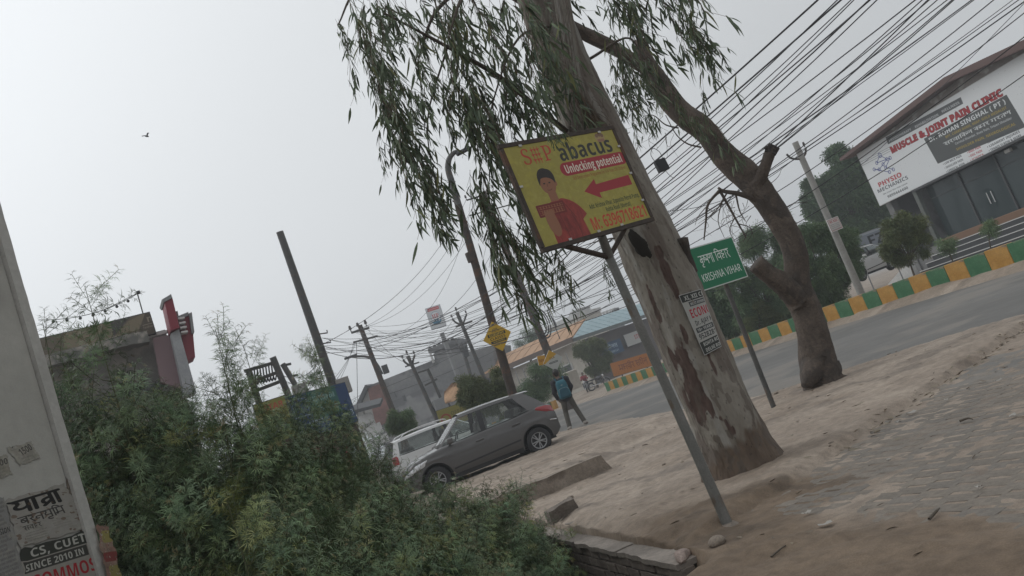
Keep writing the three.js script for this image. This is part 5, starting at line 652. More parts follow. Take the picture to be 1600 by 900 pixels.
{ // ---- left: the two storey shop with the brown hoarding and red corner
  const f = facade('corner_shop', 'two storey shop with brown hoarding, broken ledge and red and white corner tower', [69, 531], [254, 486], 7.6), t = f.t, [bx] = f.loc(262, 520);
  obj('wall', [box(bx + 6, 7.1, 6, (bx - 6) / 2, 3.55, -3.3)], mottled([0.22, 0.205, 0.185], [0.27, 0.25, 0.225], { size: 4, scale: 5, px: 256, stain: [0.15, 0.145, 0.135], stainAt: 0.5 }), t);
  panel(f, 'hoarding', -3.5, bx - 0.35, f.loc(262, 523)[1] + 0.1, 7.6, 0.22, 150, (g, P, W, H) => {
    block(g, 0, 0, W, H, '#645b4d'); const quad = (c, fill) => { g.fillStyle = fill; g.beginPath(); c.forEach((q, i) => { const p = P(...q); i ? g.lineTo(...p) : g.moveTo(...p); }); g.fill(); };
    quad([[100, 515], [170, 500], [178, 530], [100, 550]], '#7b715d'); quad([[172, 507], [205, 496], [178, 528]], '#484542'); quad([[200, 505], [228, 490], [215, 520], [178, 530]], '#796f5b'); quad([[226, 492], [255, 484], [262, 520], [214, 530]], '#51493e'); words(g, 'nek', ...P(228, 502), H * 0.42, '#8f8878', { across: P(256, 496)[0] - P(228, 502)[0] }); const [a, b] = P(222, 511); g.fillStyle = '#8f8878'; g.fillRect(a, b, W * 0.10, H * 0.03); words(g, 'fashion store', a, b + H * 0.14, H * 0.13, '#877f70'); flecks(g, W, H, 300, ['rgba(150,140,120,.3)', 'rgba(40,35,30,.3)'], 4); }, slate);
  obj('ledge', [(() => { const g = (() => { const y0 = f.loc(82, 578)[1], y1 = f.loc(80, 560)[1], x1 = f.loc(232, 540)[0]; return new THREE.BoxGeometry(x1 + 6, y1 - y0, 0.5, 80, 5, 4).translate((x1 - 6) / 2, (y0 + y1) / 2 - 0.02, 0.36); })(), p = g.attributes.position; for (let i = 0; i < p.count; i++) p.setY(i, p.getY(i) + 0.14 * (fbm(p.getX(i) * 2, p.getZ(i) * 2, 4) - 0.5)); return g; })()], mottled([0.30, 0.28, 0.25], [0.22, 0.21, 0.19], { size: 1.5, px: 256, grain: 0.3, stain: [0.13, 0.13, 0.12], stainAt: 0.5 }), t);
  obj('under_hoarding', [f.slab([150, 545], [262, 522], 0.05, 0.14)], plasterWhite, t);
  const red = mat([0.20, 0.018, 0.032], 0.55), sl = (p, q, z0, z1, m, n2) => obj(n2, [f.slab(p, q, z0, z1)], m, t);
  obj('red_fin', [f.poly([[253, 483], [265, 477], [276, 523], [263, 528]], 0.1, 0.9)], red, t); obj('fin_cap', [f.poly([[249, 482], [263, 473.5], [265, 479], [252, 486]], 0.05, 0.95)], grey, t); obj('pink_wall', [f.poly([[238, 532], [263, 527], [275, 560], [283, 610], [250, 600]], 0.06, 0.3)], mat([0.20, 0.135, 0.145], 0.7), t);
  obj('corner_pier', [f.poly([[264, 530], [276, 523], [303, 620], [285, 625]], 0.1, 0.7)], mottled([0.33, 0.34, 0.36], [0.27, 0.28, 0.29], { size: 2, px: 128 }), t); obj('red_tower', [f.poly([[277, 500], [297, 494], [303, 562], [289, 569]], -0.3, 0.35)], red, t); obj('tower_side', [f.poly([[268, 490], [277, 487], [292, 560], [280, 530]], -1.0, 0.1)], mat([0.17, 0.125, 0.12], 0.7), t); obj('tower_cap', [f.poly([[275, 500], [292, 493], [293, 498], [277, 505]], -0.35, 0.42)], grey, t); obj('tower_fin', [f.poly([[293, 496], [297, 494.5], [301, 525], [297, 527]], -0.2, 0.5)], grey, t);
  for (let i = 0; i < 4; i++) obj('louvre', [f.poly([[275 + i * 1.6, 504.5 + i * 7], [285 + i * 1.6, 503 + i * 7], [285.6 + i * 1.6, 505.6 + i * 7], [275.6 + i * 1.6, 507.2 + i * 7]], 0.3, 0.62)], white, t);
  obj('shutter', [f.slab([140, 640], [270, 590], 0.02, 0.08)], slate, t);
}
pole('flag_mast', 'thin mast on the shop roof holding a string of small lights', 'mast', [224, 492], [214, 456], 27, 0.02, 0.02, darkSteel, (t, q) => obj('lamp', [rbox(0.12, 0.1, 0.1, 0.01, ...q(216, 457).toArray())], slate, t));
{ // ---- hoardings beyond the bush
  const f = facade('shop_row', 'shop front with blue and green fascia above red panels beyond the thicket', [446, 622], [536, 599], 4.2), t = f.t, [x1] = f.loc(536, 599);
  obj('wall', [box(x1 + 0.4, 3.3, 3, x1 / 2, 1.65, -1.7)], mat([0.14, 0.075, 0.065], 0.8), t);
  panel(f, 'fascia', 0, x1, 2.75, 4.2, 0.1, 200, (g, P, W, H) => { block(g, 0, 0, W, H, '#1d3a63'); block(g, W * 0.3, 0, W * 0.5, H * 0.66, '#23584f'); words(g, 'FASHION WEAR', W * 0.34, H * 0.2, H * 0.18, '#7f9c98', { across: W * 0.42 }); words(g, 'LADIES & GENTS', W * 0.34, H * 0.48, H * 0.14, '#7f9c98', { across: W * 0.42 }); g.strokeStyle = '#93a4ae'; g.lineWidth = 8; g.strokeRect(W * 0.03, H * 0.1, W * 0.24, H * 0.42); words(g, '98976', W * 0.2, H * 0.74, H * 0.16, '#9aa8b8'); words(g, '03', W * 0.86, H * 0.74, H * 0.2, '#9aa8b8'); flecks(g, W, H, 160, ['rgba(150,160,160,.25)'], 6); }, slate);
  panel(f, 'shop_panel', 0.1, x1 * 0.55, 0.6, 2.65, 0.05, 90, (g, P, W, H) => { block(g, 0, 0, W, H, '#4d2a26'); block(g, W * 0.1, H * 0.1, W * 0.3, H * 0.4, '#8d3430', 20); block(g, W * 0.55, H * 0.2, W * 0.3, H * 0.5, '#5d4a3a', 10); }, slate);
  panel(f, 'shop_panel', x1 * 0.6, x1 - 0.05, 0.6, 2.65, 0.05, 90, (g, P, W, H) => { block(g, 0, 0, W, H, '#3f2422'); g.fillStyle = '#9aa7a2'; for (const a of [-0.5, 0, 0.5]) { g.save(); g.translate(W * 0.5, H * 0.62); g.rotate(a); g.beginPath(); g.ellipse(0, -H * 0.18, W * 0.09, H * 0.2, 0, 0, 7); g.fill(); g.restore(); } block(g, W * 0.1, H * 0.3, W * 0.16, H * 0.4, '#7d2a2a', 8); }, slate);
  { const o = f.t.position.clone(), p = at(467, 604, 29); const k = thing('water_tank', 'small grey water tank with a valve post on the shop roof', 'tank', p); obj('tank', [cyl(0.3, 0.26, 0.42, 0, -0.35, 0, 16)], concrete, k); obj('post', [cylBar(V(-0.1, 0.1, 0), V(-0.28, 0.95, 0), 0.1)], darkSteel, k); obj('valve', [beam(V(-0.32, 0.9, 0), V(0.0, 0.86, 0), 0.08, 0.08), beam(V(-0.2, 0.45, 0), V(0.1, 0.4, 0), 0.08, 0.08)], darkSteel, k); }
}
{ const p = plate([[398, 633], [443, 619], [464, 680], [412, 698]], 26, -4), t = thing('yellow_signboard', 'olive yellow signboard with red letters beside the blue hoarding', 'sign'); seat(t, p);
  face('print', p.w, p.h, 0.05, print(384, 448, (g, W, H) => { block(g, 0, 0, W, H, '#7e7a34'); words(g, 'STAR', 110, 70, 90, '#a5402e', { across: 240 }); g.strokeStyle = '#5d5a2a'; deva(g, 's v aa g t', 90, 150, 60, 12, 220); block(g, 60, 270, 260, 130, '#5d6a72', 10); words(g, 'OPEN DAILY', 80, 330, 44, '#a9adb0', { across: 220 }); flecks(g, W, H, 140, ['rgba(60,58,25,.4)'], 8); }), t); obj('case', [rbox(p.w + 0.05, p.h + 0.05, 0.08, 0.02)], slate, t); for (const x of [-0.4, 0.4]) obj('leg', [cylBar(V(x, -p.h / 2, -0.02), V(x, -p.h / 2 - 2, -0.02), 0.04)], darkSteel, t);
}
{ // ---- the grey building with the brick bay and the roof tower
  const f = facade('grey_building', 'weathered grey building with red brick bay and square roof tower', [573, 604], [676, 563], 9), t = f.t, [bx] = f.loc(735, 600);
  obj('wall', [f.poly([[573, 604], [676, 563], [770, 540], [800, 800], [640, 830]], -9, 0)], plasterGrey, t);
  obj('pale_patch', [f.poly([[610, 628], [680, 600], [700, 660], [640, 690]], 0.0, 0.05)], mottled([0.25, 0.25, 0.25], [0.17, 0.17, 0.175], { size: 5, scale: 6, px: 256, stain: [0.12, 0.12, 0.125], stainAt: 0.5 }), t);
  obj('brick_bay', [f.poly([[576, 607], [601, 597], [614, 655], [590, 668]], 0.02, 0.35)], mottled([0.20, 0.085, 0.065], [0.15, 0.065, 0.055], { size: 3, scale: 8, px: 256, grain: 0.4 }), t);
  obj('gable_end', [f.poly([[556, 645], [573, 604], [590, 668], [575, 680]], -0.1, 0.06)], concrete, t); obj('gable_roof', [f.poly([[554, 642], [573, 601], [578, 603], [558, 648]], -6, 0.5)], slate, t);
  obj('tower', [f.poly([[677, 553], [713, 533], [727, 588], [688, 590]], -4, 0.02)], plasterGrey, t); obj('parapet', [f.poly([[669, 546], [712, 529], [715, 537], [671, 552]], -4.2, 0.25)], plasterGrey, t); for (let i = 0; i < 6; i++) obj('merlon', [f.poly([[670 + i * 7, 543 - i * 2.75], [673 + i * 7, 541 - i * 2.75], [675.5 + i * 7, 547 - i * 2.75], [671 + i * 7, 548.5 - i * 2.75]], -0.2, 0.28)], plasterGrey, t);
  obj('porch_post', [f.poly([[672, 552], [674.5, 551], [680, 566], [677, 567]], 0.1, 0.3)], plasterWhite, t);
  const dk = mat([0.06, 0.06, 0.065], 0.5); for (const c of [[[616, 612], [620, 621]], [[628, 618], [636, 627]], [[618, 640], [628, 652]]]) { const w = obj('window', [f.slab(...c, 0.03, 0.12)], plasterGrey, t); const [x0, y0] = f.loc(...c[0]), [x1, y1] = f.loc(...c[1]); obj('pane', [box(Math.abs(x1 - x0) * 0.8, Math.abs(y1 - y0) * 0.8, 0.02, (x0 + x1) / 2, (y0 + y1) / 2, 0.135)], dk, w); }
}
{ const d = 75, o = at(576, 700, d), t = thing('roadside_stall', 'cluttered pale stall with posts below the grey building', 'stall', o), q = (x, y) => at(x, y, d).sub(o); for (const [a, b] of [[[566, 640], [590, 700]], [[556, 650], [578, 700]], [[580, 650], [598, 690]]]) obj('post', [beam(q(...a), q(...b), 0.2, 0.2)], plasterWhite, t); for (const [x, y, w, h] of [[572, 655, 1.2, 0.9], [585, 672, 1.4, 1], [562, 668, 1.2, 1.1], [590, 690, 2, 0.8]]) obj('crate', [rbox(w, h, 0.8, 0.05, ...q(x, y).toArray(), 0, 0, 0.05)], plasterWhite, t); obj('awning', [beam(q(550, 640), q(596, 628), 0.3, 2)], slate, t); }
{ const p = plate([[694, 642], [718, 634], [724, 655], [698, 664]], 40, -5), t = thing('yellow_banner', 'dull yellow banner with a red ring just above the grey car', 'banner'); seat(t, p); face('print', 1.5, 0.9, 0.03, print(256, 160, (g, W, H) => { block(g, 0, 0, W, H, '#7f7836'); g.strokeStyle = '#8d3a30'; g.lineWidth = 14; g.beginPath(); g.arc(60, 90, 38, 0, 7); g.stroke(); words(g, 'OFFER', 110, 60, 46, '#5d5526', { across: 130 }); words(g, 'ON SALE', 110, 112, 36, '#8d3a30', { across: 130 }); }), t); obj('frame', [rbox(1.54, 0.94, 0.05, 0.01)], slate, t); for (const x of [-0.6, 0.6]) obj('leg', [cylBar(V(x, -0.45, 0), V(x, -1.6, 0), 0.03)], slate, t); }
{ // ---- orange roofed hall and blue roofed workshop
  const tin = (c, d) => mottled(c, d, { size: 3, scale: 6, px: 256, grain: 0.2, rough: 0.6 }), f = facade('orange_hall', 'low cream hall under a long orange brown roof', [745, 593], [890, 531], 5.4), t = f.t, [bx] = f.loc(890, 531);
  obj('wall', [box(bx + 0.4, 5.0, 1.0, bx / 2, 2.5, -1.1)], plasterCream, t);
  const rib = (x) => { const g = box(0.06, 0.05, 3.4, x, 0, 0, R(24)); return g; };
  obj('roof', [box(bx + 1.6, 0.12, 3.5, bx / 2, 6.15, -1.0, R(24))], tin([0.36, 0.20, 0.10], [0.42, 0.245, 0.13]), t); obj('fascia', [rbox(bx + 1.6, 0.5, 0.12, 0.02, bx / 2, 5.3, 0.62)], mat([0.10, 0.07, 0.055], 0.8), t); for (let i = 0; i < 10; i++) obj('roof_seam', [rib(i * bx / 9).translate(0, 6.23, -1.0)], tin([0.30, 0.17, 0.09], [0.34, 0.2, 0.11]), t);
  for (let i = 0; i < 4; i++) { const x = bx * (0.25 + i * 0.2), w = obj('window', [rbox(1.6, 1.5, 0.1, 0.02, x, 2.6, -0.55)], plasterWhite, t); obj('pane', [box(1.35, 1.25, 0.03, x, 2.6, -0.49)], slate, w); }
}
{ const d = 62, o = at(705, 640, d), t = thing('small_canopy', 'ragged orange canopy in front of the grey building', 'canopy', o), q = (x, y, z = 0) => at(x, y, d + z).sub(o); const g = grid(8, 8, (u, v) => q(lerp(694, 724, u) + (v < 0.3 ? 0 : 0), lerp(lerp(612, 598, u) - 9 * Math.max(0, 1 - Math.abs(u - 0.45) * 2.4) * (1 - v), lerp(632, 622, u), v), -1.5 * v + 0.5 * vn(u * 6, v * 6)), (u, v, p) => [p.x, p.y]); obj('cloth', [g], mottled([0.34, 0.19, 0.10], [0.40, 0.25, 0.14], { size: 3, px: 128, grain: 0.3 }), t); obj('post', [beam(q(697, 618), q(712, 660), 0.12, 0.12), ], slate, t); obj('post', [beam(q(722, 610), q(735, 650), 0.12, 0.12)], slate, t); }
{
  const f = facade('blue_roof_workshop', 'workshop under a pale blue tin roof with shop signs on its wall', [893, 530], [995, 496], 5.6), t = f.t, bx = f.loc(1030, 480)[0], tinB = mottled([0.24, 0.34, 0.37], [0.29, 0.39, 0.42], { size: 3, scale: 6, px: 256, grain: 0.18, rough: 0.55 });
  obj('wall', [box(bx, 5.2, 7, bx / 2, 2.6, -4.0)], mat([0.095, 0.075, 0.07], 0.8), t); obj('roof', [box(bx + 0.6, 0.12, 3.6, bx / 2, 6.3, -1.05, R(27))], tinB, t); obj('fascia', [rbox(bx + 0.6, 0.35, 0.12, 0.02, bx / 2, 5.42, 0.56)], mat([0.11, 0.13, 0.13], 0.7), t); for (let i = 0; i < 14; i++) obj('roof_rib', [box(0.07, 0.06, 3.6, i * bx / 13, 6.38, -1.05, R(27))], tinB, t);
  obj('door', [f.slab([900, 575], [912, 600], -0.48, -0.40)], dark, t); obj('front_wall', [f.poly([[878, 545], [905, 536], [914, 556], [882, 566]], -0.48, -0.3)], plasterCream, t); obj('pier', [f.poly([[893, 560], [905, 556], [916, 590], [902, 596]], -0.48, -0.28)], plasterCream, t);
  const pn = (name, c, z, draw) => { const a = f.loc(...c[0]), b = f.loc(...c[1]); return panel(f, name, a[0], b[0], b[1], a[1], z, 90, draw, slate); };
  pn('shop_sign', [[936, 540], [976, 548]], 0.0, (g, P, W, H) => { block(g, 0, 0, W, H, '#1c3f5f'); g.strokeStyle = '#9fb0bd'; deva(g, 's tt ii l s', W * 0.16, H * 0.24, H * 0.26, 14, W * 0.62); words(g, '9927090141', W * 0.18, H * 0.76, H * 0.22, '#8fa2b0', { across: W * 0.6 }); });
  pn('shop_sign', [[974, 524], [1014, 530]], 0.0, (g, P, W, H) => { block(g, 0, 0, W, H, '#a9aaa8'); words(g, 'STEELS', W * 0.42, H * 0.45, H * 0.5, '#9c2f36', { across: W * 0.52 }); });
}
{ const p = plate([[952, 569], [1018, 549], [1024, 570], [960, 588]], 62, -14), t = thing('orange_hoarding', 'low orange hoarding with dark Hindi lettering behind the kerb end', 'hoarding'); seat(t, p); face('print', p.w, p.h, 0.05, print(512, 160, (g, W, H) => { block(g, 0, 0, W, H, '#a5651f'); g.strokeStyle = '#6b3413'; deva(g, 'm h aa v ii r | s tt ii l', 90, 50, 64, 13, 340); flecks(g, W, H, 200, ['rgba(90,50,15,.4)', 'rgba(190,130,60,.4)'], 7); }), t); obj('case', [rbox(p.w + 0.06, p.h + 0.06, 0.08, 0.02)], slate, t); for (const x of [-1, 1]) obj('leg', [cylBar(V(x, -p.h / 2, -0.02), V(x, -p.h / 2 - 1.2, -0.02), 0.05)], slate, t); }
{ const f = facade('terraced_house', 'pale terraced house beyond the orange roof', [856, 512], [898, 493], 10), t = f.t; obj('wall', [f.poly([[856, 512], [898, 493], [930, 560], [870, 580]], -6, 0)], plasterCream, t); obj('parapet', [f.poly([[853, 511], [899, 490], [901, 496], [855, 517]], -6.2, 0.3)], plasterWhite, t); obj('terrace', [f.poly([[878, 516], [902, 506], [906, 515], [882, 526]], 0, 2)], plasterWhite, t); const w = obj('window', [f.slab([893, 515], [898, 520], 2.0, 2.1)], slate, t); obj('stair_cabin', [f.poly([[880, 502], [898, 493], [896, 484], [884, 490]], -4, -1)], plasterWhite, t); }
{ const f = facade('roof_terrace_house', 'dark grey house with white balustrade seen over the blue roof', [922, 500], [966, 484], 11), t = f.t; obj('wall', [f.poly([[922, 500], [966, 484], [985, 530], [940, 545]], -6, 0)], mat([0.115, 0.115, 0.125], 0.8), t); obj('stair_cabin', [f.poly([[922, 494], [930, 491], [934, 503], [925, 506]], -1, 0.2)], plasterGrey, t); for (let i = 0; i < 6; i++) obj('baluster', [f.poly([[932 + i * 5, 491 - i * 1.8], [934 + i * 5, 490 - i * 1.8], [936.4 + i * 5, 497 - i * 1.8], [934.4 + i * 5, 498 - i * 1.8]], -0.2, 0.1)], plasterWhite, t); obj('rail', [f.poly([[930, 492], [962, 480.5], [963, 482.5], [931, 494]], -0.2, 0.15)], plasterWhite, t); obj('turret', [f.poly([[958, 483], [966, 480], [970, 490], [962, 494]], -1, 0.2)], plasterGrey, t); }
{ const d = 70, t = thing('flag', 'dark pennant flag on a thin mast beyond the orange roof', 'flag', at(872, 520, d)), o = t.position, q = (x, y) => at(x, y, d).sub(o); obj('mast', [cylBar(q(875, 530), q(854, 476), 0.035)], darkSteel, t); obj('cloth', [grid(6, 6, (u, v) => { const a = q(855, 479).lerp(q(869, 512), v), b = a.clone().lerp(q(872, 508), 0.75 * v * (1 - 0.2 * v) * 0.9 + 0.02); return a.lerp(b, u).add(V(0, 0, 0.12 * Math.sin(u * 4 + v * 6))); })], mat([0.06, 0.065, 0.07], 0.9), t); }
{ // yellow and white notices at the foot of the rusty electric pole
  const t = thing('pole_notice', 'white and yellow diamond notice with a black bar above the walking person', 'sign'), p = plate([[862, 542], [884, 565], [860, 580], [848, 566]], 29.4, 6), b = new THREE.Group(); b.name = 'plate'; t.add(b); b.position.copy(p.mid); b.rotation.set(0, p.turn, R(45), 'YXZ');
  face('print', 0.56, 0.56, 0.02, print(192, 192, (g, W, H) => { block(g, 0, 0, W, H, '#a9aaa6'); g.fillStyle = '#bb8f25'; g.beginPath(); g.moveTo(0, 0); g.lineTo(W, 0); g.lineTo(W, H * 0.55); g.lineTo(0, H * 0.1); g.fill(); g.translate(W / 2, H / 2); g.rotate(R(45)); block(g, -60, 14, 120, 20, '#26282a', 10); block(g, -50, 20, 100, 7, '#a9aaa6', 3); words(g, 'OLA', 0, -34, 40, '#8a6a1c', { align: 'center' }); }), b); obj('sheet', [rbox(0.57, 0.57, 0.02, 0.004)], white, b);
  const t2 = thing('pole_notice', 'small square orange notice left of the white diamond one', 'sign'), p2 = plate([[840, 557], [853, 555], [851, 569], [841, 571]], 29.8, 4); seat(t2, p2); face('print', 0.3, 0.34, 0.02, print(96, 96, (g, W, H) => { block(g, 0, 0, W, H, '#b5851f'); words(g, '50%', 12, 50, 40, '#7a4413', { across: 70 }); }), t2); obj('sheet', [rbox(0.31, 0.35, 0.02, 0.004)], white, t2);
}
{ const d = 60, o = at(800, 610, d), t = thing('boundary_wall', 'low pale boundary wall with thin railings behind the roadside bushes', 'wall', o), q = (x, y) => at(x, y, d).sub(o); const a = q(770, 640), b = q(905, 590); obj('wall', [beam(a, b, 1.4, 0.2)], plasterCream, t); for (let i = 0; i < 12; i++) { const p = a.clone().lerp(b, (i + 0.5) / 12); obj('railing', [cylBar(p.clone(), p.clone().add(V(0, 2.1, 0)), 0.03)], grey, t); } }
// ================================================================ cars, motorcycles
const tyreM = mat([0.022, 0.022, 0.023], 0.85), rimM = mat([0.34, 0.345, 0.35], 0.4, { metalness: 0.55 }), trimM = mat([0.018, 0.018, 0.02], 0.6), lampRed = new THREE.MeshPhysicalMaterial({ color: lin(0.30, 0.012, 0.018), roughness: 0.18, clearcoat: 1 }), lampClear = new THREE.MeshPhysicalMaterial({ color: lin(0.55, 0.56, 0.58), roughness: 0.12, clearcoat: 1 }), tinted = new THREE.MeshPhysicalMaterial({ color: lin(0.78, 0.82, 0.80), roughness: 0.03, transmission: 1, thickness: 0, side: THREE.DoubleSide }), cabin = mat([0.10, 0.098, 0.095], 0.85), chrome = mat([0.6, 0.6, 0.6], 0.2, { metalness: 0.9 });
const tyreG = (() => { const r = [[0.19, -0.088], [0.27, -0.094], [0.292, -0.078], [0.30, -0.04], [0.30, 0.04], [0.292, 0.078], [0.27, 0.094], [0.19, 0.088]]; return metric(new THREE.LatheGeometry(r.map(([x, y]) => new THREE.Vector2(x, y)), 32).rotateX(Math.PI / 2)); })();
const rimG = (() => { const g = [new THREE.TorusGeometry(0.182, 0.016, 8, 32).translate(0, 0, 0.062), new THREE.CylinderGeometry(0.185, 0.185, 0.01, 24).rotateX(Math.PI / 2).translate(0, 0, 0.0), cyl(0.035, 0.03, 0.02, 0, 0, 0, 16).rotateX(Math.PI / 2).translate(0, 0, 0.06)]; for (let i = 0; i < 10; i++) { const a = i / 10 * 6.283 + (i % 2 ? 0.13 : -0.13); g.push(rbox(0.15, 0.024, 0.02, 0.006, 0.105, 0, 0.062).rotateZ(a)); } return mergeGeometries(g.map(metric)); })();
const rimBack = metric(new THREE.CylinderGeometry(0.18, 0.18, 0.012, 24).rotateX(Math.PI / 2).translate(0, 0, 0.012));
// x forward, y up, z to the right side; q holds the outline of one kind of car
function car(name, label, q, paint, pos, turn, steer = 0, roofM = paint) {
  const t = thing(name, label, 'car', pos, turn), W = q.width / 2;
  const prof = (list, x) => { for (let i = 0; i < list.length - 1; i++) if (x <= list[i + 1][0]) { const [a, b] = list[i], [c, d] = list[i + 1]; const k = clamp((x - a) / (c - a)); return lerp(b, d, k * k * (3 - 2 * k) * 0.5 + k * 0.5); } return list.at(-1)[1]; };
  const top = (x) => prof(q.top, x), bottom = (x) => { let y = prof(q.bottom, x); for (const w of [q.rear, q.front]) { const d = Math.abs(x - w); if (d < 0.37) y = Math.max(y, 0.30 + Math.sqrt(0.37 * 0.37 - d * d)); } return y; };
  const plan = (x) => { const a = (x - q.x0) / 0.55, b = (q.x1 - x) / 0.8; return 1 - 0.20 * Math.pow(1 - clamp(a), 2.6) - 0.30 * Math.pow(1 - clamp(b), 2.4); };
  const half = (x, y) => W * plan(x) * (1 - 0.055 * smooth(0.62, 1.05, y) - 0.05 * smooth(0.42, 0.2, y) + 0.012 * smooth(0.05, 0, Math.abs(y - 0.74)));
  // the lower body: a skin of sections along x
  const xs = []; for (let i = 0; i <= 96; i++) xs.push(lerp(q.x0, q.x1, i / 96)); for (const w of [q.rear, q.front]) for (const e of [-0.37, -0.368, -0.36, -0.345, 0.345, 0.36, 0.368, 0.37]) xs.push(w + e); xs.sort((a, b) => a - b);
  const section = (x) => { const yb = bottom(x), yt = top(x), r = Math.min(0.06, (yt - yb) * 0.3), o = []; for (let i = 0; i <= 9; i++) { const y = lerp(yb, yt - r, i / 9); o.push([y, half(x, y)]); } for (let i = 1; i <= 4; i++) { const a = i / 4 * Math.PI / 2; o.push([yt - r + r * Math.sin(a), half(x, yt - r) - r * (1 - Math.cos(a))]); } const e = o.at(-1)[1]; for (let i = 1; i <= 5; i++) { const k = 1 - i / 5; o.push([yt + 0.035 * (1 - k * k), e * k]); } return o; };
  const secs = xs.map(section), n = secs[0].length, skin = (s) => grid(xs.length - 1, n - 1, (u, v) => { const i = Math.round(u * (xs.length - 1)), j = Math.round(v * (n - 1)); return V(xs[i], secs[i][j][0], s * secs[i][j][1]); });
  const cap = (i) => grid(10, n - 1, (u, v) => { const [y, z] = secs[i][Math.round(v * (n - 1))], s = lerp(-1, 1, u); return V(xs[i] + (i ? 1 : -1) * 0.07 * (1 - s * s) * Math.sin(Math.PI * clamp(v * 1.4)), y, s * z); });
  const noUv = (g) => { const f = flat(g); return f; };
  obj('body', [skin(1), skin(-1), cap(0), cap(secs.length - 1)].map(noUv), paint, t, true);
  obj('underbody', [box(q.x1 - q.x0 - 0.5, 0.12, W * 1.7, 0, 0.28, 0), box(0.9, 0.5, W * 1.5, q.rear, 0.5, 0), box(0.9, 0.45, W * 1.5, q.front, 0.48, 0)], trimM, t);
  // the cabin above the belt line: p(k, x) runs on its side from belt (k = 0) to roof (k = 1)
  const g = q.glass, sideZ = (x, k) => { const e = (x - lerp(g.r0, g.r1, k)) / 0.5, f = (lerp(g.f0, g.f1, k) - x) / 0.7; return lerp(W * 0.93 * plan(clamp(x, q.x0 + 0.3, 0.9)), W * 0.70, Math.pow(Math.max(0, k), 1.15)) * (1 - 0.10 * Math.pow(1 - clamp(e), 2.2) - 0.14 * Math.pow(1 - clamp(f), 2.2)); }, roofY = (x) => g.h - (q.roofFall ?? 0.12) * Math.pow(Math.abs((x - g.peak) / 1.7), 2.2), beltY = (x) => top(x) - 0.015;
  const P = (x, k, s, out = 0) => V(x, lerp(beltY(x), roofY(x) - 0.03, k), s * (sideZ(x, k) + out)), F = (k) => lerp(g.f0, g.f1, k), B = (k) => lerp(g.r0, g.r1, k);
  const strip = (a, b, s, k0, k1, out) => grid(6, 8, (u, v) => { const k = lerp(k0, k1, v); return P(lerp(a(k), b(k), u), k, s, out); });
  for (const s of [-1, 1]) {
    const A = (k) => F(k) - 0.055, C = (k) => lerp(g.c0, g.c1, k), M = (k) => lerp(g.b0, g.b1, k);
    obj('side_window', [strip((k) => M(k) + 0.04, A, s, 0.02, 0.9, 0)], tinted, t, true); obj('side_window', [strip(C, (k) => M(k) - 0.04, s, 0.02, 0.9, 0)], tinted, t, true);
    obj('pillar', [strip((k) => A(k) - 0.01, F, s, 0, 1, 0.006)], paint, t, true); obj('pillar', [strip((k) => M(k) - 0.06, (k) => M(k) + 0.06, s, 0, 0.95, 0.004)], trimM, t, true); obj('rear_pillar', [strip(B, (k) => C(k) + 0.01, s, 0, 1, 0.006)], q.darkPillar ? trimM : paint, t, true);
    obj('roof_edge', [grid(30, 3, (u, v) => { const k = lerp(0.88, 1, v); return P(lerp(B(k), F(k), u), k, s, 0.008); })], roofM, t, true); obj('belt_trim', [grid(24, 1, (u, v) => P(lerp(C(0), A(0), u), lerp(-0.02, 0.035, v), s, 0.007))], trimM, t, true);
  }
  obj('roof', [grid(30, 12, (u, v) => { const x = lerp(B(1), F(1), u), w = sideZ(x, 1) + 0.008, z = lerp(-1, 1, v); return V(x, roofY(x) - 0.03 + 0.045 * (1 - z * z), z * w); })], roofM, t, true);
  obj('windscreen', [grid(10, 8, (u, v) => { const k = lerp(0.0, 0.98, v), z = lerp(-1, 1, u), p = P(F(k) - 0.01, k, 1); return V(p.x + 0.07 * (1 - z * z), p.y, z * p.z); })], tinted, t, true); obj('rear_window', [grid(10, 8, (u, v) => { const k = lerp(0.04, 0.93, v), z = lerp(-1, 1, u), p = P(B(k) + 0.01, k, 1); return V(p.x - 0.05 * (1 - z * z), p.y, z * p.z); })], q.rearGlass ?? tinted, t, true);
  if (q.spoiler) obj('spoiler', [grid(6, 10, (u, v) => { const z = lerp(-1, 1, v); return V(B(1) + 0.12 - 0.27 * u, roofY(B(1)) - 0.022 + 0.045 * (1 - z * z) - 0.02 * u, z * (W * 0.665 - 0.03 * u)); }), grid(6, 10, (u, v) => { const z = lerp(-1, 1, v); return V(B(1) + 0.12 - 0.27 * u, roofY(B(1)) - 0.075 + 0.03 * u + 0.045 * (1 - z * z), z * (W * 0.665 - 0.03 * u)); })], roofM, t, true);
  if (q.rails) for (const s of [-1, 1]) obj('roof_rail', [tube([V(B(1) + 0.25, roofY(B(1)) + 0.0, s * W * 0.62), V(B(1) + 0.4, g.h + 0.05, s * W * 0.62), V(0, g.h + 0.075, s * W * 0.62), V(F(1) - 0.3, g.h + 0.03, s * W * 0.62)], [0.018, 0.022, 0.022, 0.016], { seg: 6, per: 5 })], q.railM ?? chrome, t);
  // doors stand a little proud of the body, so the gaps between them are real
  const door = (x0, x1, s) => { const d = obj('door', [grid(14, 12, (u, v) => { const x = lerp(x0, x1, u), yb = Math.max(bottom(x) + 0.03, 0.30), y = lerp(yb, top(x) - 0.075, v); return V(x, y, s * (half(x, y) + 0.006)); })], paint, t, true); const hx = lerp(x0, x1, 0.16), hy = top(hx) - 0.17; obj('handle', [rbox(0.20, 0.035, 0.03, 0.012, hx, hy, s * (half(hx, hy) + 0.03))], paint, d); };
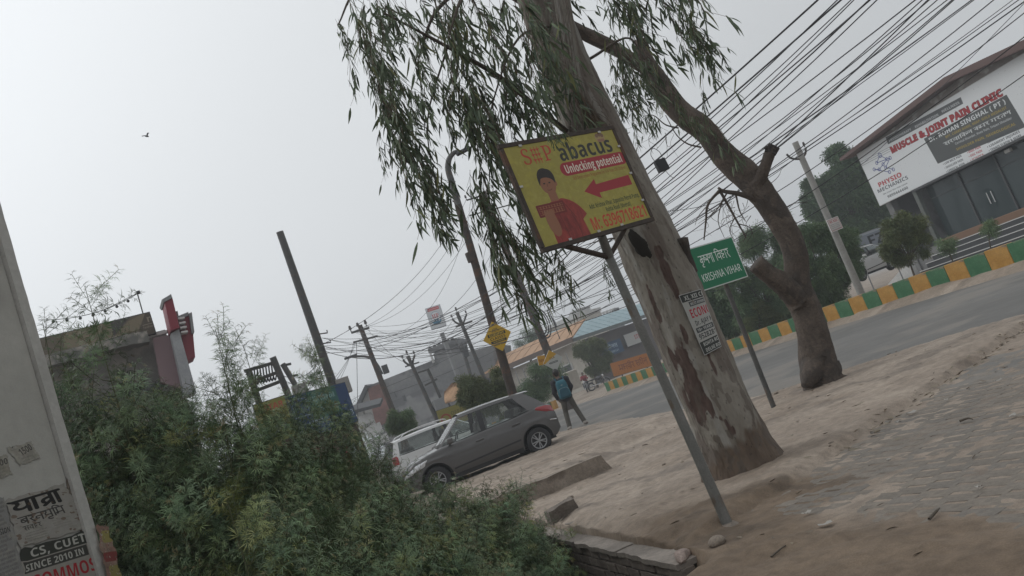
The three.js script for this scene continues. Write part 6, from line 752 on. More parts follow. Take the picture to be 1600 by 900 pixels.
  for (const s of [-1, 1]) { door(q.doors[1] + 0.008, q.doors[2], s); door(q.doors[0], q.doors[1] - 0.008, s); obj('side_moulding', [grid(20, 2, (u, v) => { const x = lerp(q.doors[0] + 0.15, q.doors[2] - 0.05, u), y = 0.385 + 0.035 * v + 0.06 * (1 - u); return V(x, y, s * (half(x, y) + 0.016)); })], trimM, t, true); obj('sill', [grid(16, 2, (u, v) => { const x = lerp(q.rear + 0.4, q.front - 0.4, u), y = lerp(0.19, 0.285, v); return V(x, y, s * (half(x, 0.28) + 0.004 - 0.02 * (1 - v))); })], trimM, t, true);
    const mx = g.f0 - 0.30, m = obj('mirror', [rbox(0.12, 0.14, 0.20, 0.045, mx, top(mx) + 0.07, s * (W + 0.09)), rbox(0.06, 0.04, 0.14, 0.015, mx + 0.01, top(mx) + 0.005, s * (W - 0.02))], paint, t); obj('mirror_glass', [box(0.004, 0.10, 0.15, mx - 0.063, top(mx) + 0.07, s * (W + 0.09))], chrome, m);
    const patch = (n2, m2, pts, out) => { const c = pts.reduce((a, p) => [a[0] + p[0] / pts.length, a[1] + p[1] / pts.length], [0, 0]); obj(n2, [grid(pts.length, 4, (u, v) => { const k = u * pts.length, i = Math.floor(k) % pts.length, a = pts[i], b = pts[(i + 1) % pts.length], e = [lerp(a[0], b[0], k - Math.floor(k)), lerp(a[1], b[1], k - Math.floor(k))], x = lerp(c[0], e[0], v), y = lerp(c[1], e[1], v); return V(x, y, s * (half(x, y) + out * (1 - 0.7 * v * v * v))); })], m2, t, true); };
    patch('tail_lamp', lampRed, q.tail, 0.022); patch('headlamp', lampClear, q.head, 0.022); if (q.reflector) patch('reflector', chrome, q.reflector, 0.012);
    for (const [x, turnBy] of [[q.rear, 0], [q.front, steer]]) { const w = new THREE.Group(); w.name = 'wheel'; w.position.set(x, 0.30, s * (W - 0.10)); w.rotation.y = turnBy + (s < 0 ? Math.PI : 0); t.add(w); share('tyre', tyreG, tyreM, w); share('rim', rimG, rimM, w); share('rim_back', rimBack, trimM, w); }
    obj('wheel_arch', [q.rear, q.front].map((w) => grid(20, 1, (u, v) => { const a = lerp(0.0, Math.PI, u), r = 0.372 - 0.03 * (1 - v), x = w + r * Math.cos(a), y = 0.30 + r * Math.sin(a); return V(x, y, s * (half(x, y) + 0.006 - 0.03 * (1 - v))); })), trimM, t, true); }
  for (const [x, z] of [[g.f0 - 1.15, -0.36], [g.f0 - 1.15, 0.36]]) { obj('seat', [rbox(0.16, 0.7, 0.5, 0.06, x, 0.85, z, 0, 0, 0.2)], cabin, t); obj('headrest', [rbox(0.1, 0.2, 0.28, 0.045, x - 0.10, 1.26, z)], cabin, t); } obj('rear_seat', [rbox(0.18, 0.7, 1.2, 0.06, g.r0 + 0.75, 0.85, 0, 0, 0, 0.2)], cabin, t); obj('steering_wheel', [new THREE.TorusGeometry(0.18, 0.016, 8, 24).rotateY(Math.PI / 2).rotateZ(0.4).translate(g.f0 - 0.62, 0.98, 0.36)], trimM, t); obj('dashboard', [rbox(0.5, 0.25, 1.3, 0.08, g.f0 - 0.25, top(g.f0 - 0.3) - 0.05, 0)], cabin, t);
  if (q.plate) { const y = 0.62; obj('number_plate', [rbox(0.012, 0.11, 0.5, 0.004, q.x0 - 0.01, y, 0)], white, t); }
  return t;
}
const hatch = { width: 1.735, x0: -1.855, x1: 1.985, rear: -1.225, front: 1.225, darkPillar: false, spoiler: true, top: [[-1.855, 0.80], [-1.79, 1.0], [-1.5, 1.04], [-0.6, 0.985], [0.9, 0.94], [1.25, 0.90], [1.6, 0.83], [1.85, 0.71], [1.985, 0.58]], bottom: [[-1.855, 0.40], [-1.7, 0.28], [-1.2, 0.22], [1.3, 0.20], [1.985, 0.24]], glass: { f0: 1.02, f1: 0.30, r0: -1.72, r1: -1.30, c0: -1.24, c1: -0.98, b0: -0.10, b1: -0.16, h: 1.53, peak: -0.2 }, doors: [-0.98, -0.10, 0.86], tail: [[-1.83, 0.80], [-1.62, 0.86], [-1.38, 0.97], [-1.42, 1.02], [-1.66, 1.0], [-1.81, 0.95]], head: [[1.32, 0.80], [1.6, 0.76], [1.9, 0.62], [1.93, 0.55], [1.7, 0.60], [1.42, 0.68]], reflector: [[-1.82, 0.60], [-1.64, 0.64], [-1.64, 0.665], [-1.82, 0.625]] };
const metallic = (r, g, b) => new THREE.MeshPhysicalMaterial({ color: lin(r, g, b), roughness: 0.42, metalness: 0.35, clearcoat: 0.7, clearcoatRoughness: 0.12, side: THREE.DoubleSide });
{ // the grey hatchback: its wheels stand where the photograph shows them
  const a = onLevel(842, 710, 0.045), b = onLevel(684, 773, 0.045), d = b.clone().sub(a).normalize(), turn = Math.atan2(-d.z, d.x), mid = a.clone().lerp(b, 0.5), away = V(-mid.x, 0, -mid.z).normalize().multiplyScalar(-0.72);
  car('grey_hatchback', 'dark grey hatchback parked on the sand beyond the bush, seen from its left side', hatch, metallic(0.085, 0.081, 0.08), mid.add(away).setY(0.045), turn, R(-14));
  // the white car behind it, its tail lamp at the left
  const van = { ...hatch, width: 1.70, x0: -2.0, x1: 2.0, rear: -1.28, front: 1.28, spoiler: false, rails: true, roofFall: 0.09, top: [[-2.0, 0.85], [-1.96, 1.06], [-0.6, 1.06], [0.9, 1.03], [1.3, 0.98], [1.7, 0.88], [1.9, 0.76], [2.0, 0.62]], bottom: [[-2.0, 0.34], [-1.7, 0.26], [1.5, 0.22], [2.0, 0.26]], glass: { f0: 1.15, f1: 0.45, r0: -1.94, r1: -1.72, c0: -1.72, c1: -1.60, b0: 0.05, b1: -0.02, h: 1.58, peak: -0.4 }, doors: [-0.92, 0.05, 0.98], tail: [[-1.98, 0.80], [-1.80, 0.80], [-1.78, 1.02], [-1.82, 1.08], [-1.96, 1.06]], head: [[1.4, 0.86], [1.7, 0.8], [1.95, 0.66], [1.95, 0.58], [1.6, 0.7]], reflector: null };
  car('white_wagon', 'white family car with roof rails standing behind the front of the grey hatchback', van, new THREE.MeshPhysicalMaterial({ color: lin(0.56, 0.56, 0.555), roughness: 0.35, clearcoat: 0.6, side: THREE.DoubleSide }), onLevel(630, 769, 0.05).add(V(2 * 0.99 - 0.85 * 0.138, 0, -2 * 0.138 - 0.85 * 0.99)), R(8));
  const sedan = { ...hatch, x0: -2.1, x1: 2.0, rear: -1.25, top: [[-2.1, 0.78], [-2.0, 0.98], [-1.5, 1.02], [-0.6, 0.97], [0.9, 0.94], [1.25, 0.90], [1.6, 0.83], [1.85, 0.71], [2.0, 0.58]], spoiler: false, glass: { ...hatch.glass, r0: -1.75, r1: -0.95, c0: -1.25, c1: -0.98, h: 1.48 }, tail: [[-2.06, 0.78], [-1.8, 0.84], [-1.75, 0.95], [-2.03, 0.93]] };
  car('white_sedan', 'white car parked beyond the median in front of the grey banner', sedan, new THREE.MeshPhysicalMaterial({ color: lin(0.55, 0.55, 0.55), roughness: 0.35, clearcoat: 0.6, side: THREE.DoubleSide }), at(1349, 439, 37), R(-160));
}
function motorcycle(label, pos, turn, tank) {
  const t = thing('motorcycle', label, 'motorcycle', pos, turn), wheel = (x, s = 0) => { const w = new THREE.Group(); w.name = 'wheel'; w.position.set(x, 0.30, 0); w.rotation.y = s; t.add(w); share('tyre', motorcycle.tyre ??= metric(new THREE.TorusGeometry(0.27, 0.045, 8, 24)), tyreM, w); share('rim', motorcycle.rim ??= mergeGeometries([new THREE.TorusGeometry(0.225, 0.014, 6, 24), ...Array.from({ length: 6 }, (_, i) => box(0.44, 0.02, 0.02).rotateZ(i * Math.PI / 6))].map(metric)), rimM, w); };
  wheel(-0.62); wheel(0.64, 0.1); obj('fork', [-0.08, 0.08].map((z) => bar(V(0.66, 0.3, z), V(0.42, 0.92, z), 0.022)), chrome, t); obj('headlamp', [new THREE.SphereGeometry(0.1, 12, 8).scale(0.8, 1, 1).translate(0.53, 0.86, 0)], lampClear, t); obj('handlebar', [tube([V(0.28, 1.05, -0.36), V(0.40, 1.0, -0.12), V(0.40, 1.0, 0.12), V(0.28, 1.05, 0.36)], [0.014, 0.014, 0.014, 0.014], { seg: 6 })], trimM, t); obj('fuel_tank', [new THREE.SphereGeometry(0.2, 14, 10).scale(1.4, 0.8, 0.75).translate(0.14, 0.78, 0)], tank, t); obj('saddle', [rbox(0.72, 0.1, 0.26, 0.04, -0.38, 0.80, 0)], trimM, t); obj('engine', [rbox(0.36, 0.34, 0.26, 0.06, 0.1, 0.44, 0), cyl(0.09, 0.09, 0.2, 0.2, 0.5, 0)], darkSteel, t); obj('frame', [bar(V(0.42, 0.9, 0), V(0.2, 0.35, 0), 0.03), bar(V(0.2, 0.35, 0), V(-0.62, 0.3, 0), 0.03), bar(V(0.4, 0.85, 0), V(-0.5, 0.74, 0), 0.03), bar(V(-0.62, 0.3, 0.1), V(-0.4, 0.74, 0.1), 0.02)], trimM, t); obj('exhaust', [bar(V(0.2, 0.3, 0.14), V(-0.75, 0.36, 0.16), 0.04)], chrome, t); obj('mudguard', [new THREE.TorusGeometry(0.33, 0.05, 6, 12, 2.2).rotateZ(0.4).scale(1, 1, 1.2).translate(0.64, 0.3, 0), new THREE.TorusGeometry(0.33, 0.05, 6, 12, 2.0).rotateZ(0.9).translate(-0.62, 0.3, 0)], tank, t); return t;
}
// ================================================================ people
// a surface round bones: each [a, b, radius at a, radius at b], joined smoothly
function figureSurface(bones, cell = 0.014, k = 0.03) {
  const lo = V(1e9, 1e9, 1e9), hi = V(-1e9, -1e9, -1e9); for (const [a, b, r, s] of bones) for (const [p, e] of [[a, r], [b, s]]) { lo.min(p.clone().addScalar(-e - 0.05)); hi.max(p.clone().addScalar(e + 0.05)); }
  const size = Math.max(hi.x - lo.x, hi.y - lo.y, hi.z - lo.z), n = Math.ceil(size / cell) + 3, mc = new MarchingCubes(n, tyreM, false, false, 60000), mid = lo.clone().add(hi).multiplyScalar(0.5), h = n / 2, unit = size / 2 * 1.03;
  mc.isolation = 0; const B = bones.map(([a, b, r, s]) => ({ a, d: b.clone().sub(a), L: Math.max(1e-9, b.distanceToSquared(a)), r, s })), p = V();
  for (let z = 0; z < n; z++) for (let y = 0; y < n; y++) for (let x = 0; x < n; x++) {
    p.set((x - h) / h * unit + mid.x, (y - h) / h * unit + mid.y, (z - h) / h * unit + mid.z); let D = 1e3;
    for (const b of B) { const ax = p.x - b.a.x, ay = p.y - b.a.y, az = p.z - b.a.z, t = clamp((ax * b.d.x + ay * b.d.y + az * b.d.z) / b.L), d = Math.hypot(ax - b.d.x * t, ay - b.d.y * t, az - b.d.z * t) - lerp(b.r, b.s, t), m = clamp(0.5 + 0.5 * (D - d) / k); D = lerp(D, d, m) - k * m * (1 - m); }
    mc.field[x + y * n + z * n * n] = -D;
  }
  mc.update(); const g = new THREE.BufferGeometry(), c = mc.count; const pos = mc.positionArray.slice(0, c * 3), nor = mc.normalArray.slice(0, c * 3);
  for (let i = 0; i < c; i++) { pos[i * 3] = pos[i * 3] * unit + mid.x; pos[i * 3 + 1] = pos[i * 3 + 1] * unit + mid.y; pos[i * 3 + 2] = pos[i * 3 + 2] * unit + mid.z; }
  g.setAttribute('position', new THREE.BufferAttribute(pos, 3)); g.setAttribute('normal', new THREE.BufferAttribute(nor, 3)); g.setAttribute('uv', new THREE.BufferAttribute(new Float32Array(c * 2), 2)); g.computeVertexNormals(); return g;
}
const fatter = (bones, e) => bones.map(([a, b, r, s]) => [a, b, r + e, s + e]);
function hand(wrist, dir, palmN, s) {                              // palm, four bent fingers and a thumb
  const d = dir.clone().normalize(), n = palmN.clone().addScaledVector(d, -palmN.dot(d)).normalize(), w = V().crossVectors(d, n).multiplyScalar(s), P = (a, b, c = 0) => wrist.clone().addScaledVector(d, a).addScaledVector(w, b).addScaledVector(n, c), o = [];
  for (const b of [-0.03, -0.01, 0.01, 0.03]) o.push([P(0.0, b * 0.6), P(0.085, b), 0.013, 0.012]);
  [[-0.032, 0.058], [-0.011, 0.072], [0.011, 0.078], [0.032, 0.070]].forEach(([b, L]) => { o.push([P(0.085, b), P(0.085 + L * 0.5, b * 1.05, 0.008), 0.0095, 0.0085], [P(0.085 + L * 0.5, b * 1.05, 0.008), P(0.085 + L * 0.92, b * 1.05, 0.026), 0.0085, 0.0075]); });
  o.push([P(0.02, 0.03), P(0.06, 0.058, 0.014), 0.0125, 0.0105], [P(0.06, 0.058, 0.014), P(0.09, 0.062, 0.03), 0.0105, 0.0085]); return o;
}
// joints in metres; the figure faces +z, its own left is +x; j.* may be moved to pose it
function person(label, pos, turn, j, col, scale = 1, look = 0) {
  const t = thing('person', label, 'person', pos, turn), skin = mat([0.17, 0.105, 0.075], 0.6); t.scale.setScalar(scale);
  const limb = (a, b, c, r) => [[a, b, r[0], r[1]], [b, c, r[1], r[2]]], cl = (l) => l.map(([a, b, r, s]) => [a.clone(), b.clone(), r, s]);
  const head = [[V(0, 1.60, 0.01).add(j.head), V(0, 1.665, 0.0).add(j.head), 0.078, 0.088], [V(0, 1.55, 0.04).add(j.head), V(0, 1.60, 0.03).add(j.head), 0.052, 0.07], [V(0, 1.605, 0.095).add(j.head), V(0, 1.585, 0.112).add(j.head), 0.012, 0.017], [V(0.082, 1.61, 0.0).add(j.head), V(0.088, 1.63, -0.005).add(j.head), 0.014, 0.016], [V(-0.082, 1.61, 0.0).add(j.head), V(-0.088, 1.63, -0.005).add(j.head), 0.014, 0.016]];
  const neck = [[j.chest.clone().add(V(0, 0.16, -0.015)), V(0, 1.56, -0.005).add(j.head), 0.058, 0.052]];
  const torso = [[j.hip, j.chest, 0.135, 0.14], [j.hip.clone().add(V(-0.07, -0.02, 0)), j.hip.clone().add(V(0.07, -0.02, 0)), 0.115, 0.115], [j.sL, j.sR, 0.068, 0.068], [j.chest.clone().add(V(-0.07, 0.03, 0)), j.chest.clone().add(V(0.07, 0.03, 0)), 0.11, 0.11]];
  const arms = [...limb(j.sL, j.eL, j.wL, [0.06, 0.047, 0.034]), ...limb(j.sR, j.eR, j.wR, [0.06, 0.047, 0.034])], legs = [...limb(j.hip.clone().add(V(0.085, -0.04, 0)), j.kL, j.aL, [0.086, 0.058, 0.042]), ...limb(j.hip.clone().add(V(-0.085, -0.04, 0)), j.kR, j.aR, [0.086, 0.058, 0.042])], feet = [[j.aL, j.tL, 0.042, 0.032], [j.aR, j.tR, 0.042, 0.032]];
  const fine = (b) => figureSurface(b, 0.0055, 0.006);
  obj('body', [figureSurface([...head, ...neck, ...torso, ...arms, ...legs, ...feet], 0.02, 0.035), figureSurface([...head, ...neck], 0.007, 0.02), fine(hand(j.wL, j.wL.clone().sub(j.eL), V(-1, 0, 0.2), 1)), fine(hand(j.wR, j.wR.clone().sub(j.eR), V(1, 0, 0.2), -1))], skin, t, true);
  const fore = (a) => a.map(([p, q, r, s], i) => (i % 2 ? [p, p.clone().lerp(q, col.sleeve ?? 0.95), r, lerp(r, s, col.sleeve ?? 0.95)] : [p, q, r, s]));
  obj('shirt', [figureSurface(fatter([...torso, ...fore(arms)], 0.017), 0.018, 0.04)], col.shirt, t, true); obj('trousers', [figureSurface(fatter([torso[1], ...legs.map((b, i) => (i % 2 ? [b[0], b[0].clone().lerp(b[1], 0.93), b[2] + 0.004, b[3] + 0.014] : b))], 0.010), 0.014, 0.012)], col.trousers, t, true);
  obj('shoe', [figureSurface(fatter([[j.aL.clone().add(V(0, -0.02, -0.02)), j.tL, 0.045, 0.034]], 0.012), 0.011, 0.02)], col.shoes, t, true); obj('shoe', [figureSurface(fatter([[j.aR.clone().add(V(0, -0.02, -0.02)), j.tR, 0.045, 0.034]], 0.012), 0.011, 0.02)], col.shoes, t, true);
  obj('hair', [figureSurface([[V(0, 1.665, -0.028).add(j.head), V(0, 1.70, -0.005).add(j.head), 0.088, 0.078], [V(0, 1.60, -0.045).add(j.head), V(0, 1.66, -0.03).add(j.head), 0.06, 0.084], [V(0, 1.70, 0.03).add(j.head), V(0.02, 1.70, 0.05).add(j.head), 0.055, 0.04]], 0.007, 0.02)], mat([0.016, 0.013, 0.012], 0.6), t, true);
  const eye = mat([0.02, 0.015, 0.012], 0.3); for (const s of [-1, 1]) obj('eye', [new THREE.SphereGeometry(0.011, 8, 6).translate(s * 0.03, 1.625, 0.078).translate(...j.head.toArray())], eye, t); obj('mouth', [tube([V(-0.024, 1.548, 0.087).add(j.head), V(0, 1.545, 0.093).add(j.head), V(0.024, 1.548, 0.087).add(j.head)], [0.004, 0.006, 0.004], { seg: 5, per: 2 })], mat([0.12, 0.05, 0.045], 0.5), t);
  return t;
}
{ // the walker with the backpack, seen from behind
  const foot = onLevel(902, 668, 0.0), turn = Math.atan2(foot.x, foot.z) + R(4), check = mottled([0.03, 0.032, 0.045], [0.07, 0.065, 0.075], { size: 0.25, px: 64, grain: 0.36 });
  const j = { head: V(0.02, 0, 0.02), chest: V(0.01, 1.27, 0), hip: V(0, 0.94, 0), sL: V(0.19, 1.40, -0.01), sR: V(-0.19, 1.40, -0.01), eL: V(0.26, 1.14, 0.03), eR: V(-0.25, 1.15, 0.06), wL: V(0.22, 0.93, 0.16), wR: V(-0.19, 1.00, 0.24), kL: V(0.15, 0.50, 0.08), kR: V(-0.17, 0.50, 0.02), aL: V(0.20, 0.09, -0.05), aR: V(-0.25, 0.09, -0.06), tL: V(0.23, 0.05, 0.11), tR: V(-0.31, 0.05, 0.09) };
  const sc = 1.075; person('person seen from behind in dark checked shirt and olive trousers walking to the road', foot, turn, j, { shirt: check, trousers: mat([0.085, 0.077, 0.065], 0.9), shoes: mat([0.34, 0.31, 0.28], 0.7) }, sc);
  const t = thing('backpack', 'teal blue backpack on the back of the walking person', 'backpack', foot, turn); t.scale.setScalar(sc); const teal = mat([0.022, 0.115, 0.155], 0.75), deep = mat([0.014, 0.07, 0.10], 0.75);
  const bag = (w, h, d, x, y, z) => { const g = new RoundedBoxGeometry(w, h, d, 5, Math.min(w, d) * 0.42), p = g.attributes.position; for (let i = 0; i < p.count; i++) { const k = (p.getY(i) + h / 2) / h; p.setX(i, p.getX(i) * (1 - 0.22 * k * k)); p.setZ(i, p.getZ(i) * (1 - 0.25 * k)); } g.computeVertexNormals(); return g.translate(x, y, z); };
  obj('main_bag', [bag(0.36, 0.54, 0.22, 0.01, 1.15, -0.25)], teal, t); obj('front_pocket', [bag(0.29, 0.26, 0.09, 0.01, 1.04, -0.35)], deep, t); obj('top_pocket', [bag(0.24, 0.15, 0.06, 0.01, 1.28, -0.32)], teal, t); obj('zip', [tube([V(-0.13, 1.10, -0.395), V(-0.10, 1.17, -0.39), V(0.12, 1.17, -0.39), V(0.15, 1.10, -0.395)], [0.004, 0.004, 0.004, 0.004], { seg: 5 })], rimM, t); obj('badge', [box(0.05, 0.02, 0.004, 0.01, 1.27, -0.352)], rimM, t); obj('grab_loop', [tube([V(-0.03, 1.41, -0.2), V(-0.02, 1.46, -0.19), V(0.04, 1.46, -0.19), V(0.05, 1.41, -0.2)], [0.01, 0.01, 0.01, 0.01], { seg: 6 })], deep, t);
  for (const s of [-1, 1]) obj('strap', [tube([V(s * 0.10, 1.38, -0.18), V(s * 0.115, 1.49, -0.06), V(s * 0.12, 1.47, 0.08), V(s * 0.13, 1.3, 0.165), V(s * 0.15, 1.1, 0.13), V(s * 0.17, 0.98, -0.1), V(s * 0.15, 0.95, -0.2)], [0.022, 0.024, 0.024, 0.022, 0.016, 0.012, 0.012], { seg: 6, per: 4 })], deep, t);
}
{ // two riders at the kerb opening
  const seat = () => ({ head: V(0, -0.13, 0.06), chest: V(0, 1.14, 0.02), hip: V(0, 0.84, -0.08), sL: V(0.18, 1.27, 0.02), sR: V(-0.18, 1.27, 0.02), eL: V(0.27, 1.06, 0.14), eR: V(-0.27, 1.06, 0.14), wL: V(0.30, 1.02, 0.36), wR: V(-0.30, 1.02, 0.36), kL: V(0.19, 0.72, 0.32), kR: V(-0.19, 0.72, 0.32), aL: V(0.2, 0.30, 0.16), aR: V(-0.2, 0.30, 0.16), tL: V(0.21, 0.25, 0.30), tR: V(-0.21, 0.25, 0.30) });
  const place = (x, y, face, bikeLabel, label, tank, col) => { const p = onLevel(x, y, 0.28), back = V(Math.cos(face), 0, -Math.sin(face)); motorcycle(bikeLabel, p, face, tank); person(label, p.clone().addScaledVector(back, -0.2), face + Math.PI / 2, seat(), col, 1.02); };
  const redM = mat([0.24, 0.022, 0.028], 0.8), whiteM = mat([0.55, 0.54, 0.52], 0.85), denim = mat([0.028, 0.03, 0.038], 0.9);
  place(920, 612, R(-118), 'dark motorcycle facing the road carrying the rider in red', 'person in red shirt sitting on a motorcycle behind the kerb opening', mat([0.02, 0.02, 0.025], 0.3), { shirt: redM, trousers: denim, shoes: whiteM, sleeve: 0.4 });
  place(906, 608, R(-150), 'motorcycle of the rider in white standing left of the other one', 'person in white shirt sitting on a motorcycle left of the red one', mat([0.10, 0.015, 0.02], 0.3), { shirt: whiteM, trousers: whiteM, shoes: trimM });
  const p = onLevel(938, 606, 0.28); motorcycle('parked motorcycle with its wheel turned out at the right of the two riders', p, R(-12), mat([0.09, 0.09, 0.10], 0.3));
}
// ================================================================ overhead wires, litter, small things
const wireM = mat([0.035, 0.035, 0.038], 0.7);
// [x, y, depth] at both ends in the photograph's measure; sag in metres
function wire(a, b, sag, r, label) {
  const A = a.isVector3 ? a : at(...a), B = b.isVector3 ? b : at(...b), pts = []; for (let i = 0; i <= 14; i++) { const k = i / 14, p = A.clone().lerp(B, k); p.y -= sag * 4 * k * (1 - k); pts.push(p); }
  const t = tag(obj('overhead_wire', [tube(pts, pts.map(() => r), { seg: 5, per: 2, cap: false })], wireM), label, 'wire', label.includes('bundle') ? 'bundle of overhead wires along the road' : undefined); return t;
}
{
  const bundle = 'thin black overhead wire in the bundle running from the far poles past both trees';
  const heavy = 'thick black cable in the upper right bundle crossing behind the leaning dark trunk';
  // near the camera they leave the frame at the top right, far away they end at the poles by the road
  const F = [[500, 540, 31], [503, 528, 31], [505, 545, 31], [551, 518, 56], [562, 513, 56], [574, 509, 56], [556, 533, 56], [588, 525, 56]], N = [[1215, -60, 10], [1262, -60, 10.4], [1300, -50, 10], [1322, -50, 10.6], [1345, -40, 10.2], [1362, -40, 11], [1388, -40, 11], [1400, -30, 11.4], [1420, -30, 11.2], [1445, -30, 11.6], [1462, -20, 12], [1478, -20, 12.2], [1500, -20, 12.4], [1520, -20, 12.6], [1238, -60, 10.2], [1282, -50, 10.1], [1311, -50, 10.4], [1334, -50, 10.3], [1376, -40, 10.8], [1410, -40, 11.2], [1432, -40, 11.5], [1490, -30, 12.1]];
  const on = (n, f, k = 0.45) => { const A = at(...n), d = A.clone().sub(at(...f)).normalize(); return A.addScaledVector(d, 16 * k).add(V(0, 1.2 * k, 0)); };   // the wires go on past the frame
  N.forEach((n, i) => wire(on(n, F[(i * 3) % F.length]), F[(i * 3) % F.length], 1.9 + 0.2 * ((i * 5) % 7), [0.008, 0.0075, 0.0105, 0.0075, 0.007][i % 5], bundle));
  wire(on([1330, -30, 10], [1000, 247, 13.5]), [1000, 247, 13.5], 0.1, 0.014, heavy); wire([1000, 247, 13.5], [505, 548, 31], 1.5, 0.012, heavy); wire(on([1372, -30, 10.6], [985, 285, 14]), [985, 285, 14], 0.08, 0.014, heavy); wire([985, 285, 14], [562, 530, 56], 2.2, 0.013, heavy);
  wire(on([1480, -20, 12], [1204, 236, 14]), [1204, 236, 14], 0.12, 0.011, 'single black cable from the sky down to the sawn stub of the dark tree'); wire([1204, 236, 14], [1000, 400, 20], 0.3, 0.009, 'black cable running on from the sawn stub toward the trunk');
  const ends = [[729, 311, 47], [749, 303, 47], [771, 295, 47], [733, 337, 47], [797, 320, 47]]; ends.forEach((e, i) => { wire(e, [[500, 540, 31], [551, 518, 56], [562, 513, 56], [588, 526, 56], [508, 552, 31]][i], 1.0 + 0.3 * i, 0.011, ['leftmost wire of the fan left of the leafy electric pole', 'second wire of the fan left of the leafy electric pole', 'third wire of the fan left of the leafy electric pole', 'wire from the lower crossarm of the leafy pole toward the far left', 'wire from the right end of the lower crossarm to the tubular pole'][i]); });
  const low = [[[1130, 230, 14], [838, 480, 47]], [[1090, 300, 15], [840, 470, 47]], [[1040, 420, 20], [838, 500, 47]], [[985, 425, 22], [840, 490, 47]], [[1060, 350, 18], [720, 535, 58]], [[1000, 440, 22], [590, 528, 56]], [[960, 460, 26], [648, 568, 52]], [[1010, 440, 24], [760, 565, 58]], [[1330, 330, 30], [1030, 470, 30]], [[1260, 300, 30], [1070, 400, 30]]];
  low.forEach(([a, b], i) => wire(a, b, [0.25, 0.35, 0.3, 0.6, 0.8, 0.5, 0.3, 0.3, 0.7, 0.4][i], 0.0095, 'low slack wire in the bundle passing between the thick trunk and the far poles'));
  wire(on([1600, -5, 26], [1259, 232, 27]), [1259, 232, 27], 0.15, 0.012, 'wire from the right edge down to the bracket of the concrete pole'); wire(on([1640, -30, 26], [1393, 212, 34]), [1393, 212, 34], 0.2, 0.012, 'thin wire dropping from the top right corner to the clinic roof'); wire([1259, 232, 27], [1040, 330, 30], 0.5, 0.011, 'wire from the concrete pole bracket leftward to the dark tree'); wire([1390, 218, 36], [1180, 350, 36], 0.4, 0.012, 'wire in front of the dense tree from the clinic board leftward');
  for (const [i, [a, b]] of [[[575, 515, 56], [630, 565, 52]], [[586, 600, 56], [460, 650, 40]], [[630, 562, 52], [708, 500, 58]], [[648, 556, 52], [729, 491, 58]], [[590, 610, 56], [830, 480, 60]], [[600, 618, 56], [860, 500, 60]], [[500, 560, 31], [436, 585, 31]], [[503, 575, 31], [443, 594, 31]]].entries()) wire(a, b, 0.4, 0.012, ['wire from the lamp armed pole to the twin pole frame', 'drooping wire left of the lamp armed pole', 'wire between the twin pole frame and the V bracket pole', 'second wire between the twin pole frame and the V bracket pole', 'long low wire below the fuel station sign', 'lowest long wire below the fuel station sign', 'short wire from the tubular pole to the switch frame', 'lower short wire from the tubular pole to the switch frame'][i]);
  wire([557, 535, 56], [560, 690, 56], 0, 0.02, 'vertical wire hanging straight down beside the lamp armed pole'); for (const [i, x] of [520, 528, 536].entries()) wire([556 - i * 2, 536, 56], [x - 15, 610, 31], 0.2, 0.011, 'slanting stay wire in the bundle between the tubular pole and the crossarm pole');
  wire([216, 458, 27], [60, 500, 25], 0.25, 0.012, 'string of small lights from the roof mast to the pillar'); for (let i = 1; i < 8; i++) { const p = at(216, 458, 27).lerp(at(60, 500, 25), i / 8); p.y -= 0.25 * 4 * (i / 8) * (1 - i / 8) + 0.06; const b = obj('string_bulb', [new THREE.SphereGeometry(0.05, 8, 6)], slate); b.position.copy(p); tag(b, 'small dark bulb hanging on the light string above the shop roof', 'light bulb', 'bulbs of the light string'); }
}
{ // the dark box hung among the wires
  const d = 12, p = plate([[1021, 253], [1041, 246], [1046, 263], [1026, 271]], d, 10), t = thing('cable_box', 'small dark square box hung in a wire loop right of the thick trunk', 'box'); seat(t, p); obj('case', [rbox(0.20, 0.19, 0.06, 0.012)], mat([0.03, 0.032, 0.035], 0.6), t); obj('loop', [tube([V(-0.08, 0.09, 0), V(-0.09, 0.2, 0), V(0, 0.28, 0), V(0.08, 0.2, 0), V(0.08, 0.09, 0)], [0.005, 0.005, 0.005, 0.005, 0.005], { seg: 5 })], wireM, t); obj('tail', [tube([V(0.02, -0.09, 0), V(0.06, -0.2, 0), V(0.11, -0.25, 0)], [0.004, 0.004, 0.004], { seg: 5 })], wireM, t);
}
{ const t = thing('bird', 'small dark bird flying in the pale sky at the left', 'bird', at(229, 213, 60), 1), m = mat([0.03, 0.03, 0.032], 0.8); const body = new THREE.SphereGeometry(0.07, 12, 8).scale(2.4, 0.8, 0.8); obj('body', [body, new THREE.SphereGeometry(0.05, 8, 6).translate(0.18, 0.03, 0), new THREE.ConeGeometry(0.06, 0.2, 6).rotateZ(Math.PI / 2).translate(-0.22, 0, 0)], m, t); for (const s of [-1, 1]) obj('wing', [grid(3, 5, (u, v) => V(0.08 - 0.16 * u - 0.06 * v, 0.14 * Math.sin(v * 2), s * (0.03 + 0.28 * v)))], m, t); }
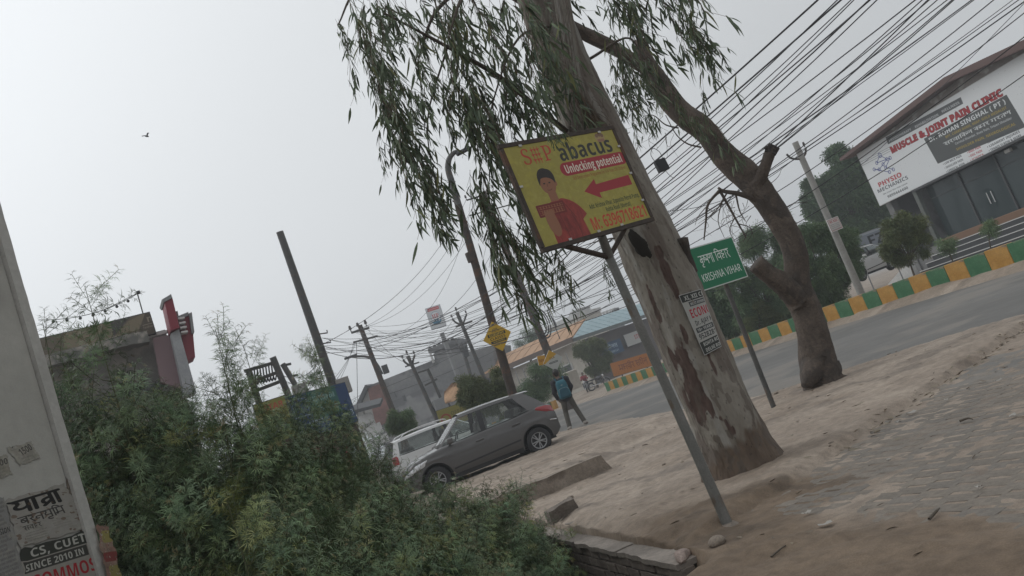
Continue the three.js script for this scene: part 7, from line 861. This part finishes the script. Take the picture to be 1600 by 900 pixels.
{ // leaves, twigs and scraps on the ground
  const dry = (c) => { const P = { pos: [], col: [] }; leafInto(P, V(), V(1, 0.12, 0), rr(0.07, 0.12), 0.018, 0.3, c, 0.02); const g = built(P); return g; };
  const kinds = [[0.17, 0.135, 0.10], [0.12, 0.095, 0.07], [0.28, 0.235, 0.175], [0.20, 0.17, 0.12]].map(dry), lists = [[], [], [], []];
  for (let i = 0; i < 420; i++) { const nearRidge = i < 170, x = nearRidge ? rr(3.8, 9) : rr(2.1, 8.5), z = nearRidge ? ridgeZ(x) + rr(-0.05, 0.16) : rr(-13, -3); if (x > roadEdge(z)) continue; const y = groundHeight(x, z) + 0.008; lists[i % 4].push(new THREE.Matrix4().compose(V(x, Math.max(y, (z < ridgeZ(x) ? 0.056 : 0.006)), z), new THREE.Quaternion().setFromEuler(new THREE.Euler(rr(-0.2, 0.2), rr(0, 6.28), rr(-0.2, 0.2))), V(1, 1, 1).multiplyScalar(rr(0.5, 1.0)))); }
  const root = new THREE.Group(); root.name = numbered('leaf_litter'); scene.add(root); stuff(root); tag(root, 'dry fallen leaves scattered over the sand and the paving', 'leaf litter'); lists.forEach((l, i) => { const m = copies('dry_leaves', kinds[i], leafMat, l, root); });
  const spots = [[1425, 645, 0.07], [1405, 660, 0.04], [1560, 595, 0.05], [1583, 650, 0.06], [1480, 625, 0.04], [1262, 802, 0.06], [1530, 762, 0.035], [1290, 820, 0.07], [1390, 720, 0.04]];
  spots.forEach(([x, y, s], i) => { const p = onLevel(x, y, 0.015), m = obj('paper_scrap', [grid(5, 5, (u, v) => V((u - 0.5) * s * 1.1, 0.012 * vn(u * 4 + i, v * 4) + 0.012 * Math.abs(u - 0.5), (v - 0.5) * s * 0.7))], mat([0.33, 0.31, 0.28], 0.9)); m.position.copy(p); m.rotation.y = i * 1.3; tag(m, ['largest white paper scrap on the paving below the broken edge', 'small paper scrap just left of the largest one', 'pale scrap on the paving near the right edge', 'crumpled pale scrap at the right edge of the paving', 'small bit of paper in the middle of the paving', 'scrap of paper on the brown soil below the thick trunk', 'round white scrap low on the paving at the right', 'pale scrap where the brown soil meets the paving', 'tiny scrap on the paving left of the middle'][i], 'paper scrap'); });
  const stick = (x0, y0, x1, y1, r, label) => { const a = onLevel(x0, y0, 0.02), b = onLevel(x1, y1, 0.02), m = a.clone().lerp(b, 0.5).add(V(0.01, 0.01, 0.01)); tag(obj('twig', [tube([a, m, b], [r, r * 0.8, r * 0.4], { seg: 6, per: 3, lump: 0.2 })], shrubWood), label, 'twig'); };
  stick(1452, 811, 1468, 794, 0.009, 'dark twig lying at the edge of the paving above the brown soil'); stick(1500, 658, 1520, 655, 0.01, 'short dark stick in the middle of the paving'); stick(1035, 690, 1062, 684, 0.01, 'thin twig on the sand left of the thick trunk'); stick(988, 693, 1004, 690, 0.008, 'small twig on the sand between kerb block and post'); stick(1345, 872, 1372, 862, 0.007, 'pale twig on the brown soil at the bottom edge'); stick(1205, 870, 1232, 850, 0.006, 'crooked twig on the brown soil below the post');
}
renderer.render(scene, camera);
